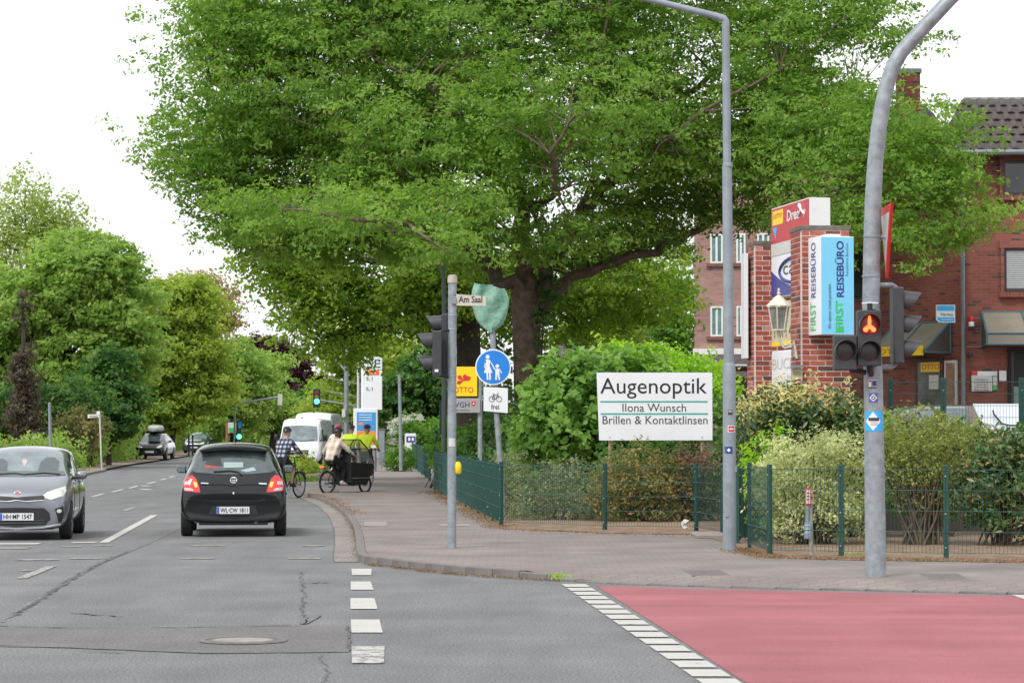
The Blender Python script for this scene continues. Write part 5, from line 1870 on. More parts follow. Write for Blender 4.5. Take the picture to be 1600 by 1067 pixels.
# bank pylon, poster, cabinet and little sign beyond the riders
by_ = 118.0
k = 1 / PM(by_)
bs = thing('pylon_sign', 'tall white pylon sign with green letters and orange band behind the trees', 'sign', W(580, 740, by_))
a, b = W(570, 640, by_), W(597, 556, by_)
MB().box((a + b) / 2, (b.x - a.x, .3, b.z - a.z)).build('pylon', M_SIGNW, bs, world=True)
text(bs, 'SE', W(573.5, 574.5, by_ - .16), XA, ZA, 21 * k, 13 * k, pm('print_dark_green', (.01, .07, .06), .5))
MB().box(W(582, 581.5, by_ - .17), (20 * k, .02, 7 * k)).build('orange_band', pm('print_orange', (.85, .13, .02), .5), bs, world=True)
text(bs, '111', W(575, 584, by_ - .19), XA, ZA, 12 * k, 5 * k, M_SIGNW)
for y in (592, 608):
    text(bs, '5,1', W(572, y + 3, by_ - .16), XA, ZA, 10 * k, 6 * k, M_INK)
MB().tube([W(567.5, 558, by_), W(567.5, 745, by_)], .10, 8).build('post', M_SIGNW, bs, world=True)
MB().tube([W(559.5, 562, by_), W(559.5, 745, by_)], .05, 8).build('post', M_SIGNO, bs, world=True)
MB().tube([W(559.5, 563, by_), W(568, 563, by_)], .05, 6).build('crossbar', M_SIGNO, bs, world=True)
py_ = 104.0
k = 1 / PM(py_)
po = thing('poster_stand', 'white framed stand with a blue and orange poster behind the riders', 'poster', W(575, 735, py_))
a, b = W(552, 700, py_), W(590, 638, py_)
MB().box((a + b) / 2 + YA * .1, (b.x - a.x, .25, b.z - a.z)).build('frame', M_SIGNW, po, world=True, bevel=.02)
for x0, x1, y0, y1, m in ((557.5, 587, 644, 673, pm('poster_blue', (.05, .30, .66), .4, var=.15, scale=2)), (557.5, 587, 673, 694, pm('poster_orange', (.80, .24, .06), .4, var=.2, scale=2)), (560, 567, 660, 664, MATS['poster_orange'])):
    p, q = W(x0, y1, py_ - .04), W(x1, y0, py_ - .04)
    MB().box((p + q) / 2 - (YA * .01 if y1 == 664 else YA * 0), (q.x - p.x, .02, q.z - p.z)).build('poster_print', m, po, world=True)
for j in range(3):
    p = W(571, 648 + j * 4, py_ - .06)
    MB().box(p, (20 * k, .006, 1.2 * k)).build('poster_line', M_SIGNW, po, world=True)
for px in (556, 586):
    MB().tube([W(px, 700, py_ + .1), W(px, 740, py_ + .1)], .06, 8).build('leg', M_ZINC, po, world=True)
gy = G(597, 726, .1).y
gc = thing('grey_cabinet', 'slim grey cable cabinet standing beside the pavement', 'cabinet', G(597, 726, .1))
a, b = W(591.5, 726, gy), W(601.5, 671, gy)
MB().box((a + b) / 2, (b.x - a.x, .3, b.z - a.z)).build('cabinet', M_GALVD, gc, world=True, bevel=.015)
MB().box(Vector(((a.x + b.x) / 2, gy, b.z + .02)), (b.x - a.x + .05, .36, .05)).build('lid', M_ZINC, gc, world=True)
MB().box(Vector(((a.x + b.x) / 2, gy - .16, (a.z + b.z) / 2)), (b.x - a.x - .06, .02, (b.z - a.z) * .85)).build('door', M_GALVD, gc, world=True)
wy2 = 116.0
k = 1 / PM(wy2)
ws = thing('small_info_sign', 'small white sign with blue field standing in the shrubs', 'sign', W(641, 740, wy2))
a, b = W(632.5, 704, wy2), W(650, 677, wy2)
MB().box((a + b) / 2, (b.x - a.x, .12, b.z - a.z)).build('panel', M_SIGNW, ws, world=True, bevel=.01)
MB().box(W(642, 686, wy2 - .07), (14 * k, .02, 9 * k)).build('blue_field', M_NAVY, ws, world=True)
for px in (637.5, 643):
    MB().box(W(px + 2, 686, wy2 - .085), (3.5 * k, .008, 5 * k)).build('white_symbol', M_SIGNW, ws, world=True)
for px in (633.5, 649):
    MB().tube([W(px, 700, wy2), W(px, 732, wy2)], .025, 6).build('leg', M_SIGNO, ws, world=True)
g2 = thing('grey_post', 'plain grey lamp column rising through the dark shrub', 'post', W(626, 735, 103))
MB().tube([W(626.5, 735, 103), W(625.5, 655, 103), W(624, 587, 103)], [.075, .07, .06], 10).build('tube', M_GALVD, g2, world=True, smooth=True)
MB().lathe(W(624, 587, 103), [(.052, 0), (.055, .03), (.01, .05)], 10).build('cap', M_ZINC, g2, world=True)

# distant crossing: lamp column with wires, green signal on a mast arm
dy_ = 135.0
fl = thing('far_lamp_post', 'distant grey lamp column with cross arms behind the riders', 'lamp post', W(541, 730, dy_))
MB().tube([W(541, 728, dy_), W(541, 580, dy_), W(540.5, 545, dy_), W(537, 530, dy_), W(528, 522, dy_)], [.14, .11, .10, .09, .08], 10).build('column', M_GALVD, fl, world=True, smooth=True)
MB().tube([W(540.5, 580, dy_), W(533, 572, dy_), W(520, 558, dy_)], .06, 8).build('arm', M_GALVD, fl, world=True)
MB().box(W(537, 645, dy_ - .2), (.18, .2, .42)).build('control_box', M_SIGNO, fl, world=True)
MB().lathe(W(526, 521, dy_), [(.1, -.1), (.2, 0), (.1, .1)], 8).build('lamp_head', M_ZINC, fl, world=True)
cb_ = thing('mast_arm_rods', 'thin signal mast arm with stay rods reaching over the far crossing', 'mast', W(562, 740, dy_ + 1))
for (x0, y0, x1, y1, r_) in ((500, 625, 556, 634, .05), (510, 611, 560, 620, .03), (515, 591, 566, 601, .03)):
    MB().tube([W(x0, y0, dy_ + 1), W(x1, y1, dy_ + 1)], r_, 6).build('rod', M_GALVD, cb_, world=True)
MB().tube([W(557, 740, dy_ + 1), W(556, 632, dy_ + 1)], .1, 8).build('post', M_GALVD, cb_, world=True)
MB().tube([W(563, 740, dy_ + 1), W(562, 598, dy_ + 1)], .05, 8).build('stay_post', M_GALVD, cb_, world=True)
gs = thing('green_signal', 'distant traffic light showing green on the far mast arm', 'traffic light', W(495, 628, dy_))
MB().box(W(495, 622, dy_), (.36, .3, .95)).build('housing', M_BLK, gs, world=True, bevel=.03)
for yy_, m in ((614, M_LRED), (620.5, M_LYEL), (627, M_GRNON)):
    disc(W(495, yy_, dy_ - .16), (0, -1, 0), .13 if yy_ > 626 else .11).build('lens', m, gs, world=True)
gs2 = thing('green_signal', 'small distant green traffic light low beside the left hedge', 'traffic light', W(373, 700, 190))
MB().box(W(373.5, 677, 190), (.34, .3, 1.1)).build('housing', M_BLK, gs2, world=True)
disc(W(373.5, 682, 189.8), (0, -1, 0), .17).build('lens', M_GRNON, gs2, world=True)
MB().tube([W(373.5, 700, 190.2), W(373.5, 665, 190.2)], .06, 6).build('post', M_GALVD, gs2, world=True)
MB().box(W(375, 664, 189.9), (.22, .1, .5)).build('blue_plate', M_SBLUE, gs2, world=True)
fm = thing('far_signal_arm', 'distant mast arm with a pale signal back over the left lane', 'mast', W(366, 705, 175))
MB().tube([W(366, 705, 175), W(367, 640, 175), W(372, 632, 175), W(385, 628, 175), W(436, 620, 175)], .07, 8).build('arm', M_GALVD, fm, world=True, smooth=True)
MB().box(W(437.5, 624, 175), (.28, .3, .75)).build('signal_back', M_SIGNO, fm, world=True)
fb = thing('far_billboard', 'small pale sign board on a post beside the left hedge in the distance', 'sign', W(360, 705, 185))
MB().box(W(362.5, 668, 185), (.55, .08, .75)).build('panel', M_SIGNO, fb, world=True)
MB().box(W(362.5, 671, 184.9), (.45, .05, .25)).build('print', M_GRN, fb, world=True)
MB().tube([W(354.5, 712, 185.2), W(354.5, 660, 185.2)], .08, 6).build('post', pm('post_red', (.35, .14, .10), .7), fb, world=True)

# left pavement furniture
ly_ = 92.0
lpst = thing('left_grey_post', 'plain grey post rising behind the grey car', 'post', W(79, 740, ly_))
MB().tube([W(79.5, 742, ly_), W(77.5, 631, ly_)], .055, 10).build('tube', M_GALVD, lpst, world=True, smooth=True)
MB().lathe(W(77.5, 631, ly_), [(.06, 0), (.05, .03), (.01, .05)], 8).build('cap', M_ZINC, lpst, world=True)
ny = 108.0
k = 1 / PM(ny)
sn2 = thing('left_street_sign', 'white street name arrow on a thin post by the left hedge', 'sign', W(158, 735, ny))
MB().tube([W(159, 735, ny), W(155.5, 645, ny)], .035, 8).build('post', M_SIGNO, sn2, world=True)
MB().prism([(0, 0), (18 * k, 1.5 * k), (18 * k, 6 * k), (0, 5.5 * k)], W(137, 653, ny - .05), XA, ZA, .03).build('plate', M_SIGNW, sn2, world=True, fixn=True)
MB().box(W(153.5, 645, ny - .05), (5 * k, .03, 5 * k)).build('upper_plate', M_SIGNW, sn2, world=True)
MB().box(W(146, 650, ny - .06), (13 * k, .004, 1.6 * k)).build('print_line', M_ZINC, sn2, world=True)
bq = G(133, 727, .1)
k = 1 / PM(bq.y)
lbn = thing('litter_bin', 'dark grey box bin standing before the left hedge', 'bin', bq)
a, b = W(124, 727, bq.y), W(143, 699.5, bq.y)
MB().box((a + b) / 2, (b.x - a.x, .5, b.z - a.z)).build('body', pm('bin_grey', (.045, .055, .062), .5, var=.2), lbn, world=True, bevel=.02)
MB().box(Vector(((a.x + b.x) / 2, bq.y, b.z + .02)), (b.x - a.x + .04, .54, .06)).build('lid', M_DARKG, lbn, world=True, bevel=.01)
for j in (.2, .75):
    MB().box(Vector(((a.x + b.x) / 2, bq.y - .255, a.z + (b.z - a.z) * j)), (b.x - a.x - .02, .012, .02)).build('seam', M_ZINC, lbn, world=True)
for px, lab in ((295, 'black bollard post in front of the dark parked car, nearer the roof box car'), (301, 'black bollard post in front of the dark parked car, nearer the black hatchback')):
    t = thing('bollard', lab, 'bollard', W(px, 712, 170))
    MB().tube([W(px, 712, 170), W(px, 681, 170)], .06, 8).build('tube', M_BLK, t, world=True)
    MB().lathe(W(px, 681, 170), [(.06, 0), (.07, .03), (.03, .08)], 8).build('cap', M_BLK, t, world=True)

# concrete bin shelter with sloping metal lid behind the tall fence
cy0 = 46.5
k = 1 / PM(cy0)
bxs = thing('bin_shelter', 'exposed aggregate concrete bin shelter with sloping white metal lid', 'bin shelter', W(1560, 720, cy0))
p0, p1 = W(1521, 635, cy0 + .9), W(1543, 680, cy0)
xr = W(1680, 680, cy0).x
M_AGG = pm('aggregate', (.16, .135, .115), .9, var=.5, scale=45, col2=(.30, .27, .24), bump=.6, bscale=50)
gb = 0.7
bk_ = W(1505, 632, cy0 + .9)
M_LID = pm('lid_metal', (.52, .56, .60), .4, .2, var=.06)
mb = MB()
mb.add([Vector((p1.x, cy0, gb)), Vector((p1.x, cy0, p1.z)), Vector((p0.x, cy0 + .9, p0.z + .02)), Vector((bk_.x - .1, cy0 + 1.7, p0.z)), Vector((bk_.x - .2, cy0 + 1.7, gb)),
        Vector((xr, cy0, gb)), Vector((xr, cy0, p1.z)), Vector((xr, cy0 + .9, p0.z + .02)), Vector((xr, cy0 + 1.7, p0.z)), Vector((xr, cy0 + 1.7, gb))],
       [(0, 1, 2, 3, 4), (0, 5, 6, 1), (1, 6, 7, 2), (2, 7, 8, 3), (3, 8, 9, 4), (5, 9, 8, 7, 6)])
mb.build('box', M_AGG, bxs, world=True, fixn=True)
lidv = [Vector((p1.x - .01, cy0 - .03, p1.z + .01)), Vector((xr, cy0 - .03, p1.z + .01)), Vector((xr, cy0 + .9, p0.z + .05)), Vector((p0.x - .01, cy0 + .9, p0.z + .05))]
mb = MB()
mb.add(lidv + [v + Vector((0, -.03, -.05)) for v in lidv], [(0, 1, 2, 3), (7, 6, 5, 4), (0, 4, 5, 1), (1, 5, 6, 2), (2, 6, 7, 3), (3, 7, 4, 0)])
ld = mb.build('lid', M_LID, bxs, world=True, fixn=True)
def LDP(u, v):
    return lidv[0].lerp(lidv[3], v) + (lidv[1] - lidv[0]) * u + Vector((0, -.05, .03))
Wl = (lidv[1] - lidv[0]).length
MB().tube([LDP(.28 / Wl, .72), LDP(.27 / Wl, .60), LDP(.33 / Wl, .30), LDP(.45 / Wl, .24), LDP(1.2 / Wl, .24)], .016, 8).build('handle', M_BLK, ld, world=True, smooth=True)
nl = (lidv[1] - lidv[0]).cross(lidv[3] - lidv[0]).normalized()
MB().prism([(0, 0), (.17, 0), (.17, .05), (0, .05)], LDP(.06 / Wl, .06), (lidv[1] - lidv[0]).normalized(), (lidv[3] - lidv[0]).normalized(), .006).build('red_label', M_SRED, ld, world=True, fixn=True)

# ------------------------------------------------------------------ vehicles
def carpaint(name, col, metal=0.0, rough=0.25, coat=1.0, spec=0.5):
    return pm(name, col, rough, metal, var=0.05, scale=2, coat=coat, spec=spec)
M_PBLK = carpaint('paint_black', (0.006, 0.007, 0.010), coat=0.42, spec=0.35, rough=.15)
M_PGREY = carpaint('paint_grey', (0.205, 0.22, 0.25), 0.5, 0.3)
M_PSILV = carpaint('paint_silver', (0.55, 0.57, 0.60), 0.4)
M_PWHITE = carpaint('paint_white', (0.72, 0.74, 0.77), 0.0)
M_PDKG = carpaint('paint_dark_teal', (0.05, 0.075, 0.08), 0.3)
M_PREDC = carpaint('paint_red', (0.35, 0.03, 0.03))
M_CGL = pm('car_glass', (0.055, 0.075, 0.078), 0.04, var=0.6, scale=2.2, spec=0.9, coat=0.5)
M_CGLF = pm('car_windscreen', (0.13, 0.17, 0.18), 0.05, var=0.45, scale=2.5, spec=0.9, coat=0.6)
M_TAIL = pm('tail_lamp_red', (0.50, 0.012, 0.016), 0.12, var=0.2, scale=14, coat=1.0, emit=0.25)
M_TLIT = pm('tail_lamp_lit', (1.0, 0.20, 0.03), 0.2, var=0.1, emit=2.2)
M_TCLR = pm('tail_lamp_clear', (0.50, 0.42, 0.42), 0.12, var=0.2, scale=20, coat=1.0)
M_HEAD = pm('head_lamp', (0.55, 0.60, 0.52), 0.08, var=0.3, scale=18, coat=1.0)
M_HLIT = pm('head_lamp_lit', (1.0, 1.0, 0.85), 0.2, var=0.02, emit=3.0)
M_RIM = pm('alloy', (0.32, 0.33, 0.34), 0.35, 0.8, var=0.1)
M_PLATE = pm('plate_white', (0.66, 0.67, 0.68), 0.4, var=0.04)
M_EU = pm('plate_blue', (0.02, 0.10, 0.50), 0.4, var=0.05)

def half_profile(zb, zt, wl, wm, wb, zbelt, wt, crown=0.02):
    """11 points from keel to roof centre"""
    zr = zt - zbelt
    return [(0, zb), (wl * .72, zb), (wl * .95, zb + .035), (wm, zb + .34 * (zbelt - zb)), (wm, zb + .72 * (zbelt - zb)), (wb, zbelt - .012),
            (wt + (wb - wt) * .42, zbelt + zr * .5), (wt + (wb - wt) * .06, zt - min(.10, zr * .25)), (wt * .90, zt - min(.03, zr * .1)), (wt * .5, zt + crown * .4), (0, zt + crown)]

def loft_car(stations, arches=(), sub=2):
    bm = bmesh.new()
    rows = []
    for y, prof in stations:
        L, R = [], []
        for i, (x, z) in enumerate(prof):
            if x < 1e-6:
                v = bm.verts.new((0, y, z))
                L.append(v)
                R.append(v)
            else:
                L.append(bm.verts.new((-x, y, z)))
                R.append(bm.verts.new((x, y, z)))
        rows.append((L, R))
    n = len(rows[0][0])
    for a, b in zip(rows[:-1], rows[1:]):
        for i in range(n - 1):
            for S, fl in ((0, False), (1, True)):
                q = [a[S][i], a[S][i + 1], b[S][i + 1], b[S][i]]
                bm.faces.new(q[::-1] if fl else q)
    for (L, R), fl in ((rows[0], False), (rows[-1], True)):
        for i in range(n - 1):
            q = []
            for v in (L[i], R[i], R[i + 1], L[i + 1]):
                if v not in q:
                    q.append(v)
            if len(q) > 2:
                bm.faces.new(q[::-1] if fl else q)
    bmesh.ops.recalc_face_normals(bm, faces=bm.faces)
    me = bpy.data.meshes.new('tmp')
    bm.to_mesh(me)
    bm.free()
    ob = bpy.data.objects.new('tmp', me)
    COL.objects.link(ob)
    md = ob.modifiers.new('s', 'SUBSURF')
    md.levels = md.render_levels = sub
    cut = None
    if arches:
        mb = MB()
        for (y, z, r, w) in arches:
            for s in (-1, 1):
                mb.cyl((s * (w - .27), y, z), (s * (w + .3), y, z), r, n=28)
        cme = bpy.data.meshes.new('cut')
        cme.from_pydata([tuple(v) for v in mb.v], [], mb.f)
        cb = bmesh.new()
        cb.from_mesh(cme)
        bmesh.ops.recalc_face_normals(cb, faces=cb.faces)
        cb.to_mesh(cme)
        cb.free()
        cut = bpy.data.objects.new('cut', cme)
        COL.objects.link(cut)
        bo = ob.modifiers.new('b', 'BOOLEAN')
        bo.object = cut
        bo.operation = 'DIFFERENCE'
        bo.solver = 'EXACT'
    bpy.context.view_layer.update()
    out = eval_mesh(ob)
    bpy.data.objects.remove(ob)
    if cut:
        bpy.data.objects.remove(cut)
    return out

class Car:
    def __init__(s, name, label, loc, rz, stations, paint, arches=(), group=None, sub=2):
        s.t = thing(name, label, 'van' if 'van' in name else 'car', loc, rz, group)
        me = loft_car(stations, arches, sub)
        me.name = 'body'
        me.materials.clear()
        me.shade_smooth()
        me.set_sharp_from_angle(angle=rad(42))
        s.body = link('body', me, paint, s.t)
        s.bvh = BVHTree.FromPolygons([v.co.copy() for v in me.vertices], [tuple(p.vertices) for p in me.polygons])
    def hit(s, view, u, v):
        if view == 'rear':
            o, d = Vector((u, -20, v)), Vector((0, 1, 0))
        elif view == 'front':
            o, d = Vector((u, 20, v)), Vector((0, -1, 0))
        elif view == 'right':
            o, d = Vector((20, u, v)), Vector((-1, 0, 0))
        elif view == 'left':
            o, d = Vector((-20, u, v)), Vector((1, 0, 0))
        else:
            o, d = Vector((u, v, 20)), Vector((0, 0, -1))
        h = s.bvh.ray_cast(o, d)
        if h[0] is None:
            p = o.copy()
            if view in ('rear', 'front'):
                p.y = 0
            h = s.bvh.find_nearest(p)
        return h[0], h[1], d
    def patch(s, name, view, poly, mat, off=0.005, res=0.05, parent=None, mirror=False):
        outs = []
        for m in ((1, -1) if mirror else (1,)):
            bm = bmesh.new()
            vs = [bm.verts.new((a * m, b, 0)) for a, b in poly]
            bm.faces.new(vs)
            bmesh.ops.triangulate(bm, faces=bm.faces)
            for _ in range(5):
                ed = [e for e in bm.edges if e.calc_length() > res]
                if not ed:
                    break
                bmesh.ops.subdivide_edges(bm, edges=ed, cuts=1)
                bmesh.ops.triangulate(bm, faces=bm.faces)
            for v in bm.verts:
                p, nn, d = s.hit(view, v.co.x, v.co.y)
                if nn.dot(d) > 0:
                    nn = -nn
                v.co = p + nn * off
            me = bpy.data.meshes.new(name)
            bmesh.ops.recalc_face_normals(bm, faces=bm.faces)
            f0 = sum((f.normal for f in bm.faces), Vector())
            if f0.dot(d) > 0:
                bmesh.ops.reverse_faces(bm, faces=bm.faces)
            bm.to_mesh(me)
            bm.free()
            me.shade_smooth()
            outs.append(link(name, me, mat, parent or s.t))
        return outs[0] if len(outs) == 1 else outs
    def strip(s, name, view, pts, w, mat, off=0.006, parent=None):
        mb = MB()
        q = []
        for i in range(len(pts) - 1):
            for k in range(6):
                f = k / 6
                q.append((pts[i][0] * (1 - f) + pts[i + 1][0] * f, pts[i][1] * (1 - f) + pts[i + 1][1] * f))
        q.append(pts[-1])
        P = []
        for u, v in q:
            p, nn, d = s.hit(view, u, v)
            if nn.dot(d) > 0:
                nn = -nn
            P.append(p + nn * off)
        mb.tube(P, w, 5)
        return mb.build(name, mat, parent or s.t, smooth=True)
    def plate(s, view, c, w, h, txt, tilt=0.0):
        p, nn, d = s.hit(view, c[0], c[1])
        p = p - d * 0.02
        ux = Vector((1, 0, 0)) if view == 'rear' else Vector((-1, 0, 0))
        uy = (ZA - d * (-tilt)).normalized()
        o = p - ux * w / 2 - uy * h / 2
        pl = MB().prism([(0, 0), (w, 0), (w, h), (0, h)], o, ux, uy, .02).build('number_plate', M_PLATE, s.t, fixn=True)
        MB().prism([(0.004, .004), (w * .075, .004), (w * .075, h - .004), (.004, h - .004)], o - d * .002, ux, uy, .002).build('country_band', M_EU, pl, fixn=True)
        if txt:
            text(pl, txt, o + ux * w * .11 + uy * h * .17, ux, uy, w * .84, h * .66, M_INK, world=False, off=.003, bold=.018)
        return pl
    def wheels(s, ys, x, r, w=0.19):
        for y in ys:
            for sx in (-1, 1):
                c = Vector((sx * (x - w / 2), y, r))
                t = MB().lathe(c - XA * w / 2, [(r * .62, 0), (r * .93, 0), (r, .025), (r, w - .025), (r * .93, w), (r * .62, w)], 28, ax=(1, 0, 0))
                wh = t.build('wheel', M_RUB, s.t, smooth=True)
                f = c + XA * sx * (w / 2 - .012)
                rm = MB().lathe(f, [(r * .63, 0), (r * .60, .012 * 1), (r * .15, .004), (.01, .012)], 20, ax=(sx, 0, 0))
                rm.build('rim', M_RIM, wh, smooth=True)
                sp_ = MB()
                for k in range(5):
                    a = 2 * PI * k / 5
                    sp_.box(f + XA * sx * .014 + Vector((0, math.cos(a), math.sin(a))) * r * .36, (.012, r * .10, r * .42), M=Matrix.Rotation(-(PI / 2 - a), 3, 'X'))
                kind(sp_.build('spokes', M_RIM, wh), 'stuff')
    def mirrors(s, y, z, x0, x1, h=.12, mat=None, cab=None):
        for sx in (-1, 1):
            mb = MB()
            cx_ = sx * (x0 + x1) / 2
            n, m = 14, 8
            vs, fs = [], []
            for j in range(m + 1):
                ph = PI * j / m
                for i in range(n):
                    th = 2 * PI * i / n
                    q = lambda c, e: math.copysign(abs(c) ** e, c)
                    vs.append(Vector((cx_ + (x1 - x0) / 2 * q(math.cos(th), .6) * math.sin(ph) ** .5 if 0 < j < m else cx_, y + .07 * -math.cos(ph), z + h / 2 * (q(math.sin(th), .6) * math.sin(ph) ** .5 if 0 < j < m else 0))))
            for j in range(m):
                for i in range(n):
                    i2 = (i + 1) % n
                    fs.append((j * n + i, j * n + i2, (j + 1) * n + i2, (j + 1) * n + i))
            mb.add(vs, fs)
            mi = mb.build('mirror', mat, s.t, smooth=True)
            MB().box((cx_, y - .062, z), ((x1 - x0) * .8, .02, h * .76)).build('mirror_glass', M_CGLF, mi, bevel=.01)
            MB().box((sx * (x0 - .03), y + .02, z - h * .35), (.12, .05, .04)).build('mirror_arm', M_BLK, mi)

def hatch_stations(L, H, W2, hood=0.72, belt=0.93, rear=0.0, wt=0.56, cowl=0.36, clear=0.2, roofb=0.16, roofy0=0.30):
    """rear at y=0, nose at y=L; W2 half width"""
    w = W2
    S = []
    hp = half_profile
    S.append((0.035, hp(clear + .08, .60, w * .80, w * .86, w * .86, .52, w * .70, .0)))
    S.append((0.0, hp(clear + .06, .70, w * .86, w * .92, w * .90, .55, w * .80, .0)))
    S.append((0.055, hp(clear + .04, .86, w * .92, w * .985, w * .955, .64, w * .88, .0)))
    S.append((0.115, hp(clear + .03, .97, w * .95, w * 1.0, w * .965, .80, w * .86, .01)))
    S.append((0.19, hp(clear + .02, 1.06, w * .96, w * 1.0, w * .965, .90, w * .80, .015)))
    S.append((0.19 + (roofy0) * .55, hp(clear, H - .24, w * .96, w * 1.0, w * .96, belt, w * .70, .02)))
    S.append((0.19 + (roofy0) * .98, hp(clear, H - .055, w * .96, w * 1.0, w * .96, belt, w * .62, .02)))
    S.append((0.30 + roofy0, hp(clear, H - .02, w * .96, w * 1.0, w * .965, belt, wt, .02)))
    S.append((L * .40, hp(clear, H, w * .96, w * 1.0, w * .975, belt - .01, wt * 1.04, .025)))
    S.append((L * .54, hp(clear, H - .025, w * .96, w * 1.0, w * .975, belt - .03, wt * 1.02, .025)))
    S.append((L * .605, hp(clear, H - .10, w * .96, w * 1.0, w * .97, belt - .04, wt * .98, .02)))
    yc = L * .775
    S.append((yc - .02, hp(clear, hood + .235, w * .96, w * 1.0, w * .965, hood + .17, w * .84, .015)))
    S.append((yc + .06, hp(clear, hood + .195, w * .96, w * 1.0, w * .955, hood + .14, w * .84, .02)))
    S.append((L * .90, hp(clear - .01, hood + .09, w * .95, w * .985, w * .92, hood + .0, w * .76, .02)))
    S.append((L - .10, hp(clear - .01, hood - .02, w * .90, w * .93, w * .84, hood - .10, w * .66, .02)))
    S.append((L - .015, hp(clear, hood - .14, w * .80, w * .83, w * .78, hood - .22, w * .58, .01)))
    S.append((L, hp(clear + .04, hood - .20, w * .70, w * .76, w * .72, hood - .28, w * .5, .0)))
    return S

# ---- black hatchback seen from behind
ty = G(370, 838).y
T_yaw = math.atan2(0.095, 1.0)
tpos = Vector(((369.5 - CX) * (ty + 0.15) / FPX, ty + 0.1, 0))
tS = hatch_stations(3.75, 1.50, 0.845, hood=.80, belt=.95, wt=.60, roofy0=.33)
ar = ((0.62, .295, .335, .845), (3.05, .295, .335, .845))
tc_ = Car('black_hatchback', 'small black hatchback seen from behind with red brake lights', (tpos.x, tpos.y - .35, 0), T_yaw, tS, M_PBLK, ar)
tc_.wheels((0.62, 3.05), .845, .295, .185)
gl = tc_.patch('rear_window', 'rear', [(-.53, 1.365), (-.3, 1.39), (0, 1.395), (.3, 1.39), (.53, 1.365), (.61, 1.20), (.665, 1.06), (.60, 1.03), (.3, 1.005), (0, 1.0), (-.3, 1.005), (-.60, 1.03), (-.665, 1.06), (-.61, 1.20)], M_CGL, .006)
tc_.patch('through_view', 'rear', [(-.16, 1.19), (.15, 1.19), (.15, 1.11), (-.16, 1.10)], pm('seen_windscreen', (.28, .38, .37), .1, var=.1, spec=.8), .009, parent=gl)  # bright view out through the front windscreen, painted on the opaque rear glass
tc_.patch('red_bag', 'rear', [(-.46, 1.15), (-.25, 1.12), (-.26, 1.09), (-.47, 1.10)], pm('red_cloth', (.35, .06, .05), .4), .009, parent=gl)
tc_.patch('white_bag', 'rear', [(.10, 1.06), (.32, 1.11), (.36, 1.06), (.2, 1.035)], pm('pale_cloth', (.30, .40, .42), .4), .009, parent=gl)
tc_.patch('dark_headrest', 'rear', [(-.42, 1.28), (-.22, 1.28), (-.18, 1.13), (-.46, 1.13)], pm('dark_seat', (.03, .04, .042), .3), .0075, parent=gl)
tc_.strip('wiper', 'rear', [(.14, .985), (.08, 1.03), (-.05, 1.05), (-.32, 1.035)], .011, M_BLK, .022, parent=gl)
sp_ = MB()
sp_.prism([(-.56, 1.39), (-.3, 1.43), (0, 1.44), (.3, 1.43), (.56, 1.39), (.54, 1.365), (0, 1.40), (-.54, 1.365)], (0, .33, 0), XA, ZA, .22)
sp_.build('spoiler', M_PBLK, tc_.t, fixn=True, smooth=True)
tl = tc_.patch('tail_light', 'rear', [(-.66, .985), (-.60, .93), (-.56, .84), (-.525, .715), (-.64, .72), (-.775, .735), (-.79, .80), (-.775, .90), (-.72, .965)], M_TAIL, .012, mirror=True)
for i, sg in enumerate((1, -1)):
    tc_.patch('reverse_lens', 'rear', [(sg * a, b) for a, b in ((-.775, .79), (-.66, .775), (-.63, .735), (-.77, .745))], M_TCLR, .018, parent=tl[i])
    tc_.patch('clear_lens', 'rear', [(sg * a, b) for a, b in ((-.77, .88), (-.70, .885), (-.69, .835), (-.775, .83))], M_TCLR, .018, parent=tl[i])
    tc_.patch('lit_lamp', 'rear', [(sg * a, b) for a, b in ((-.645, .88), (-.59, .87), (-.57, .80), (-.61, .79))], M_TLIT, .019, parent=tl[i])
em = MB()
p, nn, d = tc_.hit('rear', 0, .905)
em.torus(p + nn * .012, nn, .052, .0085, 24, 6)
bdg = em.build('badge', M_CHROME, tc_.t, smooth=True)
em = MB()
for (a, b) in ((.05, .018), (.018, .035)):
    vs = []
    for t in np.linspace(0, 2 * PI, 25):
        vs.append(p + nn * .014 + Vector((a * math.cos(t), 0, (.016 if a > .03 else 0) + b * math.sin(t))))
    MB().tube(vs, .006, 5).build('badge_oval', M_CHROME, bdg, smooth=True)
tc_.patch('lettering_strip', 'rear', [(-.52, .87), (-.40, .865), (-.40, .85), (-.52, .855)], M_CHROME, .008)
tc_.patch('lettering_strip', 'rear', [(.40, .865), (.53, .86), (.53, .84), (.41, .845)], M_CHROME, .008)
tc_.strip('tailgate_seam', 'rear', [(-.53, .72), (-.50, .60), (-.40, .575), (0, .57), (.40, .575), (.50, .60), (.53, .72)], .006, M_BLK, .003)
tc_.strip('tailgate_crease', 'rear', [(-.52, .835), (-.2, .84), (0, .815), (.2, .84), (.52, .835)], .007, M_PBLK, .004)
tc_.strip('bumper_ledge', 'rear', [(-.78, .60), (-.55, .57), (-.3, .535), (0, .53), (.3, .535), (.55, .57), (.78, .60)], .012, M_PBLK, .010)
tc_.patch('lock', 'rear', [(-.012, .72), (.012, .72), (.012, .69), (-.012, .69)], M_CHROME, .008)
tc_.plate('rear', (-.005, .43), .52, .112, 'WL\u00b7CW 1811')
tc_.patch('plate_recess', 'rear', [(-.34, .50), (.34, .50), (.40, .36), (-.40, .36)], M_BLK, .003)
tc_.strip('lower_bumper_edge', 'rear', [(-.72, .30), (-.4, .285), (0, .28), (.4, .285), (.72, .30)], .014, M_BLK, .004)
MB().box((0, .35, .235), (1.1, .5, .09)).build('underbody', M_BLK, tc_.t)
MB().cyl((.36, .08, .235), (.36, .4, .235), .028, n=10).build('exhaust', M_ZINC, tc_.t)
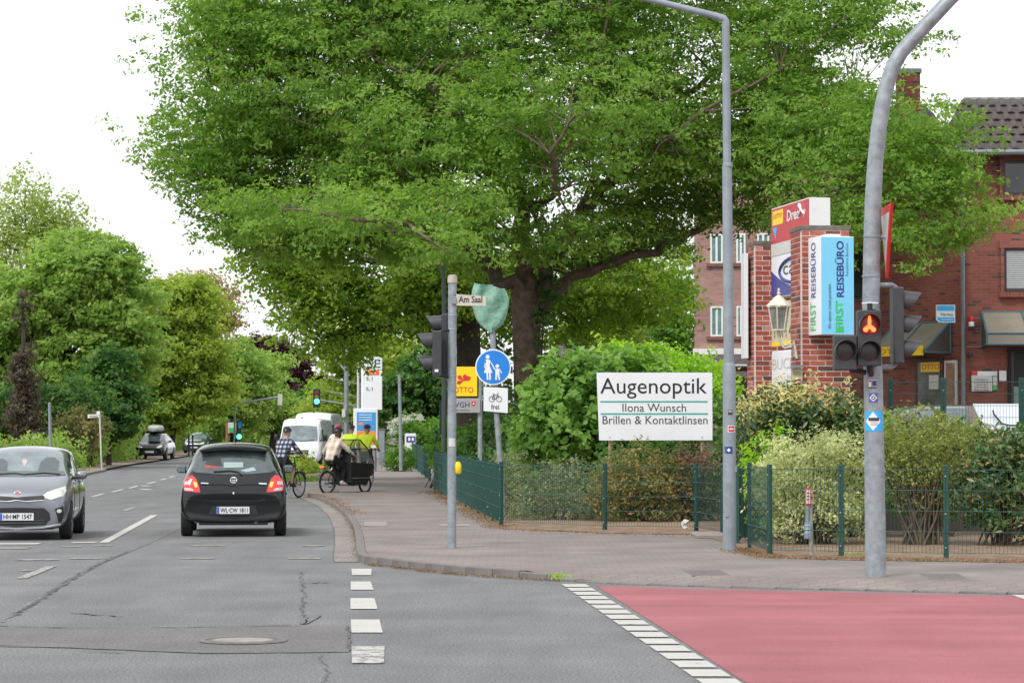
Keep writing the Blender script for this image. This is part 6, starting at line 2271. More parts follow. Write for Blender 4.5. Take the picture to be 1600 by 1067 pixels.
tc_.mirrors(2.55, 1.055, .82, .99, .14, M_PBLK)
MB().tube([(0.02, .72, 1.51), (0.02, .66, 1.57)], [.012, .004], 6).build('aerial', M_BLK, tc_.t)
for vw in ('left', 'right'):
    tc_.patch('side_window', vw, [(.62, 1.06), (.70, 1.33), (1.3, 1.41), (1.85, 1.40), (2.35, 1.22), (2.75, 1.0), (1.7, 1.0)], M_CGL, .004)

# ---- grey hatchback coming towards the camera
ky = G(30, 842).y
K_yaw = PI + math.atan2(0.085, 1.0)
kS = hatch_stations(3.60, 1.45, 0.80, hood=.81, belt=.93, wt=.62, clear=.17, roofy0=.30)
fwd = Vector((-math.sin(K_yaw), math.cos(K_yaw), 0))
kn = Vector(((27.5 - CX) * (ky - .55) / FPX, ky - .55, 0))
kloc = kn - fwd * 3.60
ar = ((.60, .285, .33, .80), (2.98, .285, .33, .80))
kc = Car('grey_hatchback', 'grey hatchback with headlight on driving towards the camera', (kloc.x, kloc.y, 0), K_yaw, kS, M_PGREY, ar)
kc.wheels((.60, 2.98), .80, .285, .185)
ws_ = kc.patch('windscreen', 'front', [(-.55, 1.335), (-.3, 1.36), (0, 1.365), (.3, 1.36), (.55, 1.335), (.66, 1.06), (.69, 1.0), (.4, .985), (0, .98), (-.4, .985), (-.69, 1.0), (-.66, 1.06)], M_CGLF, .006)
kc.patch('dashboard', 'front', [(-.64, 1.06), (.64, 1.06), (.68, 1.0), (.4, .99), (-.4, .99), (-.68, 1.0)], pm('dash_dark', (.07, .09, .095), .2, spec=.8), .008, parent=ws_)
kc.patch('seat_shadow', 'front', [(-.55, 1.20), (-.46, 1.27), (-.34, 1.27), (-.26, 1.20), (-.24, 1.06), (-.56, 1.06)], pm('seat_dark', (.055, .07, .075), .15, spec=.9), .009, parent=ws_)
kc.patch('seat_shadow', 'front', [(.55, 1.20), (.46, 1.25), (.34, 1.25), (.26, 1.20), (.24, 1.06), (.56, 1.06)], MATS['seat_dark'], .009, parent=ws_)
kc.patch('mirror_charm', 'front', [(-.03, 1.24), (.03, 1.24), (.04, 1.20), (-.02, 1.12), (-.05, 1.20)], pm('charm', (.45, .36, .38), .5), .011, parent=ws_)
kc.strip('wiper', 'front', [(.55, 1.0), (.1, 1.02), (-.05, 1.0)], .009, M_BLK, .016, parent=ws_)
kc.strip('wiper', 'front', [(-.05, 1.0), (-.35, 1.025), (-.60, 1.005)], .009, M_BLK, .016, parent=ws_)
hl = kc.patch('headlight', 'front', [(-.43, .655), (-.40, .70), (-.46, .745), (-.62, .80), (-.71, .83), (-.725, .76), (-.69, .68), (-.52, .625)], M_HEAD, .010, mirror=True)
for i, sg in enumerate((1, -1)):
    kc.patch('lit_lamp', 'front', [(sg * a, b) for a, b in ((-.645, .74), (-.60, .755), (-.545, .735), (-.545, .69), (-.60, .675), (-.645, .69))], M_HLIT, .016, parent=hl[i])
    kc.patch('lit_lamp', 'front', [(sg * a, b) for a, b in ((-.52, .70), (-.48, .70), (-.46, .68), (-.50, .655))], M_HLIT, .016, parent=hl[i])
kc.patch('upper_grille', 'front', [(-.43, .695), (-.14, .68), (0, .665), (.14, .68), (.43, .695), (.41, .63), (.14, .615), (0, .625), (-.14, .615), (-.41, .63)], M_BLK, .008)
kc.strip('grille_trim', 'front', [(-.41, .62), (-.14, .605), (0, .62), (.14, .605), (.41, .62)], .009, M_CHROME, .012)
lg = kc.patch('lower_grille', 'front', [(-.42, .50), (0, .51), (.42, .50), (.50, .43), (.52, .33), (.44, .24), (0, .215), (-.44, .24), (-.52, .33), (-.50, .43)], M_BLK, .008)
for z in (.27, .31):
    kc.strip('grille_bar', 'front', [(-.42, z), (.42, z)], .007, M_DARKG, .012, parent=lg)
for sg in (1, -1):
    fg = kc.patch('fog_light_trim', 'front', [(sg * a, b) for a, b in ((.58, .49), (.70, .53), (.71, .40), (.68, .29), (.64, .28), (.61, .40))], M_BLK, .008)
    kc.patch('fog_light', 'front', [(sg * (.645 + .035 * math.cos(t)), .455 + .03 * math.sin(t)) for t in np.linspace(0, 2 * PI, 11)[:-1]], M_HEAD, .016, parent=fg)
kc.strip('lower_lip', 'front', [(-.66, .25), (-.4, .20), (0, .185), (.4, .20), (.66, .25)], .015, M_PSILV, .006)
kc.patch('bumper_base', 'front', [(-.62, .19), (.62, .19), (.55, .155), (-.55, .155)], M_BLK, .006)
kc.plate('front', (0, .37), .52, .112, 'HH\u00b7MP 1547')
bp2 = kc.patch('badge', 'front', [(.055 * math.cos(t), .735 + .022 * math.sin(t)) for t in np.linspace(0, 2 * PI, 17)[:-1]], M_CHROME, .010)
kc.patch('badge_mark', 'front', [(.038 * math.cos(t), .735 + .013 * math.sin(t)) for t in np.linspace(0, 2 * PI, 13)[:-1]], M_SRED, .013, parent=bp2)
kc.mirrors(2.30, .99, .80, .98, .13, M_PGREY)
for vw in ('left', 'right'):
    kc.patch('side_window', vw, [(.50, 1.02), (.62, 1.27), (1.1, 1.36), (1.75, 1.35), (2.2, 1.18), (2.55, .99), (1.6, .98)], M_CGL, .004)
    kc.strip('door_seam', vw, [(1.45, .95), (1.46, .6), (1.42, .3)], .004, M_BLK, .002)
    kc.strip('door_seam', vw, [(2.45, .90), (2.46, .6), (2.40, .3)], .004, M_BLK, .002)
    kc.strip('door_handle', vw, [(1.58, .80), (1.72, .81)], .012, M_PGREY, .016)
    kc.strip('window_trim', vw, [(.50, 1.0), (1.6, .965), (2.55, .975)], .006, M_CHROME, .005)

# ---- parked cars far left
H_ = 1.50
def simple_car(name, label, front_px, ground_px, yaw, L, H, W2, paint, glass=M_CGL, lampm=M_HEAD, rear=False, plate=None):
    p = G(front_px, ground_px, .1)
    fw = Vector((-math.sin(yaw), math.cos(yaw), 0))
    loc = p - fw * (L if not rear else 0)
    S = hatch_stations(L, H, W2, hood=.80 + (H - 1.5) * .3, belt=.95, wt=W2 * .66)
    c = Car(name, label, (loc.x, loc.y, .1 if front_px < 500 else .7), yaw, S, paint, ((.72, .31, .36, W2), (L - .78, .31, .36, W2)), sub=2)
    c.wheels((.72, L - .78), W2, .31)
    v = 'front'
    c.patch('windscreen', v, [(-.52, H - .10), (0, H - .08), (.52, H - .10), (.66, 1.08), (.68, 1.02), (0, 1.0), (-.68, 1.02), (-.66, 1.08)], glass, .006)
    c.patch('headlight', v, [(-.40, .66), (-.48, .74), (-.68, .80), (-.70, .70), (-.55, .63)], lampm, .010, mirror=True)
    c.patch('grille', v, [(-.36, .60), (.36, .60), (.48, .42), (.44, .28), (-.44, .28), (-.48, .42)], M_BLK, .008)
    c.plate(v, (0, .42), .52, .11, plate)
    c.mirrors(L * .66, 1.0, W2 - .01, W2 + .15, .13, paint)
    for vw in ('left', 'right'):
        c.patch('side_window', vw, [(.50, 1.03), (.66, H - .17), (1.4, H - .09), (L * .55, H - .12), (L * .70, 1.02), (1.6, .99)], glass, .004)
    return c
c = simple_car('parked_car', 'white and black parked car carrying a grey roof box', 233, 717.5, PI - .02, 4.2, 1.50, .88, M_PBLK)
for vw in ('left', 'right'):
    c.patch('flank_sky_reflection', vw, [(.25, .35), (.20, .88), (1.4, .93), (2.9, .90), (3.15, .55), (3.0, .32)], M_PWHITE, .0035)  # white panel paints the reflected sky onto the black flank
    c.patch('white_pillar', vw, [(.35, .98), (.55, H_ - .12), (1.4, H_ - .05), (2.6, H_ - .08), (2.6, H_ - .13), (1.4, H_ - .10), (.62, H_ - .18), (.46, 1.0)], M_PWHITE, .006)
rbx = thing('roof_box', 'grey roof box on top of the parked car', 'roof box', (c.t.location.x, c.t.location.y, 1.64), PI - .02)
bmS = [(-.0, [(0, 0), (.2, 0), (.28, .05), (.3, .1), (.3, .15), (.3, .2), (.28, .24), (.25, .27), (.2, .29), (.1, .3), (0, .3)]), (.15, [(0, 0), (.25, 0), (.36, .03), (.4, .1), (.4, .18), (.4, .25), (.38, .31), (.35, .35), (.28, .37), (.15, .38), (0, .38)]),
       (1.6, [(0, 0), (.25, 0), (.36, .03), (.4, .1), (.4, .18), (.4, .25), (.38, .31), (.35, .35), (.28, .37), (.15, .38), (0, .38)]), (2.0, [(0, 0), (.15, 0), (.22, .02), (.26, .06), (.26, .09), (.26, .12), (.24, .15), (.2, .17), (.15, .18), (.1, .19), (0, .19)])]
me = loft_car(bmS)
me.materials.clear()
me.shade_smooth()
bo_ = link('shell', me, pm('box_grey', (.36, .37, .38), .4), rbx)
bo_.location = (0, 1.0, .02)
MB().box((0, 1.5, -.02), (.9, .04, .05)).build('crossbar', M_BLK, rbx)
MB().box((0, 2.4, -.02), (.9, .04, .05)).build('crossbar', M_BLK, rbx)
simple_car('parked_car', 'dark teal parked car behind two black bollards', 303, 708, PI - .10, 4.3, 1.48, .88, M_PDKG, glass=M_CGLF)
simple_car('parked_car', 'red tinted parked car furthest along the left verge', 326, 703.5, PI - .10, 4.3, 1.55, .88, M_PREDC)
simple_car('parked_car', 'dark blue grey car behind the tall fence, only its roof and glass showing', 1424, 700, PI - 1.25, 4.4, 1.47, .90, carpaint('paint_bluegrey', (.10, .12, .15), .4), glass=M_CGLF)
CARB = [o for o in COL.objects if o.get('label', '').startswith('dark blue grey car')][0]
q = W(1425, 640, 49)
CARB.location = (q.x + 2.0, 48.6, .7)

# ---- white vans
def van(label, px, py, y, zoff, H=2.62, ws=1.0):
    g = H / 2.62
    def hp(zb, zt, wl, wm, wb, zbelt, wt, crown=.02):
        return half_profile(zb, zt * g, wl * ws, wm * ws, wb * ws, zbelt * g, wt * ws, crown)
    HH = 2.62
    S = [(0.0, hp(.35, HH - .25, .9, .94, .93, 1.2, .80, .0)), (.04, hp(.3, HH - .05, .95, .99, .98, 1.2, .85)), (.4, hp(.28, HH, .96, 1.0, .99, 1.2, .86)), (4.2, hp(.28, HH, .96, 1.0, .99, 1.2, .86)),
         (4.7, hp(.28, HH - .05, .96, 1.0, .99, 1.2, .84)), (4.95, hp(.28, HH - .22, .96, 1.0, .98, 1.2, .82)), (5.45, hp(.28, 1.62, .96, .99, .97, 1.2, .86)), (5.58, hp(.28, 1.36, .96, .98, .96, 1.12, .84)),
         (5.85, hp(.26, 1.18, .93, .95, .92, 1.0, .74)), (5.98, hp(.28, 1.0, .84, .88, .84, .82, .66)), (6.02, hp(.34, .85, .76, .8, .78, .72, .6))]
    x = (px - CX) * y / FPX
    c = Car('white_van', label, (x + .25, y + 6.0, zoff), PI - .04, S, M_PWHITE, ((1.0, .34, .40, ws), (4.95, .34, .40, ws)), group=None)
    c.wheels((1.0, 4.95), ws, .34, .22)
    q = lambda pts: [(u * ws if abs(u) < 2 else u, v * g) for u, v in pts]
    wsn = c.patch('windscreen', 'front', q([(-.76, 2.20), (0, 2.25), (.76, 2.20), (.83, 1.6), (.83, 1.44), (0, 1.40), (-.83, 1.44), (-.83, 1.6)]), M_CGLF, .008)
    c.strip('wiper', 'front', q([(-.05, 1.43), (-.7, 1.5)]), .012, M_BLK, .02, parent=wsn)
    c.patch('grille', 'front', q([(-.5, 1.0), (.5, 1.0), (.46, .74), (-.46, .74)]), M_BLK, .010)
    c.strip('grille_bar', 'front', q([(-.45, .88), (.45, .88)]), .014, M_ZINC, .016)
    c.patch('headlight', 'front', q([(-.55, 1.0), (-.62, 1.12), (-.80, 1.10), (-.82, .88), (-.62, .82)]), M_HEAD, .012, mirror=True)
    c.patch('bumper', 'front', q([(-.78, .62), (.78, .62), (.74, .36), (-.74, .36)]), M_DARKG, .010)
    c.plate('front', (0, .50), .52, .11, None)
    c.mirrors(4.9, 1.62 * g, 1.03 * ws, 1.22 * ws, .36 * g, M_BLK)
    for vw in ('left', 'right'):
        c.patch('side_window', vw, q([(4.05, 2.05), (4.75, 2.0), (5.15, 1.7), (5.35, 1.4), (4.05, 1.4)]), M_CGL, .005)
    p, nn, d = c.hit('top', 0, 4.45)
    MB().box(p + ZA * .03, (.05, .08, .07)).build('aerial', M_BLK, c.t)
    return c
van('white panel van facing the camera behind the plaid shirt rider', 465, 742, 112.0, .05, H=2.2, ws=.95)
van('second white panel van partly hidden behind the first van', 484, 735, 119.5, .05, H=2.5, ws=.98)

# ------------------------------------------------------------------ bicycles and riders
def plaid(name, dark, mid, light, freq, thin=None):
    m = bpy.data.materials.new(name)
    m.use_nodes = True
    n, l = m.node_tree.nodes, m.node_tree.links
    b = n['Principled BSDF']
    b.inputs['Roughness'].default_value = .85
    tc = n.new('ShaderNodeTexCoord')
    sp = n.new('ShaderNodeSeparateXYZ')
    l.new(tc.outputs['Object'], sp.inputs[0])
    outs = []
    for k in (0, 2):
        mu = n.new('ShaderNodeMath'); mu.operation = 'MULTIPLY'; mu.inputs[1].default_value = freq
        fr = n.new('ShaderNodeMath'); fr.operation = 'FRACT'
        gt = n.new('ShaderNodeMath'); gt.operation = 'GREATER_THAN'; gt.inputs[1].default_value = .5
        l.new(sp.outputs[k], mu.inputs[0]); l.new(mu.outputs[0], fr.inputs[0]); l.new(fr.outputs[0], gt.inputs[0])
        outs.append(gt.outputs[0])
    ad = n.new('ShaderNodeMath'); ad.operation = 'ADD'
    l.new(outs[0], ad.inputs[0]); l.new(outs[1], ad.inputs[1])
    hf = n.new('ShaderNodeMath'); hf.operation = 'MULTIPLY'; hf.inputs[1].default_value = .5
    l.new(ad.outputs[0], hf.inputs[0])
    rp = n.new('ShaderNodeValToRGB')
    rp.color_ramp.interpolation = 'CONSTANT'
    e = rp.color_ramp.elements
    e[0].color = (*dark, 1); e[0].position = 0
    e[1].color = (*mid, 1); e[1].position = .4
    x = e.new(.8); x.color = (*light, 1)
    l.new(hf.outputs[0], rp.inputs[0])
    l.new(rp.outputs[0], b.inputs['Base Color'])
    MATS[name] = m
    return m
M_SKIN = pm('skin', (0.42, 0.24, 0.17), 0.6, var=0.12, scale=6)
M_PLN = plaid('plaid_navy', (.016, .02, .045), (.07, .08, .13), (.42, .43, .48), 9.0)
M_PLB = plaid('plaid_beige', (.50, .38, .28), (.62, .52, .43), (.68, .64, .60), 5.0)
M_HIVIS = pm('hi_vis_yellow', (.70, .95, .03), .7, var=.08, scale=8, bump=.4, bscale=14)
M_HIVIS2 = pm('hi_vis_jacket', (.74, .95, .03), .7, var=.08, scale=8, bump=.4, bscale=14)
M_CBLK = pm('cloth_black', (.012, .012, .014), .85, var=.3, scale=8)
M_CPINK = pm('cap_pink', (.55, .06, .20), .8, var=.1)
M_CWHT = pm('cloth_white', (.62, .60, .60), .85, var=.1, bump=.3, bscale=14)
M_HELM = pm('helmet_black', (.018, .019, .022), .35, var=.2, scale=9)
M_HAIR = pm('hair_brown', (.09, .05, .03), .7, var=.3, scale=30)
M_SHOE = pm('shoe_dark', (.03, .03, .035), .7, var=.2)
M_REFL = pm('reflective_tape', (.60, .62, .64), .3, .3, var=.05)
M_DENIM = pm('cloth_pale_blue', (.34, .42, .47), .85, var=.15, scale=9)
M_BFRAME = pm('bike_frame_black', (.02, .022, .025), .3, var=.1, coat=.5)
M_RLIT = pm('rear_light_lit', (1.0, .05, .03), .3, var=.02, emit=2.5)

def skin(name, verts, edges, mat, parent, root=0, sub=2):
    """one continuous surface grown round a joint graph; verts: (x, y, z, radius)"""
    me = bpy.data.meshes.new('tmp')
    bm = bmesh.new()
    lay = bm.verts.layers.skin.verify()
    vs = [bm.verts.new(v[:3]) for v in verts]
    for a, b in edges:
        bm.edges.new((vs[a], vs[b]))
    for i, v in enumerate(vs):
        v[lay].radius = (verts[i][3], verts[i][3])
        v[lay].use_root = (i == root)
    bm.to_mesh(me)
    bm.free()
    ob = bpy.data.objects.new('tmp', me)
    COL.objects.link(ob)
    m1 = ob.modifiers.new('k', 'SKIN')
    m1.use_smooth_shade = True
    m2 = ob.modifiers.new('s', 'SUBSURF')
    m2.levels = m2.render_levels = sub
    bpy.context.view_layer.update()
    out = eval_mesh(ob)
    bpy.data.objects.remove(ob)
    out.name = name
    out.materials.clear()
    out.shade_smooth()
    return link(name, out, mat, parent)

def bicycle(label, loc, rz, frame=M_BFRAME, group=None, rack=True):
    t = thing('bicycle', label, 'bicycle', loc, rz, group)
    R = .34
    for y in (0, 1.06):
        c = Vector((0, y, R))
        w = MB().torus(c, XA, R - .02, .021, 32, 8).build('wheel', M_RUB, t, smooth=True)
        MB().torus(c, XA, R - .045, .010, 32, 6).build('rim', M_ZINC, w, smooth=True)
        s_ = MB()
        for k in range(16):
            a = 2 * PI * k / 16
            s_.tube([c + XA * (.02 if k % 2 else -.02), c + Vector((0, math.cos(a), math.sin(a))) * (R - .05)], .0018, 4, cap=False)
        kind(s_.build('spokes', M_ZINC, w), 'stuff')
        MB().cyl(c - XA * .05, c + XA * .05, .022, n=10).build('hub', M_ZINC, w, smooth=True)
        fd = [c + Vector((0, (R + .025) * math.cos(a), (R + .025) * math.sin(a))) for a in np.linspace(.1 * PI, .95 * PI, 14)]
        vs, fs = [], []
        for p in fd:
            vs += [p - XA * .03, p + XA * .03]
        for i in range(len(fd) - 1):
            fs.append((2 * i, 2 * i + 1, 2 * i + 3, 2 * i + 2))
        MB().add(vs, fs).build('mudguard', M_BFRAME, t, smooth=True)
    f = MB()
    bb, st, hdt, hdb = Vector((0, .43, .29)), Vector((0, .24, .78)), Vector((0, .84, .92)), Vector((0, .87, .72))
    for a, b, r in ((bb, st, .017), (st, hdt - ZA * .03, .016), (bb, hdb, .019), (hdt, hdb, .02)):
        f.tube([a, b], r, 8)
    for sx in (-.05, .05):
        f.tube([Vector((sx, 0, R)), bb + XA * sx * .6], .010, 6)
        f.tube([Vector((sx, 0, R)), st + XA * sx * .4], .009, 6)
    f.build('frame', frame, t, smooth=True)
    fk = MB()
    for sx in (-.05, .05):
        fk.tube([hdb + XA * sx, Vector((sx, 1.0, .5)), Vector((sx, 1.06, R))], .012, 6)
    fk.tube([hdb - XA * .05, hdb + XA * .05], .012, 6)
    fk.build('fork', frame, t, smooth=True)
    MB().tube([Vector((-.29, .74, 1.04)), Vector((-.2, .82, 1.06)), Vector((0, .82, 1.02)), Vector((.2, .82, 1.06)), Vector((.29, .74, 1.04))], .012, 8).build('handlebar', M_BLK, t, smooth=True)
    MB().tube([hdt, Vector((0, .82, 1.02))], .013, 8).build('stem', M_BLK, t)
    sd_ = MB()
    sd_.tube([Vector((0, .05, .955)), Vector((0, .12, .965)), Vector((0, .24, .955)), Vector((0, .34, .95))], [.05, .085, .045, .018], 10)
    sd_.build('saddle', M_BLK, t, smooth=True)
    MB().tube([st, Vector((0, .21, .94))], .014, 8).build('seat_post', M_ZINC, t)
    for sx, a in ((.09, .6), (-.09, .6 + PI)):
        q = bb + Vector((0, .17 * math.cos(a), .17 * math.sin(a)))
        cr = MB().tube([bb + XA * sx * .8, q + XA * sx * .9], .010, 6).build('crank', M_ZINC, t)
        MB().box(q + XA * sx * 1.6, (.09, .08, .02)).build('pedal', M_BLK, cr)
    MB().torus(bb + XA * .05, XA, .09, .006, 20, 5).build('chainring', M_ZINC, t)
    if rack:
        rk = MB()
        for sx in (-.06, .06):
            rk.tube([Vector((sx, -.28, .74)), Vector((sx, .18, .76))], .006, 6)
            rk.tube([Vector((sx, -.05, .74)), Vector((sx * .9, 0, .36))], .006, 6)
        rk.tube([Vector((-.06, -.28, .74)), Vector((.06, -.28, .74))], .006, 6)
        kind(rk.build('rack', M_BLK, t), 'stuff')
        MB().box((0, -.30, .70), (.07, .03, .045)).build('rear_light', M_SRED, t)
    return t

def rider(label, loc, rz, shirt, legs, hat, sleeves='long', shorts=True, shoe=M_SHOE, hair=None, tape=False, la=None, lean=0.0, cuffs=None, s=1.0, bulk=0.0, hatkind='helmet', strap=False, longhem=0.0):
    t = thing('person', label, 'person', loc, rz)
    def S(x, y, z, r):
        return (x * s, y * s, z * s, r * s)
    ch = .40 + lean
    V = [S(0, .17, 1.0, .125), S(0, .24, 1.16, .115), S(0, ch - .03, 1.36, .125), S(0, ch + .03, 1.475, .06), S(0, ch + .07, 1.555, .052), S(0, ch + .085, 1.62, .078), S(0, ch + .09, 1.70, .080)]
    E = [(0, 1), (1, 2), (2, 3), (3, 4), (4, 5), (5, 6)]
    V.append(S(0, ch + .185, 1.615, .014)); E.append((5, len(V) - 1))
    for sx in (-1, 1):
        V.append(S(sx * .088, ch + .08, 1.625, .016)); E.append((5, len(V) - 1))
    arms, feet = {}, {}
    for sx in (-1, 1):
        hand = (sx * .28, .74, 1.07)
        elb = (sx * .30, ch + .12, 1.20)
        if la and sx == -1:
            elb, hand = la
        i0 = len(V)
        V += [S(sx * .175, ch - .01, 1.415, .062), S(*elb, .043), S(*hand, .03)]
        E += [(2, i0), (i0, i0 + 1), (i0 + 1, i0 + 2)]
        d = (Vector(hand) - Vector(elb)).normalized()
        pl = Vector(hand) + d * .055
        V.append(S(*pl, .032)); E.append((i0 + 2, i0 + 3))
        side_ = Vector((0, 0, 1)).cross(d).normalized()
        for k, (o_, L) in enumerate(((-.028, .06), (-.010, .072), (.010, .068), (.026, .052))):
            k1 = pl + side_ * o_ + d * .035
            k2 = k1 + d * L * .45 - ZA * L * .5
            j = len(V)
            V += [S(*k1, .010), S(*k2, .008)]
            E += [(i0 + 3, j), (j, j + 1)]
        th = pl - side_ * .035 * sx - ZA * .01
        j = len(V)
        V += [S(*th, .011), S(*(th + d * .03 - ZA * .02), .009)]
        E += [(i0 + 2, j), (j, j + 1)]
        arms[sx] = (i0, i0 + 1, i0 + 2)
        up_ = sx == 1
        kn = (sx * .11, .56, .74) if up_ else (sx * .11, .47, .60)
        an = (sx * .10, .50, .40) if up_ else (sx * .10, .37, .20)
        toe = (sx * .10, an[1] + .15, an[2] - .08)
        i0 = len(V)
        V += [S(sx * .095, .20, .96, .092), S(*kn, .058), S(kn[0], (kn[1] + an[1]) / 2 - .02, (kn[2] + an[2]) / 2 + .03, .052), S(*an, .036), S(an[0], an[1] - .01, an[2] - .06, .036), S(*toe, .03)]
        E += [(0, i0), (i0, i0 + 1), (i0 + 1, i0 + 2), (i0 + 2, i0 + 3), (i0 + 3, i0 + 4), (i0 + 4, i0 + 5)]
        feet[sx] = i0
    skin('body', V, E, M_SKIN, t)
    # top: torso with both arms
    g = 0.022
    sv = [(*V[0][:2], V[0][2] - longhem * s, V[0][3] + .022), (*V[1][:3], V[1][3] + .030 + bulk), (*V[2][:3], V[2][3] + .026 + bulk), (*V[3][:3], .070)]
    if longhem:
        sv[0] = (V[0][0], V[0][1] - .02, V[0][2] - longhem, V[0][3] + .045 + bulk)
    se = [(0, 1), (1, 2), (2, 3)]
    for sx in (-1, 1):
        i = arms[sx]
        j = len(sv)
        sv += [(*V[i[0]][:3], V[i[0]][3] + .028), (*V[i[1]][:3], V[i[1]][3] + g)]
        se += [(2, j), (j, j + 1)]
        if sleeves == 'long':
            a, b = Vector(V[i[1]][:3]), Vector(V[i[2]][:3])
            sv.append((*(a.lerp(b, .95)), V[i[2]][3] + .014))
            se.append((j + 1, j + 2))
    top = skin('jacket', sv, se, shirt, t, root=1)
    if tape:
        for zf in (1.10, 1.22):
            MB().torus((0, .225 * s + (zf - 1.10) * .5, zf * s), (0, -.35, 1), .150 * s, .012, 24, 6).build('reflective_band', M_REFL, top, smooth=True)
    lv = [(*V[0][:3], V[0][3] + .014)]
    le = []
    for sx in (-1, 1):
        i = feet[sx]
        j = len(lv)
        a, b = Vector(V[i][:3]), Vector(V[i + 1][:3])
        if shorts:
            lv += [(*a, V[i][3] + .014), (*(a.lerp(b, .9)), V[i + 1][3] + .024)]
            le += [(0, j), (j, j + 1)]
            if cuffs:
                MB().tube([a.lerp(b, .86), a.lerp(b, 1.0), b + (Vector(V[i + 2][:3]) - b) * .25], [.082 * s, .078 * s, .07 * s], 12).build('cuff', cuffs, t, smooth=True)
        else:
            lv += [(*a, V[i][3] + .014), (*b, V[i + 1][3] + .018), (*V[i + 2][:3], V[i + 2][3] + .018), (*V[i + 3][:3], V[i + 3][3] + .018)]
            le += [(0, j), (j, j + 1), (j + 1, j + 2), (j + 2, j + 3)]
        f0, f1 = Vector(V[i + 4][:3]), Vector(V[i + 5][:3])
        d = (f1 - f0).normalized()
        MB().tube([f0 - d * .06 + ZA * .03, f0 - d * .03, f0 + d * .06, f1, f1 + d * .06], [.035, .05, .048, .044, .022], 10).build('shoe', shoe, t, smooth=True)
    skin('trousers', lv, le, legs, t)
    hc = Vector(V[6][:3])
    if hair:
        MB().lathe(hc + Vector((0, -.015, -.14 * s)), [(.05, -.06), (.075, -.02), (.093, .04), (.098, .10), (.096, .15)], 14).build('hair', hair, t, smooth=True)
    if hatkind == 'helmet':
        n, m = 18, 7
        vs, fs = [], []
        for j in range(m + 1):
            ph = PI / 2 * j / m
            for i in range(n):
                th = 2 * PI * i / n
                rr = math.cos(ph)
                vs.append(hc + Vector((.112 * rr * math.cos(th), .138 * rr * math.sin(th) - .005, -.015 + .115 * math.sin(ph) + (.012 * math.sin(th)) * (1 - j / m))) * s)
        for j in range(m):
            for i in range(n):
                i2 = (i + 1) % n
                fs.append((j * n + i, j * n + i2, (j + 1) * n + i2, (j + 1) * n + i))
        fs.append(tuple(range(n - 1, -1, -1)))
        hm_ = MB().add(vs, fs).build('helmet', hat, t, smooth=True)
        for k in range(-2, 3):
            pts = [hc + Vector((k * .038, -.13 * math.cos(a) * math.sqrt(max(.1, 1 - (k * .038 / .112) ** 2)) , -.015 + .121 * math.sin(a) * math.sqrt(max(.1, 1 - (k * .038 / .112) ** 2)))) * 1.0 for a in np.linspace(.35, 1.5, 6)]
            MB().tube([hc + (p - hc) * s for p in pts], .008, 5).build('vent', M_DARKG, hm_, smooth=True)
    else:
        MB().lathe(hc + ZA * -.01, [(.108, 0), (.110, .03), (.10, .08), (.06, .115), (.01, .125)], 16).build('cap', hat, t, smooth=True)
        MB().box(hc + Vector((0, .13, .01)), (.15, .10, .012)).build('peak', hat, t, bevel=.004)
    for sx in (-1, 1):
        MB().lathe(hc + Vector((sx * .034, .083, -.065)) * s, [(.001, -.008), (.009, 0), (.001, .008)], 8, ax=(0, 1, 0)).build('eye', M_INK, t)
    return t

# rider in dark plaid, half hidden by the black hatchback
def ground_at(px, py, z=0.0):
    q = G(px, py, z)
    return (q.x, q.y, z)
hd1 = rad(-24)
q = G(467, 777.5, 0.0)
f1 = Vector((-math.sin(hd1), math.cos(hd1), 0))
o1 = q - f1 * 1.06
bicycle('black bicycle ridden by the person in dark plaid', (o1.x, o1.y, 0), hd1)
rider('person in dark plaid shirt and black shorts riding a bicycle behind the black car', (o1.x, o1.y, 0), hd1, M_PLN, M_CBLK, M_HELM, lean=-.05, longhem=.05, bulk=.015)

# cargo tricycle and its rider
hd2 = rad(-37)
q2 = G(511, 772.5, .05)
ct = thing('cargo_bike', 'black cargo bicycle with covered front box turning onto the pavement', 'cargo bike', (q2.x, q2.y, .05), hd2)
def cwheel(c, R):
    c = Vector(c)
    w = MB().torus(c, XA, R - .025, .026, 32, 8).build('wheel', M_RUB, ct, smooth=True)
    MB().torus(c, XA, R - .055, .012, 32, 6).build('rim', M_ZINC, w, smooth=True)
    s_ = MB()
    for k in range(14):
        a = 2 * PI * k / 14
        s_.tube([c, c + Vector((0, math.cos(a), math.sin(a))) * (R - .06)], .002, 4, cap=False)
    kind(s_.build('spokes', M_ZINC, w), 'stuff')
    MB().cyl(c - XA * .06, c + XA * .06, .05 if R > .3 else .03, n=12).build('hub', M_ZINC, w, smooth=True)
cwheel((0, 0, .31), .31)
cwheel((0, 1.52, .25), .25)
fr = MB()
fr.tube([(0, .0, .31), (0, .42, .28), (0, .75, .36), (0, 1.40, .30), (0, 1.52, .25)], .028, 8)
fr.tube([(0, .42, .28), (0, .22, .80)], .022, 8)
fr.tube([(0, 0, .31), (0, .22, .72)], .014, 8)
fr.tube([(0, .22, .70), (0, .72, .55), (0, .80, 1.0)], .022, 8)
fr.build('frame', M_BFRAME, ct, smooth=True)
MB().tube([(-.28, .66, 1.05), (-.2, .76, 1.06), (0, .80, 1.0), (.2, .76, 1.06), (.28, .66, 1.05)], .013, 8).build('handlebar', M_BLK, ct, smooth=True)
MB().tube([(0, .05, .90), (0, .12, .915), (0, .24, .90), (0, .34, .895)], [.05, .09, .05, .018], 10).build('saddle', M_BLK, ct, smooth=True)
MB().tube([(0, .22, .78), (0, .19, .90)], .015, 8).build('seat_post', M_ZINC, ct)
hull = [(.58, .30), (.75, .22), (1.28, .26), (1.46, .62), (1.50, .80), (.54, .84)]
w = .33
mb = MB()
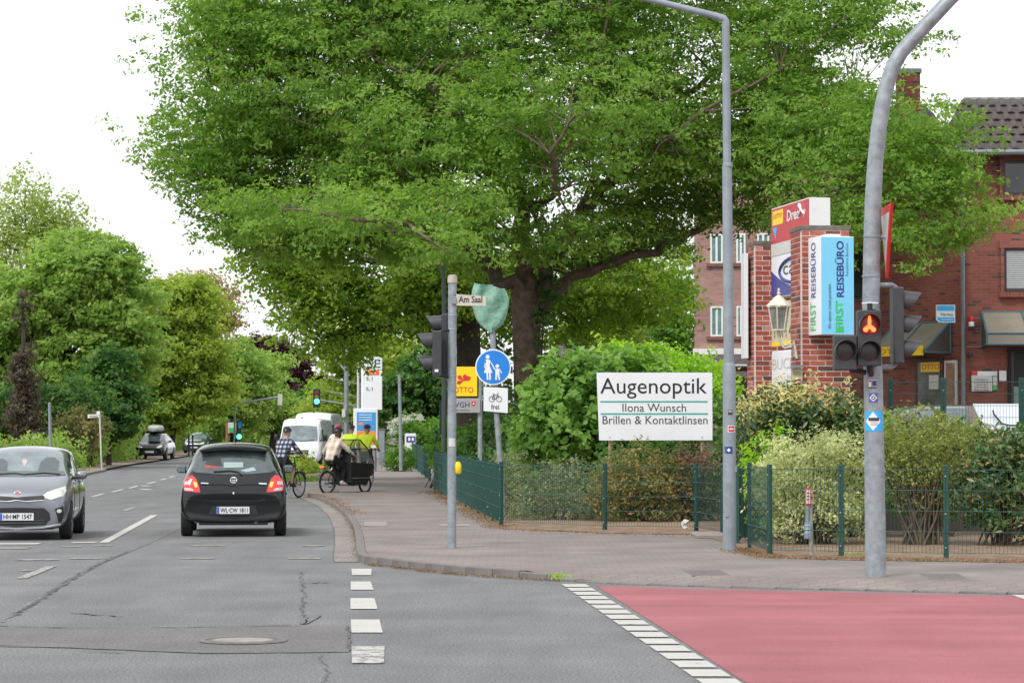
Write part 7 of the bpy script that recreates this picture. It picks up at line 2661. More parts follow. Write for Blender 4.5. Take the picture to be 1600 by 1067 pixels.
vs = [Vector((-w * .9 if z < .3 else -w, y, z)) for y, z in hull] + [Vector((w * .9 if z < .3 else w, y, z)) for y, z in hull]
n = len(hull)
mb.add(vs, [tuple(range(n)), tuple(range(2 * n - 1, n - 1, -1))] + [(i, n + i, n + (i + 1) % n, (i + 1) % n) for i in range(n)])
mb.build('cargo_box', pm('box_black', (.014, .014, .015), .45, var=.2), ct, fixn=True, bevel=.02)
cpts = [(.54, .84), (.56, 1.28), (.68, 1.42), (.92, 1.42), (1.24, 1.18), (1.50, .81)]
for sx in (-w, w):
    MB().tube([Vector((sx, y, z)) for y, z in cpts], .016, 6).build('canopy_bow', M_BLK, ct, smooth=True)
for (y, z) in cpts[1:5]:
    MB().tube([Vector((-w, y, z)), Vector((w, y, z))], .013, 6).build('canopy_strut', M_BLK, ct)
M_FILM = bpy.data.materials.new('canopy_film')
M_FILM.use_nodes = True
_n, _l = M_FILM.node_tree.nodes, M_FILM.node_tree.links
_b = _n['Principled BSDF']
_b.inputs['Base Color'].default_value = (.22, .25, .25, 1)
_b.inputs['Roughness'].default_value = .12
_b.inputs['Alpha'].default_value = .55
for sx in (-w * 1.01, w * 1.01):
    p = [Vector((sx, y, z)) for y, z in ((.82, .85), (.82, 1.16), (1.22, 1.16), (1.46, .85))]
    MB().add(p, [(0, 1, 2, 3)]).build('canopy_window', M_FILM, ct)
p = [Vector((-w, .92, 1.425)), Vector((w, .92, 1.425)), Vector((w, 1.24, 1.19)), Vector((-w, 1.24, 1.19)), Vector((w, 1.50, .82)), Vector((-w, 1.50, .82))]
MB().add(p, [(0, 1, 2, 3), (3, 2, 4, 5)]).build('canopy_front', M_FILM, ct)
MB().box((0, .555, .98), (.62, .05, .36)).build('back_panel', M_CBLK, ct, bevel=.02)
MB().lathe((0.02, .525, 1.0), [(.05, 0), (.04, .02), (.001, .03)], 12, ax=(0, -1, 0)).build('panel_badge', M_ZINC, ct)
MB().tube([(w + .01, .62, .42), (w + .01, 1.35, .42)], .012, 6).build('side_rail', M_ZINC, ct)
MB().box((0, -.22, .71), (.09, .04, .05)).build('rear_light', M_RLIT, ct)
MB().box((0, -.10, .68), (.12, .30, .03)).build('rack', M_BLK, ct)
vs = []
fs = []
arc_ = [Vector((0, .345 * math.cos(a), .31 + .345 * math.sin(a))) for a in np.linspace(.1 * PI, .95 * PI, 14)]
for p in arc_:
    vs += [p - XA * .035, p + XA * .035]
for i in range(len(arc_) - 1):
    fs.append((2 * i, 2 * i + 1, 2 * i + 3, 2 * i + 2))
MB().add(vs, fs).build('mudguard', M_BFRAME, ct, smooth=True)
for sx, a in ((.09, .6), (-.09, .6 + PI)):
    bbq = Vector((0, .43, .28))
    qq = bbq + Vector((0, .16 * math.cos(a), .16 * math.sin(a)))
    cr = MB().tube([bbq + XA * sx * .8, qq + XA * sx], .011, 6).build('crank', M_ZINC, ct)
    MB().box(qq + XA * sx * 1.6, (.09, .08, .02)).build('pedal', M_BLK, cr)
rider('person in pale plaid jacket and dark helmet riding the cargo bicycle', (q2.x, q2.y, .0), hd2, M_PLB, M_CBLK, M_HELM, shorts=False, shoe=M_CWHT, hair=M_HAIR, la=((-.40, .36, 1.17), (-.52, .52, 1.02)), longhem=.12, lean=-.04, bulk=.035)

# the riders ahead
for (px, py, lab, blab, shirt, legs, hat, hk, kw) in (
        (569, 758.5, 'person in bright yellow jacket and black shorts riding ahead of the cargo bicycle', 'bicycle under the person in the yellow jacket', M_HIVIS2, M_CBLK, pm('cap_black_red', (.05, .012, .014), .6), 'helmet', dict(lean=-.04, longhem=.06)),
        (544, 755.5, 'person in fluorescent vest with grey tape and dark helmet behind the cargo box', 'bicycle under the person in the fluorescent vest', M_HIVIS, M_CBLK, M_HELM, 'helmet', dict(tape=True, sleeves='short')),
        (523, 752.5, 'person in white top and pink cap mostly hidden behind the cargo rider', 'bicycle under the person in the pink cap', M_CWHT, M_CBLK, M_CPINK, 'cap', dict(shorts=False))):
    q = G(px, py, .1)
    hd = rad(-8)
    bicycle(blab, (q.x, q.y, .1), hd, rack=False)
    rider(lab, (q.x, q.y, .1), hd, shirt, legs, hat, hatkind=hk, s=1.0, **kw)

# ------------------------------------------------------------------ trees and shrubs
L_MAPLE = leafmat('leaf_maple', (.056, .104, .018), (.122, .194, .036), (.165, .240, .058), trans=.45)
L_MAPLE2 = leafmat('leaf_maple_back', (.058, .104, .015), (.128, .190, .028), (.18, .235, .044), trans=.47)
L_PALE = leafmat('leaf_pale_spring', (.105, .145, .034), (.18, .23, .062), (.24, .27, .09), trans=.45)
L_LEFT = leafmat('leaf_left_row', (.088, .140, .030), (.162, .232, .058), (.21, .265, .080), trans=.45)
L_MID = leafmat('leaf_mid', (.034, .082, .014), (.085, .165, .028), (.13, .21, .04), trans=.42)
L_YELG = leafmat('leaf_yellow_green', (.105, .150, .024), (.180, .228, .044), (.23, .265, .065), trans=.45)
L_BRNZ = leafmat('leaf_bronze', (.10, .085, .030), (.19, .155, .060), (.24, .18, .08), trans=.4)
L_PURP = leafmat('leaf_purple', (.030, .012, .016), (.075, .028, .038), (.11, .05, .055), trans=.25)
L_DEAD = leafmat('needle_dead', (.055, .045, .030), (.13, .103, .070), (.17, .135, .09), trans=.15)
L_DARK = leafmat('leaf_dark', (.018, .050, .012), (.050, .105, .022), (.095, .16, .035), trans=.3)
L_IVY = leafmat('leaf_ivy', (.016, .045, .012), (.045, .095, .022), (.08, .14, .035), trans=.25)
L_HAZEL = leafmat('leaf_hazel', (.044, .096, .018), (.112, .196, .038), (.160, .250, .065), trans=.35)
L_COTO = leafmat('leaf_cotoneaster', (.055, .078, .034), (.125, .150, .075), (.22, .21, .12), trans=.25)
L_PHOT = leafmat('leaf_photinia', (.040, .065, .020), (.165, .135, .045), (.36, .20, .085), trans=.25)
L_RFL = leafmat('leaf_redflower', (.040, .048, .024), (.075, .075, .035), (.14, .06, .04), trans=.25)
L_LAUR = leafmat('leaf_laurel', (.016, .040, .014), (.050, .085, .026), (.10, .14, .04), trans=.15, rough=.35, spec=.5)
L_CREAM = leafmat('leaf_cream_tip', (.20, .19, .07), (.38, .34, .16), (.48, .42, .24), trans=.3)
L_VARI = leafmat('leaf_variegated', (.13, .165, .065), (.31, .32, .165), (.44, .43, .27), trans=.3)
L_LIME = leafmat('leaf_lime', (.10, .185, .018), (.19, .30, .035), (.24, .34, .05), trans=.4)
L_OLIVE = leafmat('leaf_olive', (.065, .085, .020), (.135, .155, .038), (.25, .25, .07), trans=.3)
L_LAURB = leafmat('leaf_laurel_brown', (.022, .050, .016), (.062, .098, .030), (.24, .13, .05), trans=.15, rough=.35, spec=.5)
L_WHITEF = leafmat('blossom_white', (.45, .46, .40), (.62, .62, .56), (.68, .67, .62), trans=.3)
L_REDF = leafmat('blossom_red', (.38, .02, .05), (.52, .05, .10), (.55, .12, .15), trans=.2)
L_GRASS = leafmat('grass_blade', (.055, .095, .020), (.11, .18, .035), (.15, .22, .05), trans=.3)

def LB(y0, *rows):
    """lobes given by their place in the photo: (px, py, dy, rx, ry, rz[, weight]) at distance y0"""
    out = []
    for r in rows:
        p = W(r[0], r[1], y0 + r[2])
        out.append(((p.x, p.y, p.z), (r[3], r[4], r[5])) + ((r[6],) if len(r) > 6 else ()))
    return out

# ---- the big tree
TY = 72.0
def TP(px, py, d=0.0):
    return W(px, py, TY + d)
tb = TP(829, 772)
trunk = [(TP(832, 776), .56), (TP(829, 720), .44), (TP(826, 640), .40), (TP(824, 560), .385), (TP(822, 500), .39), (TP(820, 455), .38)]
limbs = [
    [(TP(818, 470), .33), (TP(775, 430), .27), (TP(735, 385), .23), (TP(690, 345), .19), (TP(620, 290, -1), .14), (TP(540, 230, -1), .10), (TP(430, 175, -1), .06), (TP(330, 130), .03)],
    [(TP(822, 460), .34), (TP(815, 400), .30), (TP(812, 320), .26), (TP(806, 230), .20), (TP(790, 120), .14), (TP(770, 0), .09), (TP(760, -110), .04)],
    [(TP(830, 470), .32), (TP(868, 405), .26), (TP(905, 340), .22), (TP(960, 280), .19), (TP(1010, 230), .16), (TP(1050, 170), .12), (TP(1130, 100), .08), (TP(1230, 30), .04)],
    [(TP(838, 480), .24), (TP(900, 435, 1), .19), (TP(985, 400, 1), .16), (TP(1060, 375, 1), .13), (TP(1130, 340, 1), .10), (TP(1230, 310, 1), .07), (TP(1340, 290, 1), .045), (TP(1460, 330, 1), .02)],
    [(TP(812, 330), .18), (TP(850, 280, -2), .14), (TP(900, 190, -3), .10), (TP(940, 80, -3), .06), (TP(960, -40, -3), .03)],
    [(TP(735, 385), .17), (TP(660, 360, 1), .12), (TP(570, 330, 1), .09), (TP(470, 300, 1), .05), (TP(380, 280, 1), .02)],
    [(TP(812, 330), .16), (TP(740, 250, 2), .12), (TP(640, 160, 2), .08), (TP(560, 60, 2), .05), (TP(520, -30, 2), .03)],
    [(TP(1010, 230), .11), (TP(1110, 210, -1), .08), (TP(1210, 180, -1), .05), (TP(1330, 150, -1), .03)],
    [(TP(868, 405), .10), (TP(840, 350, -2.5), .08), (TP(820, 300, -3.5), .05), (TP(780, 250, -4), .03)],
    [(TP(960, 280), .10), (TP(1060, 270, -1), .07), (TP(1150, 265, -1), .05), (TP(1280, 260, -1.5), .03)],
]
lobes = LB(TY, (790, 60, 0, 5.0, 5.5, 3.8), (560, 110, 0, 4.0, 4.5, 2.8), (400, 130, 0, 2.9, 3.2, 2.4), (330, 210, 0, 1.7, 2.2, 1.3), (380, 40, 1, 2.6, 3, 1.6), (285, 265, 0, 1.1, 1.4, .6, .7), (270, 110, 0, .9, 1.2, .9, .7), (245, 255, 0, .7, .9, .4, .5),
           (430, 270, 1, 2.3, 2.8, 1.3), (540, 300, 0, 2.4, 3, 1.3), (630, 270, -2, 2.6, 2.8, 1.7), (690, 200, -4, 2.6, 2.4, 1.8), (770, 300, -4.5, 1.9, 1.8, 1.3), (860, 190, -5, 2.8, 2.4, 2.0), (890, 365, -4.5, 1.4, 1.5, .9),
           (500, 325, -6, 1.7, 2.2, .7, .7), (600, 345, -8, 1.9, 2.0, .8, .6), (665, 320, -8, 1.6, 1.8, 1.0, .7), (690, 385, -10, .7, 1.0, .45, .8), (430, 330, -4, 1.2, 1.8, .6),
           (980, 160, -2, 3.2, 3.5, 2.6), (1140, 130, 0, 3.3, 4, 2.6, .85), (1270, 90, -2, 2.4, 3, 2.3, .9), (1345, 40, -3, 1.4, 2, 1.6, .8), (1180, 265, -1, 2.7, 3, 1.0, .9), (1080, 270, 1, 2.0, 2.5, .9, .8), (1290, 200, -4, 2.2, 2.6, 1.5), (1330, 285, -6, 2.0, 2.2, 1.2),
           (1410, 345, -8, 1.6, 1.4, .9), (1425, 250, -8, 1.3, 1.4, 1.1), (1480, 340, -8, 1.0, .9, .65), (1465, 195, -8, .7, .8, .6, .7), (1535, 332, -8, .5, .6, .35, .7), (1400, 410, -8, .9, .9, .4, .8), (1470, 280, -8, .8, .8, .6), (1495, 215, -8, .35, .5, .35, .6), (1180, 340, 0, .9, 1.2, .45), (1090, 330, 1, .8, 1.2, .4, .6), (1260, 330, -4, 1.0, 1.2, .5),
           (700, -110, 0, 5, 5, 2.8), (980, -100, 0, 4.6, 5, 2.8), (1230, -50, 0, 3, 3.5, 2), (480, -30, 0, 3, 3.5, 2), (760, 400, 2, 1.3, 2.2, .7, .6), (640, 350, 1.5, 1.6, 2.2, .8, .8),
           (350, 300, 0, 1.3, 1.6, .8), (395, 345, 0, 1.4, 1.8, .9), (460, 355, 0, 1.6, 2, .9), (540, 370, 2, 1.8, 2, .8), (960, 345, 1, 1.8, 2.2, .8), (1050, 335, 1, 1.2, 1.8, .6), (900, 410, 2, 1.3, 1.6, .6, .8), (1000, 395, 3, 1.3, 1.6, .5, .7), (1370, 200, -6, 1.4, 1.5, 1.0), (1370, 330, -7, 1.2, 1.2, .8))
limbs = [[(p, r * .82) for p, r in lb] for lb in limbs]
limbs += [[(TP(905, 340), .10), (TP(930, 270, -3), .07), (TP(985, 190, -3.5), .05), (TP(1060, 110, -3), .03)], [(TP(735, 385), .10), (TP(690, 320, -3), .07), (TP(625, 255, -4), .045), (TP(540, 215, -3), .03), (TP(440, 180, -3), .015)],
          [(TP(806, 230), .10), (TP(730, 190, -3), .07), (TP(660, 130, -4), .045), (TP(580, 90, -3), .02)], [(TP(815, 330), .12), (TP(870, 300, -6), .08), (TP(860, 240, -7), .05), (TP(900, 180, -8), .03)],
          [(TP(960, 280), .10), (TP(1040, 220, -4), .07), (TP(1120, 160, -4), .05), (TP(1220, 110, -4), .03)]]
limbs += [[(TP(735, 385), .11), (TP(690, 368, -5), .085), (TP(640, 352, -9), .065), (TP(560, 342, -10), .045), (TP(440, 326, -8), .02)], [(TP(640, 352, -9), .05), (TP(670, 375, -11), .03), (TP(700, 395, -11), .015)]]
limbs += [[(TP(1180, 300, 0), .07), (TP(1300, 290, -4), .06), (TP(1400, 320, -7), .045), (TP(1500, 335, -8), .02)], [(TP(1230, 180, -1), .06), (TP(1330, 230, -5), .045), (TP(1440, 230, -8), .02)]]
tree('broad_tree', 'huge spreading green tree filling the middle of the picture', tb, trunk, lobes, 26, 104, .145, .50, L_MAPLE, M_BARK, 11, limbs=limbs, twigs=1100, maxtwig=3.2, hole=.22, flat=.42, up=.5, shell=.3, hs=1.7, tintspread=.30, aspect=.5, ns=6, tight=.30)
# bare dead twigs and ivy on the trunk
iv = thing('ivy', 'dark ivy climbing the trunk of the huge tree', 'ivy', (tb.x, tb.y - .5, .1))
crown('foliage', LB(TY - .4, (846, 500, 0, .22, .2, .5), (850, 560, 0, .22, .2, .6), (858, 450, 0, .25, .25, .45), (868, 400, 0, .2, .2, .4), (790, 640, 0, .40, .4, 1.2), (852, 610, 0, .25, .2, .5), (782, 570, 0.5, .3, .3, .9)), 120, 30, .12, .12, L_IVY, iv, 21, shell=.3, hole=0, loc=(tb.x, tb.y - .5, .1), up=.2)
MB().tube([Vector((tb.x + .1, tb.y - .52, .1)), TP(846, 640, -.5), TP(846, 560, -.5), TP(850, 480, -.5)], [.04, .03, .025, .015], 6).build('stem', M_BARKD, iv, world=True, smooth=True)

# ---- second tree behind it, dark trunk
SY = 84.0
def SP(px, py, d=0.0):
    return W(px, py, SY + d)
lobes = LB(SY, (590, 390, 0, 3.2, 3, 2.0), (480, 400, 0, 2.2, 2.4, 1.5), (640, 470, 0, 2.4, 2.4, 1.2), (530, 470, 0, 1.8, 2.2, 1.2), (470, 480, -1, 1.0, 1.4, .8, .6), (500, 530, -1, 1.1, 1.4, .55, .5), (560, 540, 0, 1.2, 1.6, .6, .6), (710, 440, 1, 2.4, 3, 1.5),
           (420, 370, 0, 1.2, 1.5, .9), (850, 430, 3, 2.6, 3, 1.4), (960, 440, 3, 2.4, 3, 1.2), (900, 510, 4, 1.8, 2.5, .8, .6), (1000, 480, 5, 1.6, 2.0, .7, .6), (650, 330, 2, 3, 3, 1.4), (800, 500, 4, 1.6, 2, 1.0, .8), (630, 530, 1, 1.6, 2, .7, .8), (1040, 420, 4, 1.2, 1.6, .7, .7))
trunk = [(SP(737, 765), .52), (SP(735, 680), .44), (SP(733, 600), .40), (SP(732, 530), .38), (SP(731, 470), .36)]
limbs = [[(SP(731, 490), .26), (SP(690, 450), .2), (SP(640, 420), .15), (SP(560, 400), .1), (SP(470, 390), .05)], [(SP(731, 470), .28), (SP(740, 420), .2), (SP(780, 370, 1), .12), (SP(850, 340, 2), .06)],
         [(SP(690, 450), .15), (SP(660, 490), .1), (SP(600, 510), .07), (SP(520, 530), .03)], [(SP(733, 520), .2), (SP(700, 520), .16), (SP(660, 500), .12), (SP(630, 470), .06)], [(SP(735, 500), .18), (SP(800, 470, 2), .12), (SP(900, 450, 3), .08), (SP(1010, 450, 4), .03)]]
tree('roadside_tree', 'second roadside tree with dark trunk behind the signs, left of the huge tree', SP(737, 768), trunk, lobes, 38, 50, .18, .38, L_MAPLE2, M_BARKD, 31, limbs=limbs, twigs=260, hole=.26, flat=.5, shell=.3, hs=1.2)

# ---- left side trees
def ltree(label, y, tx, gy, lobes, lm, seed, per=26, lpc=70, ls=.30, cs=.5, tr=.25, twigs=60, name='background_tree', group='trees along the left side of the road', bark=M_BARKD, **kw):
    base = W(tx, gy, y)
    base.z = 0.0
    L = LB(y, *lobes)
    ztop = max(l[0][2] + l[1][2] * .5 for l in L)
    cx_ = sum(l[0][0] for l in L) / len(L)
    trunk = [(base, tr * 1.2), (base.lerp(Vector((cx_, y, ztop * .45)), .6), tr), (Vector((cx_, y, ztop * .5)), tr * .7), (Vector((cx_, y, ztop * .85)), tr * .3)]
    limbs = [[(Vector((cx_, y, ztop * .5)), tr * .5), (Vector(l[0]).lerp(Vector((cx_, y, ztop * .5)), .5), tr * .3), (Vector(l[0]), tr * .1)] for l in L]
    return tree(name, label, base, trunk, L, per, lpc, ls, cs, lm, bark, seed, limbs=limbs, twigs=twigs, group=group, **kw)
ltree('tall pale feathery tree at the far left edge', 150, 20, 700, ((20, 330, 0, 2.2, 2, 1.6, .6), (70, 330, 0, 1.8, 2, 1.5, .6), (110, 350, 0, 1.2, 1.5, 1.6, .6), (40, 300, 0, 1.3, 1.3, .9, .5), (30, 400, 0, 2.6, 2.5, 2.0, .8), (-30, 360, 0, 2, 2, 2), (90, 400, 0, 2, 2, 1.6)), L_PALE, 41, per=22, lpc=36, ls=.24, cs=.42, hole=.25, flat=1.3, twigs=160)
ltree('big mid green tree behind the dead conifer', 132, 120, 700, ((130, 420, 0, 2.4, 3, 1.8), (70, 480, 0, 2.8, 3, 2.2), (170, 470, 0, 2.4, 3, 1.9), (20, 520, 0, 2.2, 2.5, 2.2), (120, 560, 0, 2.8, 3, 2.2), (190, 540, 0, 1.7, 2.2, 1.6), (60, 600, 1, 2.4, 2.5, 1.8), (150, 630, 1, 2.2, 2.2, 1.5), (-30, 600, 0, 2, 2, 2.4), (195, 440, 0, .7, .9, .6)), L_LEFT, 42, per=30, lpc=80, ls=.27, cs=.45, hole=.15, twigs=90)
ltree('yellow green tree in the middle of the left row', 172, 265, 692, ((250, 500, 0, 2.6, 3, 2.4), (300, 480, 0, 2.0, 2.5, 2.0), (235, 570, 0, 2.6, 3, 2.3), (300, 560, 0, 2.4, 3, 2.2), (250, 640, 0, 2.4, 2.5, 1.8), (320, 610, 0, 1.8, 2.2, 1.6)), L_YELG, 43, per=28, lpc=75, ls=.29, cs=.48, hole=.15)
ltree('thin bronze leaved tree top behind the yellow green tree', 195, 320, 692, ((300, 455, 0, 2.4, 2.5, 1.4, .7), (340, 480, 0, 2.0, 2.2, 2.0, .7), (320, 520, 0, 2.5, 2.5, 2.4, .8), (355, 530, 0, 1.2, 1.5, 1.6, .6), (310, 440, 0, 1.6, 1.6, .6, .5)), L_BRNZ, 44, per=20, lpc=34, ls=.3, cs=.5, hole=.25, twigs=130)
ltree('fresh green tree beside the far signal', 192, 365, 690, ((345, 590, 0, 2.0, 2.5, 1.9), (380, 630, 0, 2.0, 2.4, 1.8), (340, 650, 0, 2.0, 2.4, 1.4), (400, 600, 0, 1.6, 2.2, 1.7), (365, 555, 0, 1.5, 2, 1.2)), L_LEFT, 45, per=26, lpc=65, ls=.32, cs=.5)
ltree('dark purple leaved tree in the distance', 230, 440, 690, ((420, 555, 0, 2.4, 2.6, 1.5), (450, 580, 0, 2.4, 2.6, 1.8), (475, 610, 0, 2.2, 2.6, 1.5), (440, 620, 0, 3, 3, 2), (390, 560, 0, 2.0, 2.4, 1.6)), L_PURP, 46, per=24, lpc=60, ls=.36, cs=.55)
ltree('green tree below the purple one', 205, 425, 692, ((420, 640, 0, 2.3, 2.5, 1.6), (400, 600, -1, 1.9, 2.2, 1.7), (445, 655, 0, 2, 2.2, 1.2), (420, 570, -1, 1.2, 1.5, .9), (470, 655, 0, 1.8, 2, 1.2)), L_LEFT, 47, per=24, lpc=55, ls=.34, cs=.52)
ltree('dark broadleaf shrub tree behind the street name arrow', 122, 170, 705, ((165, 610, 0, 1.2, 1.5, 1.2), (190, 640, 0, 1.1, 1.4, 1.1), (150, 650, 0, 1.2, 1.4, 1.0), (175, 570, 0, .8, 1, .7)), L_DARK, 48, per=40, lpc=60, ls=.26, cs=.35, tr=.12)
# dead brown conifer
cy_ = 112.0
cb0 = W(38, 735, cy_)
dc = thing('dead_conifer', 'tall brown dying conifer at the left edge', 'tree', (cb0.x, cy_, 0))
rows = []
for i in range(13):
    v = i / 12
    py = 462 + (680 - 462) * v
    r_ = .08 + .72 * v ** .9 * (1 + .25 * math.sin(i * 2.1))
    rows.append((37 + 4 * math.sin(i * 1.7), py, 0, r_, r_, .32 + .12 * v))
crown('crown', LB(cy_, *rows), 95, 40, .17, .17, L_DEAD, dc, 51, shell=.15, hole=.1, loc=(cb0.x, cy_, 0), up=.1, aspect=.35, droop=1.2)
mb = MB().tube([Vector((cb0.x, cy_, 0)), W(38, 640, cy_), W(36, 460, cy_)], [.22, .18, .03], 8)
rg = random.Random(9)
for i in range(70):
    v = rg.random()
    a = rg.uniform(0, 2 * PI)
    r_ = (.08 + .75 * v ** .85)
    p = W(37, 462 + 218 * v, cy_)
    mb.tube([p, p + Vector((math.cos(a) * r_ * .5, math.sin(a) * r_ * .5, .02)), p + Vector((math.cos(a) * r_, math.sin(a) * r_, -.15 - .2 * v))], [.03, .02, .008], 5, cap=False)
mb.build('trunk', M_BARKD, dc, world=True, smooth=True)

# ---- left hedges
def hedge(label, y0, pts, h, w, lm, seed, per=50, lpc=45, ls=.14, cs=.2, z0=0.0, name='hedge', **kw):
    """clipped hedge following ground points (x, y)"""
    L = []
    pl = resample(pts, w * .9)
    rr_ = random.Random(seed)
    for p in pl:
        k_ = max(1, int(h / (w * 1.0)))
        for j in range(k_):
            L.append(((p.x + rr_.uniform(-.1, .1), p.y + rr_.uniform(-.1, .1), z0 + h * (j + .5) / k_ + rr_.uniform(-.08, .08) * h * .3), (w * .62, w * .62, h / k_ * .62)))
    c = pl[len(pl) // 2]
    return bush(name, label, (c.x, c.y, z0), L, per, lpc, ls, cs, lm, M_STEM, seed, cat='hedge', zmin=z0 + .02, **kw)
def gx(px, y):
    return ((px - CX) * y / FPX, y)
hedge('tall loose conifer hedge behind the parked car with roof box', 0, [gx(150, 135), gx(185, 170), gx(235, 205), gx(300, 235), gx(345, 250)], 3.6, 1.9, L_LEFT, 61, per=26, lpc=50, ls=.24, cs=.34, flat=1.6, droop=.8)
hedge('low clipped hedge behind the grey car, left of the bin', 0, [gx(-60, 101), gx(20, 103), gx(75, 105), gx(112, 108)], 1.35, 1.0, L_LEFT, 62, per=40, lpc=45, ls=.15, cs=.2)
hedge('rounded hedge end right of the grey box bin', 0, [gx(143, 118), gx(160, 119)], 1.75, 1.3, L_LEFT, 63, per=40, lpc=45, ls=.16, cs=.22)
bush('garden_shrub', 'reddish tinted shrub behind the low left hedge', (gx(120, 114)[0], 114, 0), LB(114, (115, 672, 0, .9, .9, .7), (140, 668, 0, .8, .8, .8), (95, 680, 0, .7, .7, .6)), 45, 45, .16, .22, leafmat('leaf_reddish', (.06, .06, .025), (.12, .13, .04), (.22, .13, .07), trans=.3), M_STEM, 64)
bush('garden_shrub', 'dark green shrub mass under the dead conifer', (gx(20, 116)[0], 116, 0), LB(116, (0, 650, 0, 1.6, 1.2, 1.2), (60, 655, 0, 1.4, 1.2, 1.1), (100, 640, 0, 1.2, 1.2, 1.2), (-50, 650, 0, 1.4, 1.2, 1.3), (140, 635, 2, 1.0, 1, 1.1)), 42, 45, .2, .26, L_DARK, M_STEM, 65)
hedge('distant hedge closing the end of the road', 0, [gx(330, 300), gx(420, 300), gx(520, 260), gx(600, 240)], 5.0, 3.2, L_LEFT, 66, per=16, lpc=45, ls=.42, cs=.55)
bush('garden_shrub', 'rounded pale green shrub among the parked cars', (gx(330, 205)[0], 205, 0), LB(205, (330, 685, 0, 1.0, 1, .8), (345, 688, 0, .8, .8, .7)), 30, 40, .25, .3, L_LIME, M_STEM, 67)

# ---- verge with vans, middle distance right
bush('verge_shrub', 'light green low shrub on the verge in front of the vans', (gx(470, 89)[0], 89, .1), LB(89, (462, 735, 0, .45, .6, .28), (480, 732, 0, .45, .6, .3), (497, 738, 0, .35, .6, .25), (448, 738, 0, .4, .6, .26), (470, 722, .5, .35, .5, .22)), 130, 40, .11, .13, L_YELG, M_STEM, 71)
tag(MB().prism([(0, 0), (.35, .24), (.9, .3), (1.3, .18), (1.5, 0)], W(462, 752.5, 84.5), XA, ZA, .5).build('boulder', pm('boulder_stone', (.20, .155, .125), .95, var=.3, scale=5, bump=.8, bscale=9), fixn=True, bevel=.09), 'low brown boulder on the verge between the two nearest riders', 'boulder')
rng = np.random.default_rng(91)
n = 2600
P = np.stack([rng.uniform(gx(440, 84)[0], gx(500, 84)[0], n), rng.uniform(82.5, 92, n), np.full(n, .12)], 1)
P[:, 2] += rng.random(n) * .1
o = leaf_mesh('grass', P, rng.normal(0, 1, (n, 3)) * [1, 1, .1], rng.uniform(.1, .22, n), rng.random(n), L_GRASS, None, rng, aspect=.12, jitter=.2, droop=-2)
tag(o, 'green grass on the verge below the light green shrub', 'grass')
kind(o, 'stuff')
ltree('yellow green tree rising behind the bank pylon', 150, 575, 700, ((560, 540, 0, 1.8, 2.5, 2.0), (600, 560, 0, 2, 2.5, 2.0), (545, 610, 0, 1.6, 2.2, 1.8), (590, 620, 0, 2.0, 2.4, 1.8), (560, 660, 0, 1.8, 2.2, 1.4), (520, 640, 2, 1.4, 2, 1.4), (620, 640, 0, 2, 2.2, 1.8)), L_YELG, 72, per=26, lpc=55, ls=.28, cs=.45, group='trees behind the riders')
ltree('mid green tree far behind the vans', 215, 490, 692, ((480, 640, 0, 2, 2.4, 1.3), (510, 620, 0, 1.8, 2.4, 1.6), (530, 650, 0, 2.2, 2.4, 1.6), (500, 665, 0, 2.4, 2.4, 1.1)), L_MID, 73, per=22, lpc=50, ls=.36, cs=.5, group='trees behind the riders')
ltree('dark round leaved tree beside the pylon', 134, 690, 722, ((622, 612, 0, 1.0, 1.5, 1.0), (655, 600, 0, 1.4, 1.7, 1.1), (698, 610, 0, 1.4, 1.7, 1.1), (608, 640, 0, .8, 1.4, .8), (645, 640, 0, 1.3, 1.6, 1.0), (688, 650, 0, 1.4, 1.6, 1.0), (665, 570, 0, 1.0, 1.3, .8), (725, 640, 1, 1.3, 1.6, 1.2), (655, 665, 0, 1.3, 1.4, .8)), L_DARK, 74, per=38, lpc=60, ls=.27, cs=.34, tr=.12, group='trees behind the riders')
bush('flowering_shrub', 'shrub with white blossom sprays beside the grey cabinet', (gx(650, 125)[0], 125, .1), LB(125, (630, 688, 0, .65, .9, .95), (652, 668, 0, .95, 1, .55), (685, 675, 0, .95, 1, .6), (658, 697, .5, 1.1, 1, .85), (628, 710, 0, .6, .8, .5), (690, 705, 0, 1.0, 1, .8)), 60, 50, .15, .2, L_MID, M_STEM, 75)
fsx = [o for o in COL.objects if o.get('label', '').startswith('shrub with white')][0]
crown('blossom', LB(124.2, (614, 668, 0, .30, .4, .42), (630, 656, 0, .5, .4, .17), (648, 652, 0, .45, .4, .12), (611, 690, 0, .25, .4, .3), (618, 703, 0, .25, .4, .1)), 90, 30, .10, .12, L_WHITEF, fsx, 76, shell=.5, hole=0, loc=(gx(650, 125)[0], 125, .1))
bush('box_bush', 'small rounded box bush at the pavement edge before the far fence', (gx(625, 104)[0], 104, .1), LB(104, (622, 719, 0, .45, .5, .42), (634, 717, 0, .42, .5, .45)), 160, 45, .09, .11, L_MID, M_STEM, 77)
bush('clipped_hedge', 'clipped light green hedge seen behind the long green fence', (gx(680, 74)[0], 74, .1), LB(74, (705, 700, 0, .6, .8, .5), (725, 712, -3, .6, .7, .5), (712, 725, -2, .5, .7, .4), (740, 700, 0, .7, .7, .6), (765, 705, -4, .6, .6, .7)), 110, 50, .11, .14, L_MID, M_STEM, 78, cat='hedge')
bush('shade_shrub', 'dark shaded shrub between the two trunks', (gx(790, 66)[0], 66, .1), LB(66, (785, 690, 0, .6, .7, .9), (800, 660, 1, .5, .6, .8), (760, 680, 2, .5, .6, .7), (775, 730, -4, .6, .7, .5), (800, 740, -6, .5, .6, .5), (740, 735, 0, .7, .6, .4)), 100, 45, .12, .15, L_IVY, M_STEM, 79)
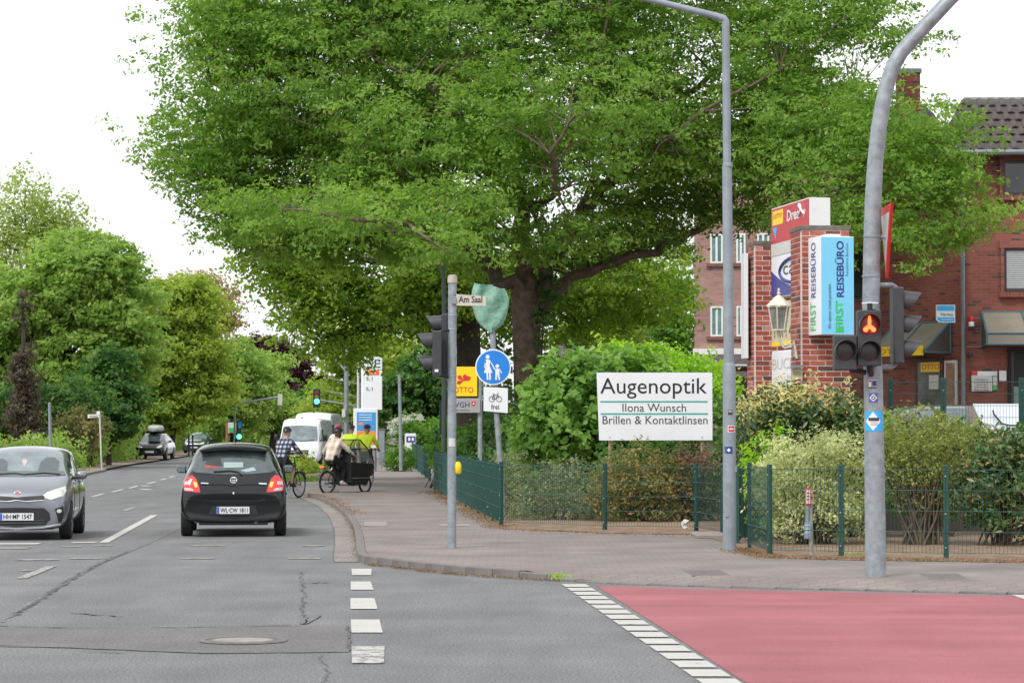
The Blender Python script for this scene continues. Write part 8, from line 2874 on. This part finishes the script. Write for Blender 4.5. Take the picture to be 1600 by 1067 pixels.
ltree('light tree glimpsed under the crown behind the small house', 135, 960, 700, ((930, 500, 0, 1.8, 2.2, 1.6, .7), (990, 520, 0, 1.8, 2.2, 1.6, .7), (900, 560, 0, 1.6, 2, 1.3, .8), (960, 570, 0, 2, 2.2, 1.4, .8), (1030, 540, 0, 1.8, 2, 1.6, .8), (1010, 470, 0, 1.4, 2, 1.3, .6)), L_PALE, 81, per=26, lpc=50, ls=.24, cs=.4, group='trees behind the optician sign', hole=.2)
ltree('taller tree beside the pink brick block', 128, 1065, 700, ((1065, 430, 0, 1.0, 1.6, 1.8, .7), (1075, 500, 0, 1.0, 1.6, 1.8, .8), (1050, 550, 0, 1.2, 1.6, 1.4), (1040, 480, 0, .9, 1.4, 1.4, .7)), L_MID, 82, per=26, lpc=50, ls=.22, cs=.36, group='trees behind the optician sign', hole=.2)

# ---- shrubs behind the front fence
bush('hazel_bush', 'large bright green round leaved bush beside the optician sign', (gx(960, 51)[0], 51.5, .1), LB(51.5, (905, 640, 0, .95, 1.2, 1.0), (865, 680, 0, .75, 1.0, .85), (960, 640, 0, 1.1, 1.2, .95), (840, 710, 0, .5, .8, .6), (900, 700, 0, 1.0, 1.1, .75), (1010, 650, 0, .9, 1.1, .8), (930, 590, .3, .7, .9, .45), (870, 615, .2, .55, .8, .5), (980, 585, .3, .7, .9, .4), (1040, 680, 0, .6, .9, .6)), 58, 34, .155, .17, L_HAZEL, M_STEM, 101, hole=.03, up=.45, aspect=.9)
bush('fresh_shrub', 'fresh light green shrub peeping above the optician sign', (gx(1050, 55)[0], 55, .1), LB(55, (1010, 575, 0, .7, .8, .35), (1060, 568, 0, .6, .8, .32), (1095, 590, 0, .5, .7, .45), (1120, 620, 0, .4, .7, .6), (1050, 620, 0, .9, .9, .7), (975, 555, 0, .4, .5, .2)), 80, 40, .11, .14, L_LIME, M_STEM, 102)
bush('low_cotoneaster', 'low grey green spreading shrub behind the fence beside the corner post', (gx(865, 47)[0], 47.3, .1), LB(47.3, (820, 795, 0, .45, .5, .32), (865, 785, 0, .55, .6, .38), (910, 780, 0, .5, .6, .42), (800, 775, 1.5, .4, .6, .5), (845, 765, 1, .5, .6, .45), (900, 757, .6, .5, .6, .45), (940, 790, 0, .4, .5, .36), (795, 750, 2.5, .4, .6, .6)), 170, 46, .055, .11, L_COTO, M_STEM, 103, hole=.02, aspect=.5)
bush('orange_tipped_shrub', 'rounded shrub with orange young leaves below the optician sign', (gx(1000, 46.4)[0], 46.6, .1), LB(46.6, (995, 745, 0, .58, .6, .52), (1030, 770, 0, .45, .6, .5), (970, 780, 0, .40, .6, .40), (1005, 795, 0, .5, .5, .33), (960, 740, 0, .3, .4, .3)), 170, 42, .09, .12, L_PHOT, M_STEM, 104, hole=.02, aspect=.42)
bush('red_flowered_shrub', 'dark shrub with red flowers beside the lamp post', (gx(1085, 46.6)[0], 46.8, .1), LB(46.8, (1085, 745, 0, .42, .5, .52), (1115, 760, .3, .38, .5, .5), (1090, 790, 0, .42, .5, .4), (1065, 725, 0, .2, .3, .2)), 170, 42, .07, .11, L_RFL, M_STEM, 105, hole=.02, aspect=.5)
rfs = [o for o in COL.objects if o.get('label', '').startswith('dark shrub with red')][0]
crown('blossom', LB(46.3, (1090, 712, 0, .25, .2, .12), (1068, 720, 0, .12, .15, .10), (1105, 725, 0, .18, .2, .12)), 160, 5, .05, .05, L_REDF, rfs, 106, shell=.5, hole=0, loc=(gx(1085, 46.6)[0], 46.8, .1))
bush('back_hedge', 'dark hedge filling the gap under the optician sign', (gx(1040, 49.5)[0], 49.8, .1), LB(49.8, (1010, 730, 0, .8, .6, .7), (1080, 720, 0, .8, .6, .8), (1130, 700, 1, .6, .6, .9), (960, 760, -1, .6, .5, .6)), 80, 45, .11, .14, L_DARK, M_STEM, 107)

# ---- shrubs behind the right fence
t1 = bush('laurel_hedge', 'dark laurel hedge with cream young shoots in front of the brick pillars', (gx(1240, 39)[0], 39.2, .1), LB(39.2, (1195, 680, 0, .40, .5, .62), (1235, 670, 0, .5, .5, .60), (1285, 670, 0, .5, .5, .55), (1325, 682, 0, .4, .5, .45), (1182, 740, 0, .30, .5, .6), (1240, 740, 0, .5, .5, .5)), 200, 36, .10, .12, L_LAUR, M_STEM, 111, hole=.02, aspect=.45)
crown('young_shoots', LB(39.1, (1195, 630, -.1, .38, .4, .12), (1240, 622, -.1, .5, .4, .12), (1290, 626, -.1, .5, .4, .12), (1325, 642, -.1, .3, .35, .12), (1180, 640, -.1, .2, .35, .15)), 190, 26, .08, .09, L_CREAM, t1, 112, shell=.4, hole=0, loc=(gx(1240, 39)[0], 39.2, .1), flat=1.4, aspect=.4, up=.2)
bush('variegated_shrub', 'big round cream variegated shrub left of the curved mast', (gx(1270, 37)[0], 37.2, .1), LB(37.2, (1255, 745, 0, .62, .55, .52), (1300, 750, 0, .60, .55, .52), (1225, 770, 0, .40, .5, .42), (1340, 770, 0, .38, .5, .45), (1270, 790, 0, .62, .5, .40), (1320, 800, 0, .45, .45, .28), (1240, 715, 0, .42, .45, .28), (1300, 712, 0, .42, .45, .26), (1230, 825, -.1, .25, .3, .18)), 210, 40, .062, .105, L_VARI, M_STEM, 113, hole=.03, aspect=.45, stems=14)
bush('lime_shrub', 'lime green shoots at the left of the variegated shrub', (gx(1190, 38)[0], 38.3, .1), LB(38.3, (1195, 715, 0, .2, .3, .28), (1180, 745, 0, .16, .3, .3), (1215, 690, .2, .2, .3, .2), (1200, 790, 0, .2, .3, .3)), 240, 36, .07, .09, L_LIME, M_STEM, 114)
bush('green_back_shrub', 'plain green shrub behind the mast above the variegated shrub', (gx(1330, 39.5)[0], 39.6, .1), LB(39.6, (1335, 690, 0, .42, .45, .40), (1310, 705, 0, .38, .4, .4), (1380, 700, 0, .45, .45, .42), (1350, 760, 0, .6, .5, .5)), 150, 40, .08, .12, L_MID, M_STEM, 115)
bush('olive_shrub', 'loose olive yellow shrub with bare stems right of the curved mast', (gx(1440, 37)[0], 37.0, .1), LB(37.2, (1430, 715, 0, .52, .5, .45), (1470, 720, 0, .42, .5, .45), (1400, 730, 0, .38, .5, .45), (1440, 765, 0, .48, .45, .38), (1460, 690, 0, .38, .45, .3), (1400, 690, 0, .42, .45, .28), (1435, 800, 0, .25, .3, .25, .5)), 170, 34, .055, .12, L_OLIVE, M_STEM, 116, hole=.08, aspect=.5, stems=26, shell=.4)
bush('olive_back_shrub', 'yellowish hedge top behind the olive shrub', (gx(1470, 39.5)[0], 39.8, .1), LB(39.8, (1400, 672, 0, .5, .45, .25), (1450, 675, 0, .5, .45, .28), (1500, 690, 0, .4, .45, .35), (1440, 740, 0, .7, .5, .6)), 130, 36, .07, .11, L_OLIVE, M_STEM, 117)
bush('brown_laurel', 'glossy laurel with brown tinged leaves at the right edge', (gx(1570, 36.5)[0], 36.8, .1), LB(36.8, (1560, 745, 0, .50, .5, .50), (1600, 740, 0, .5, .5, .52), (1530, 770, 0, .36, .45, .42), (1585, 800, 0, .5, .5, .36), (1640, 760, 0, .5, .5, .55), (1545, 720, 0, .3, .4, .25), (1620, 705, 0, .4, .4, .25)), 180, 34, .105, .12, L_LAURB, M_STEM, 118, hole=.02, aspect=.42)
bush('low_green_fill', 'mixed low greenery at the foot of the tall fence', (gx(1560, 41)[0], 41.2, .1), LB(41.2, (1500, 720, 0, .6, .45, .5), (1560, 720, 0, .6, .45, .5), (1620, 720, 0, .6, .45, .5), (1360, 740, 0, .6, .45, .55), (1680, 720, 0, .6, .45, .5)), 90, 40, .09, .13, L_DARK, M_STEM, 119)
# weeds
for px, py, n_, lab in ((868, 906, 26, 'small green weed at the end of the raised kerb'), (1337, 873, 50, 'tiny green weed at the foot of the right hand fence'), ):
    q = G(px, py, .05)
    rng = np.random.default_rng(px)
    P = np.array(q[:]) + rng.normal(0, 1, (n_, 3)) * [.07, .07, .015] + [0, 0, .05]
    o = leaf_mesh('weed_tuft', P, rng.normal(0, 1, (n_, 3)), rng.uniform(.04, .09, n_), rng.random(n_), L_LIME, None, rng, aspect=.3)
    kind(tag(o, lab, 'weed'), 'stuff')
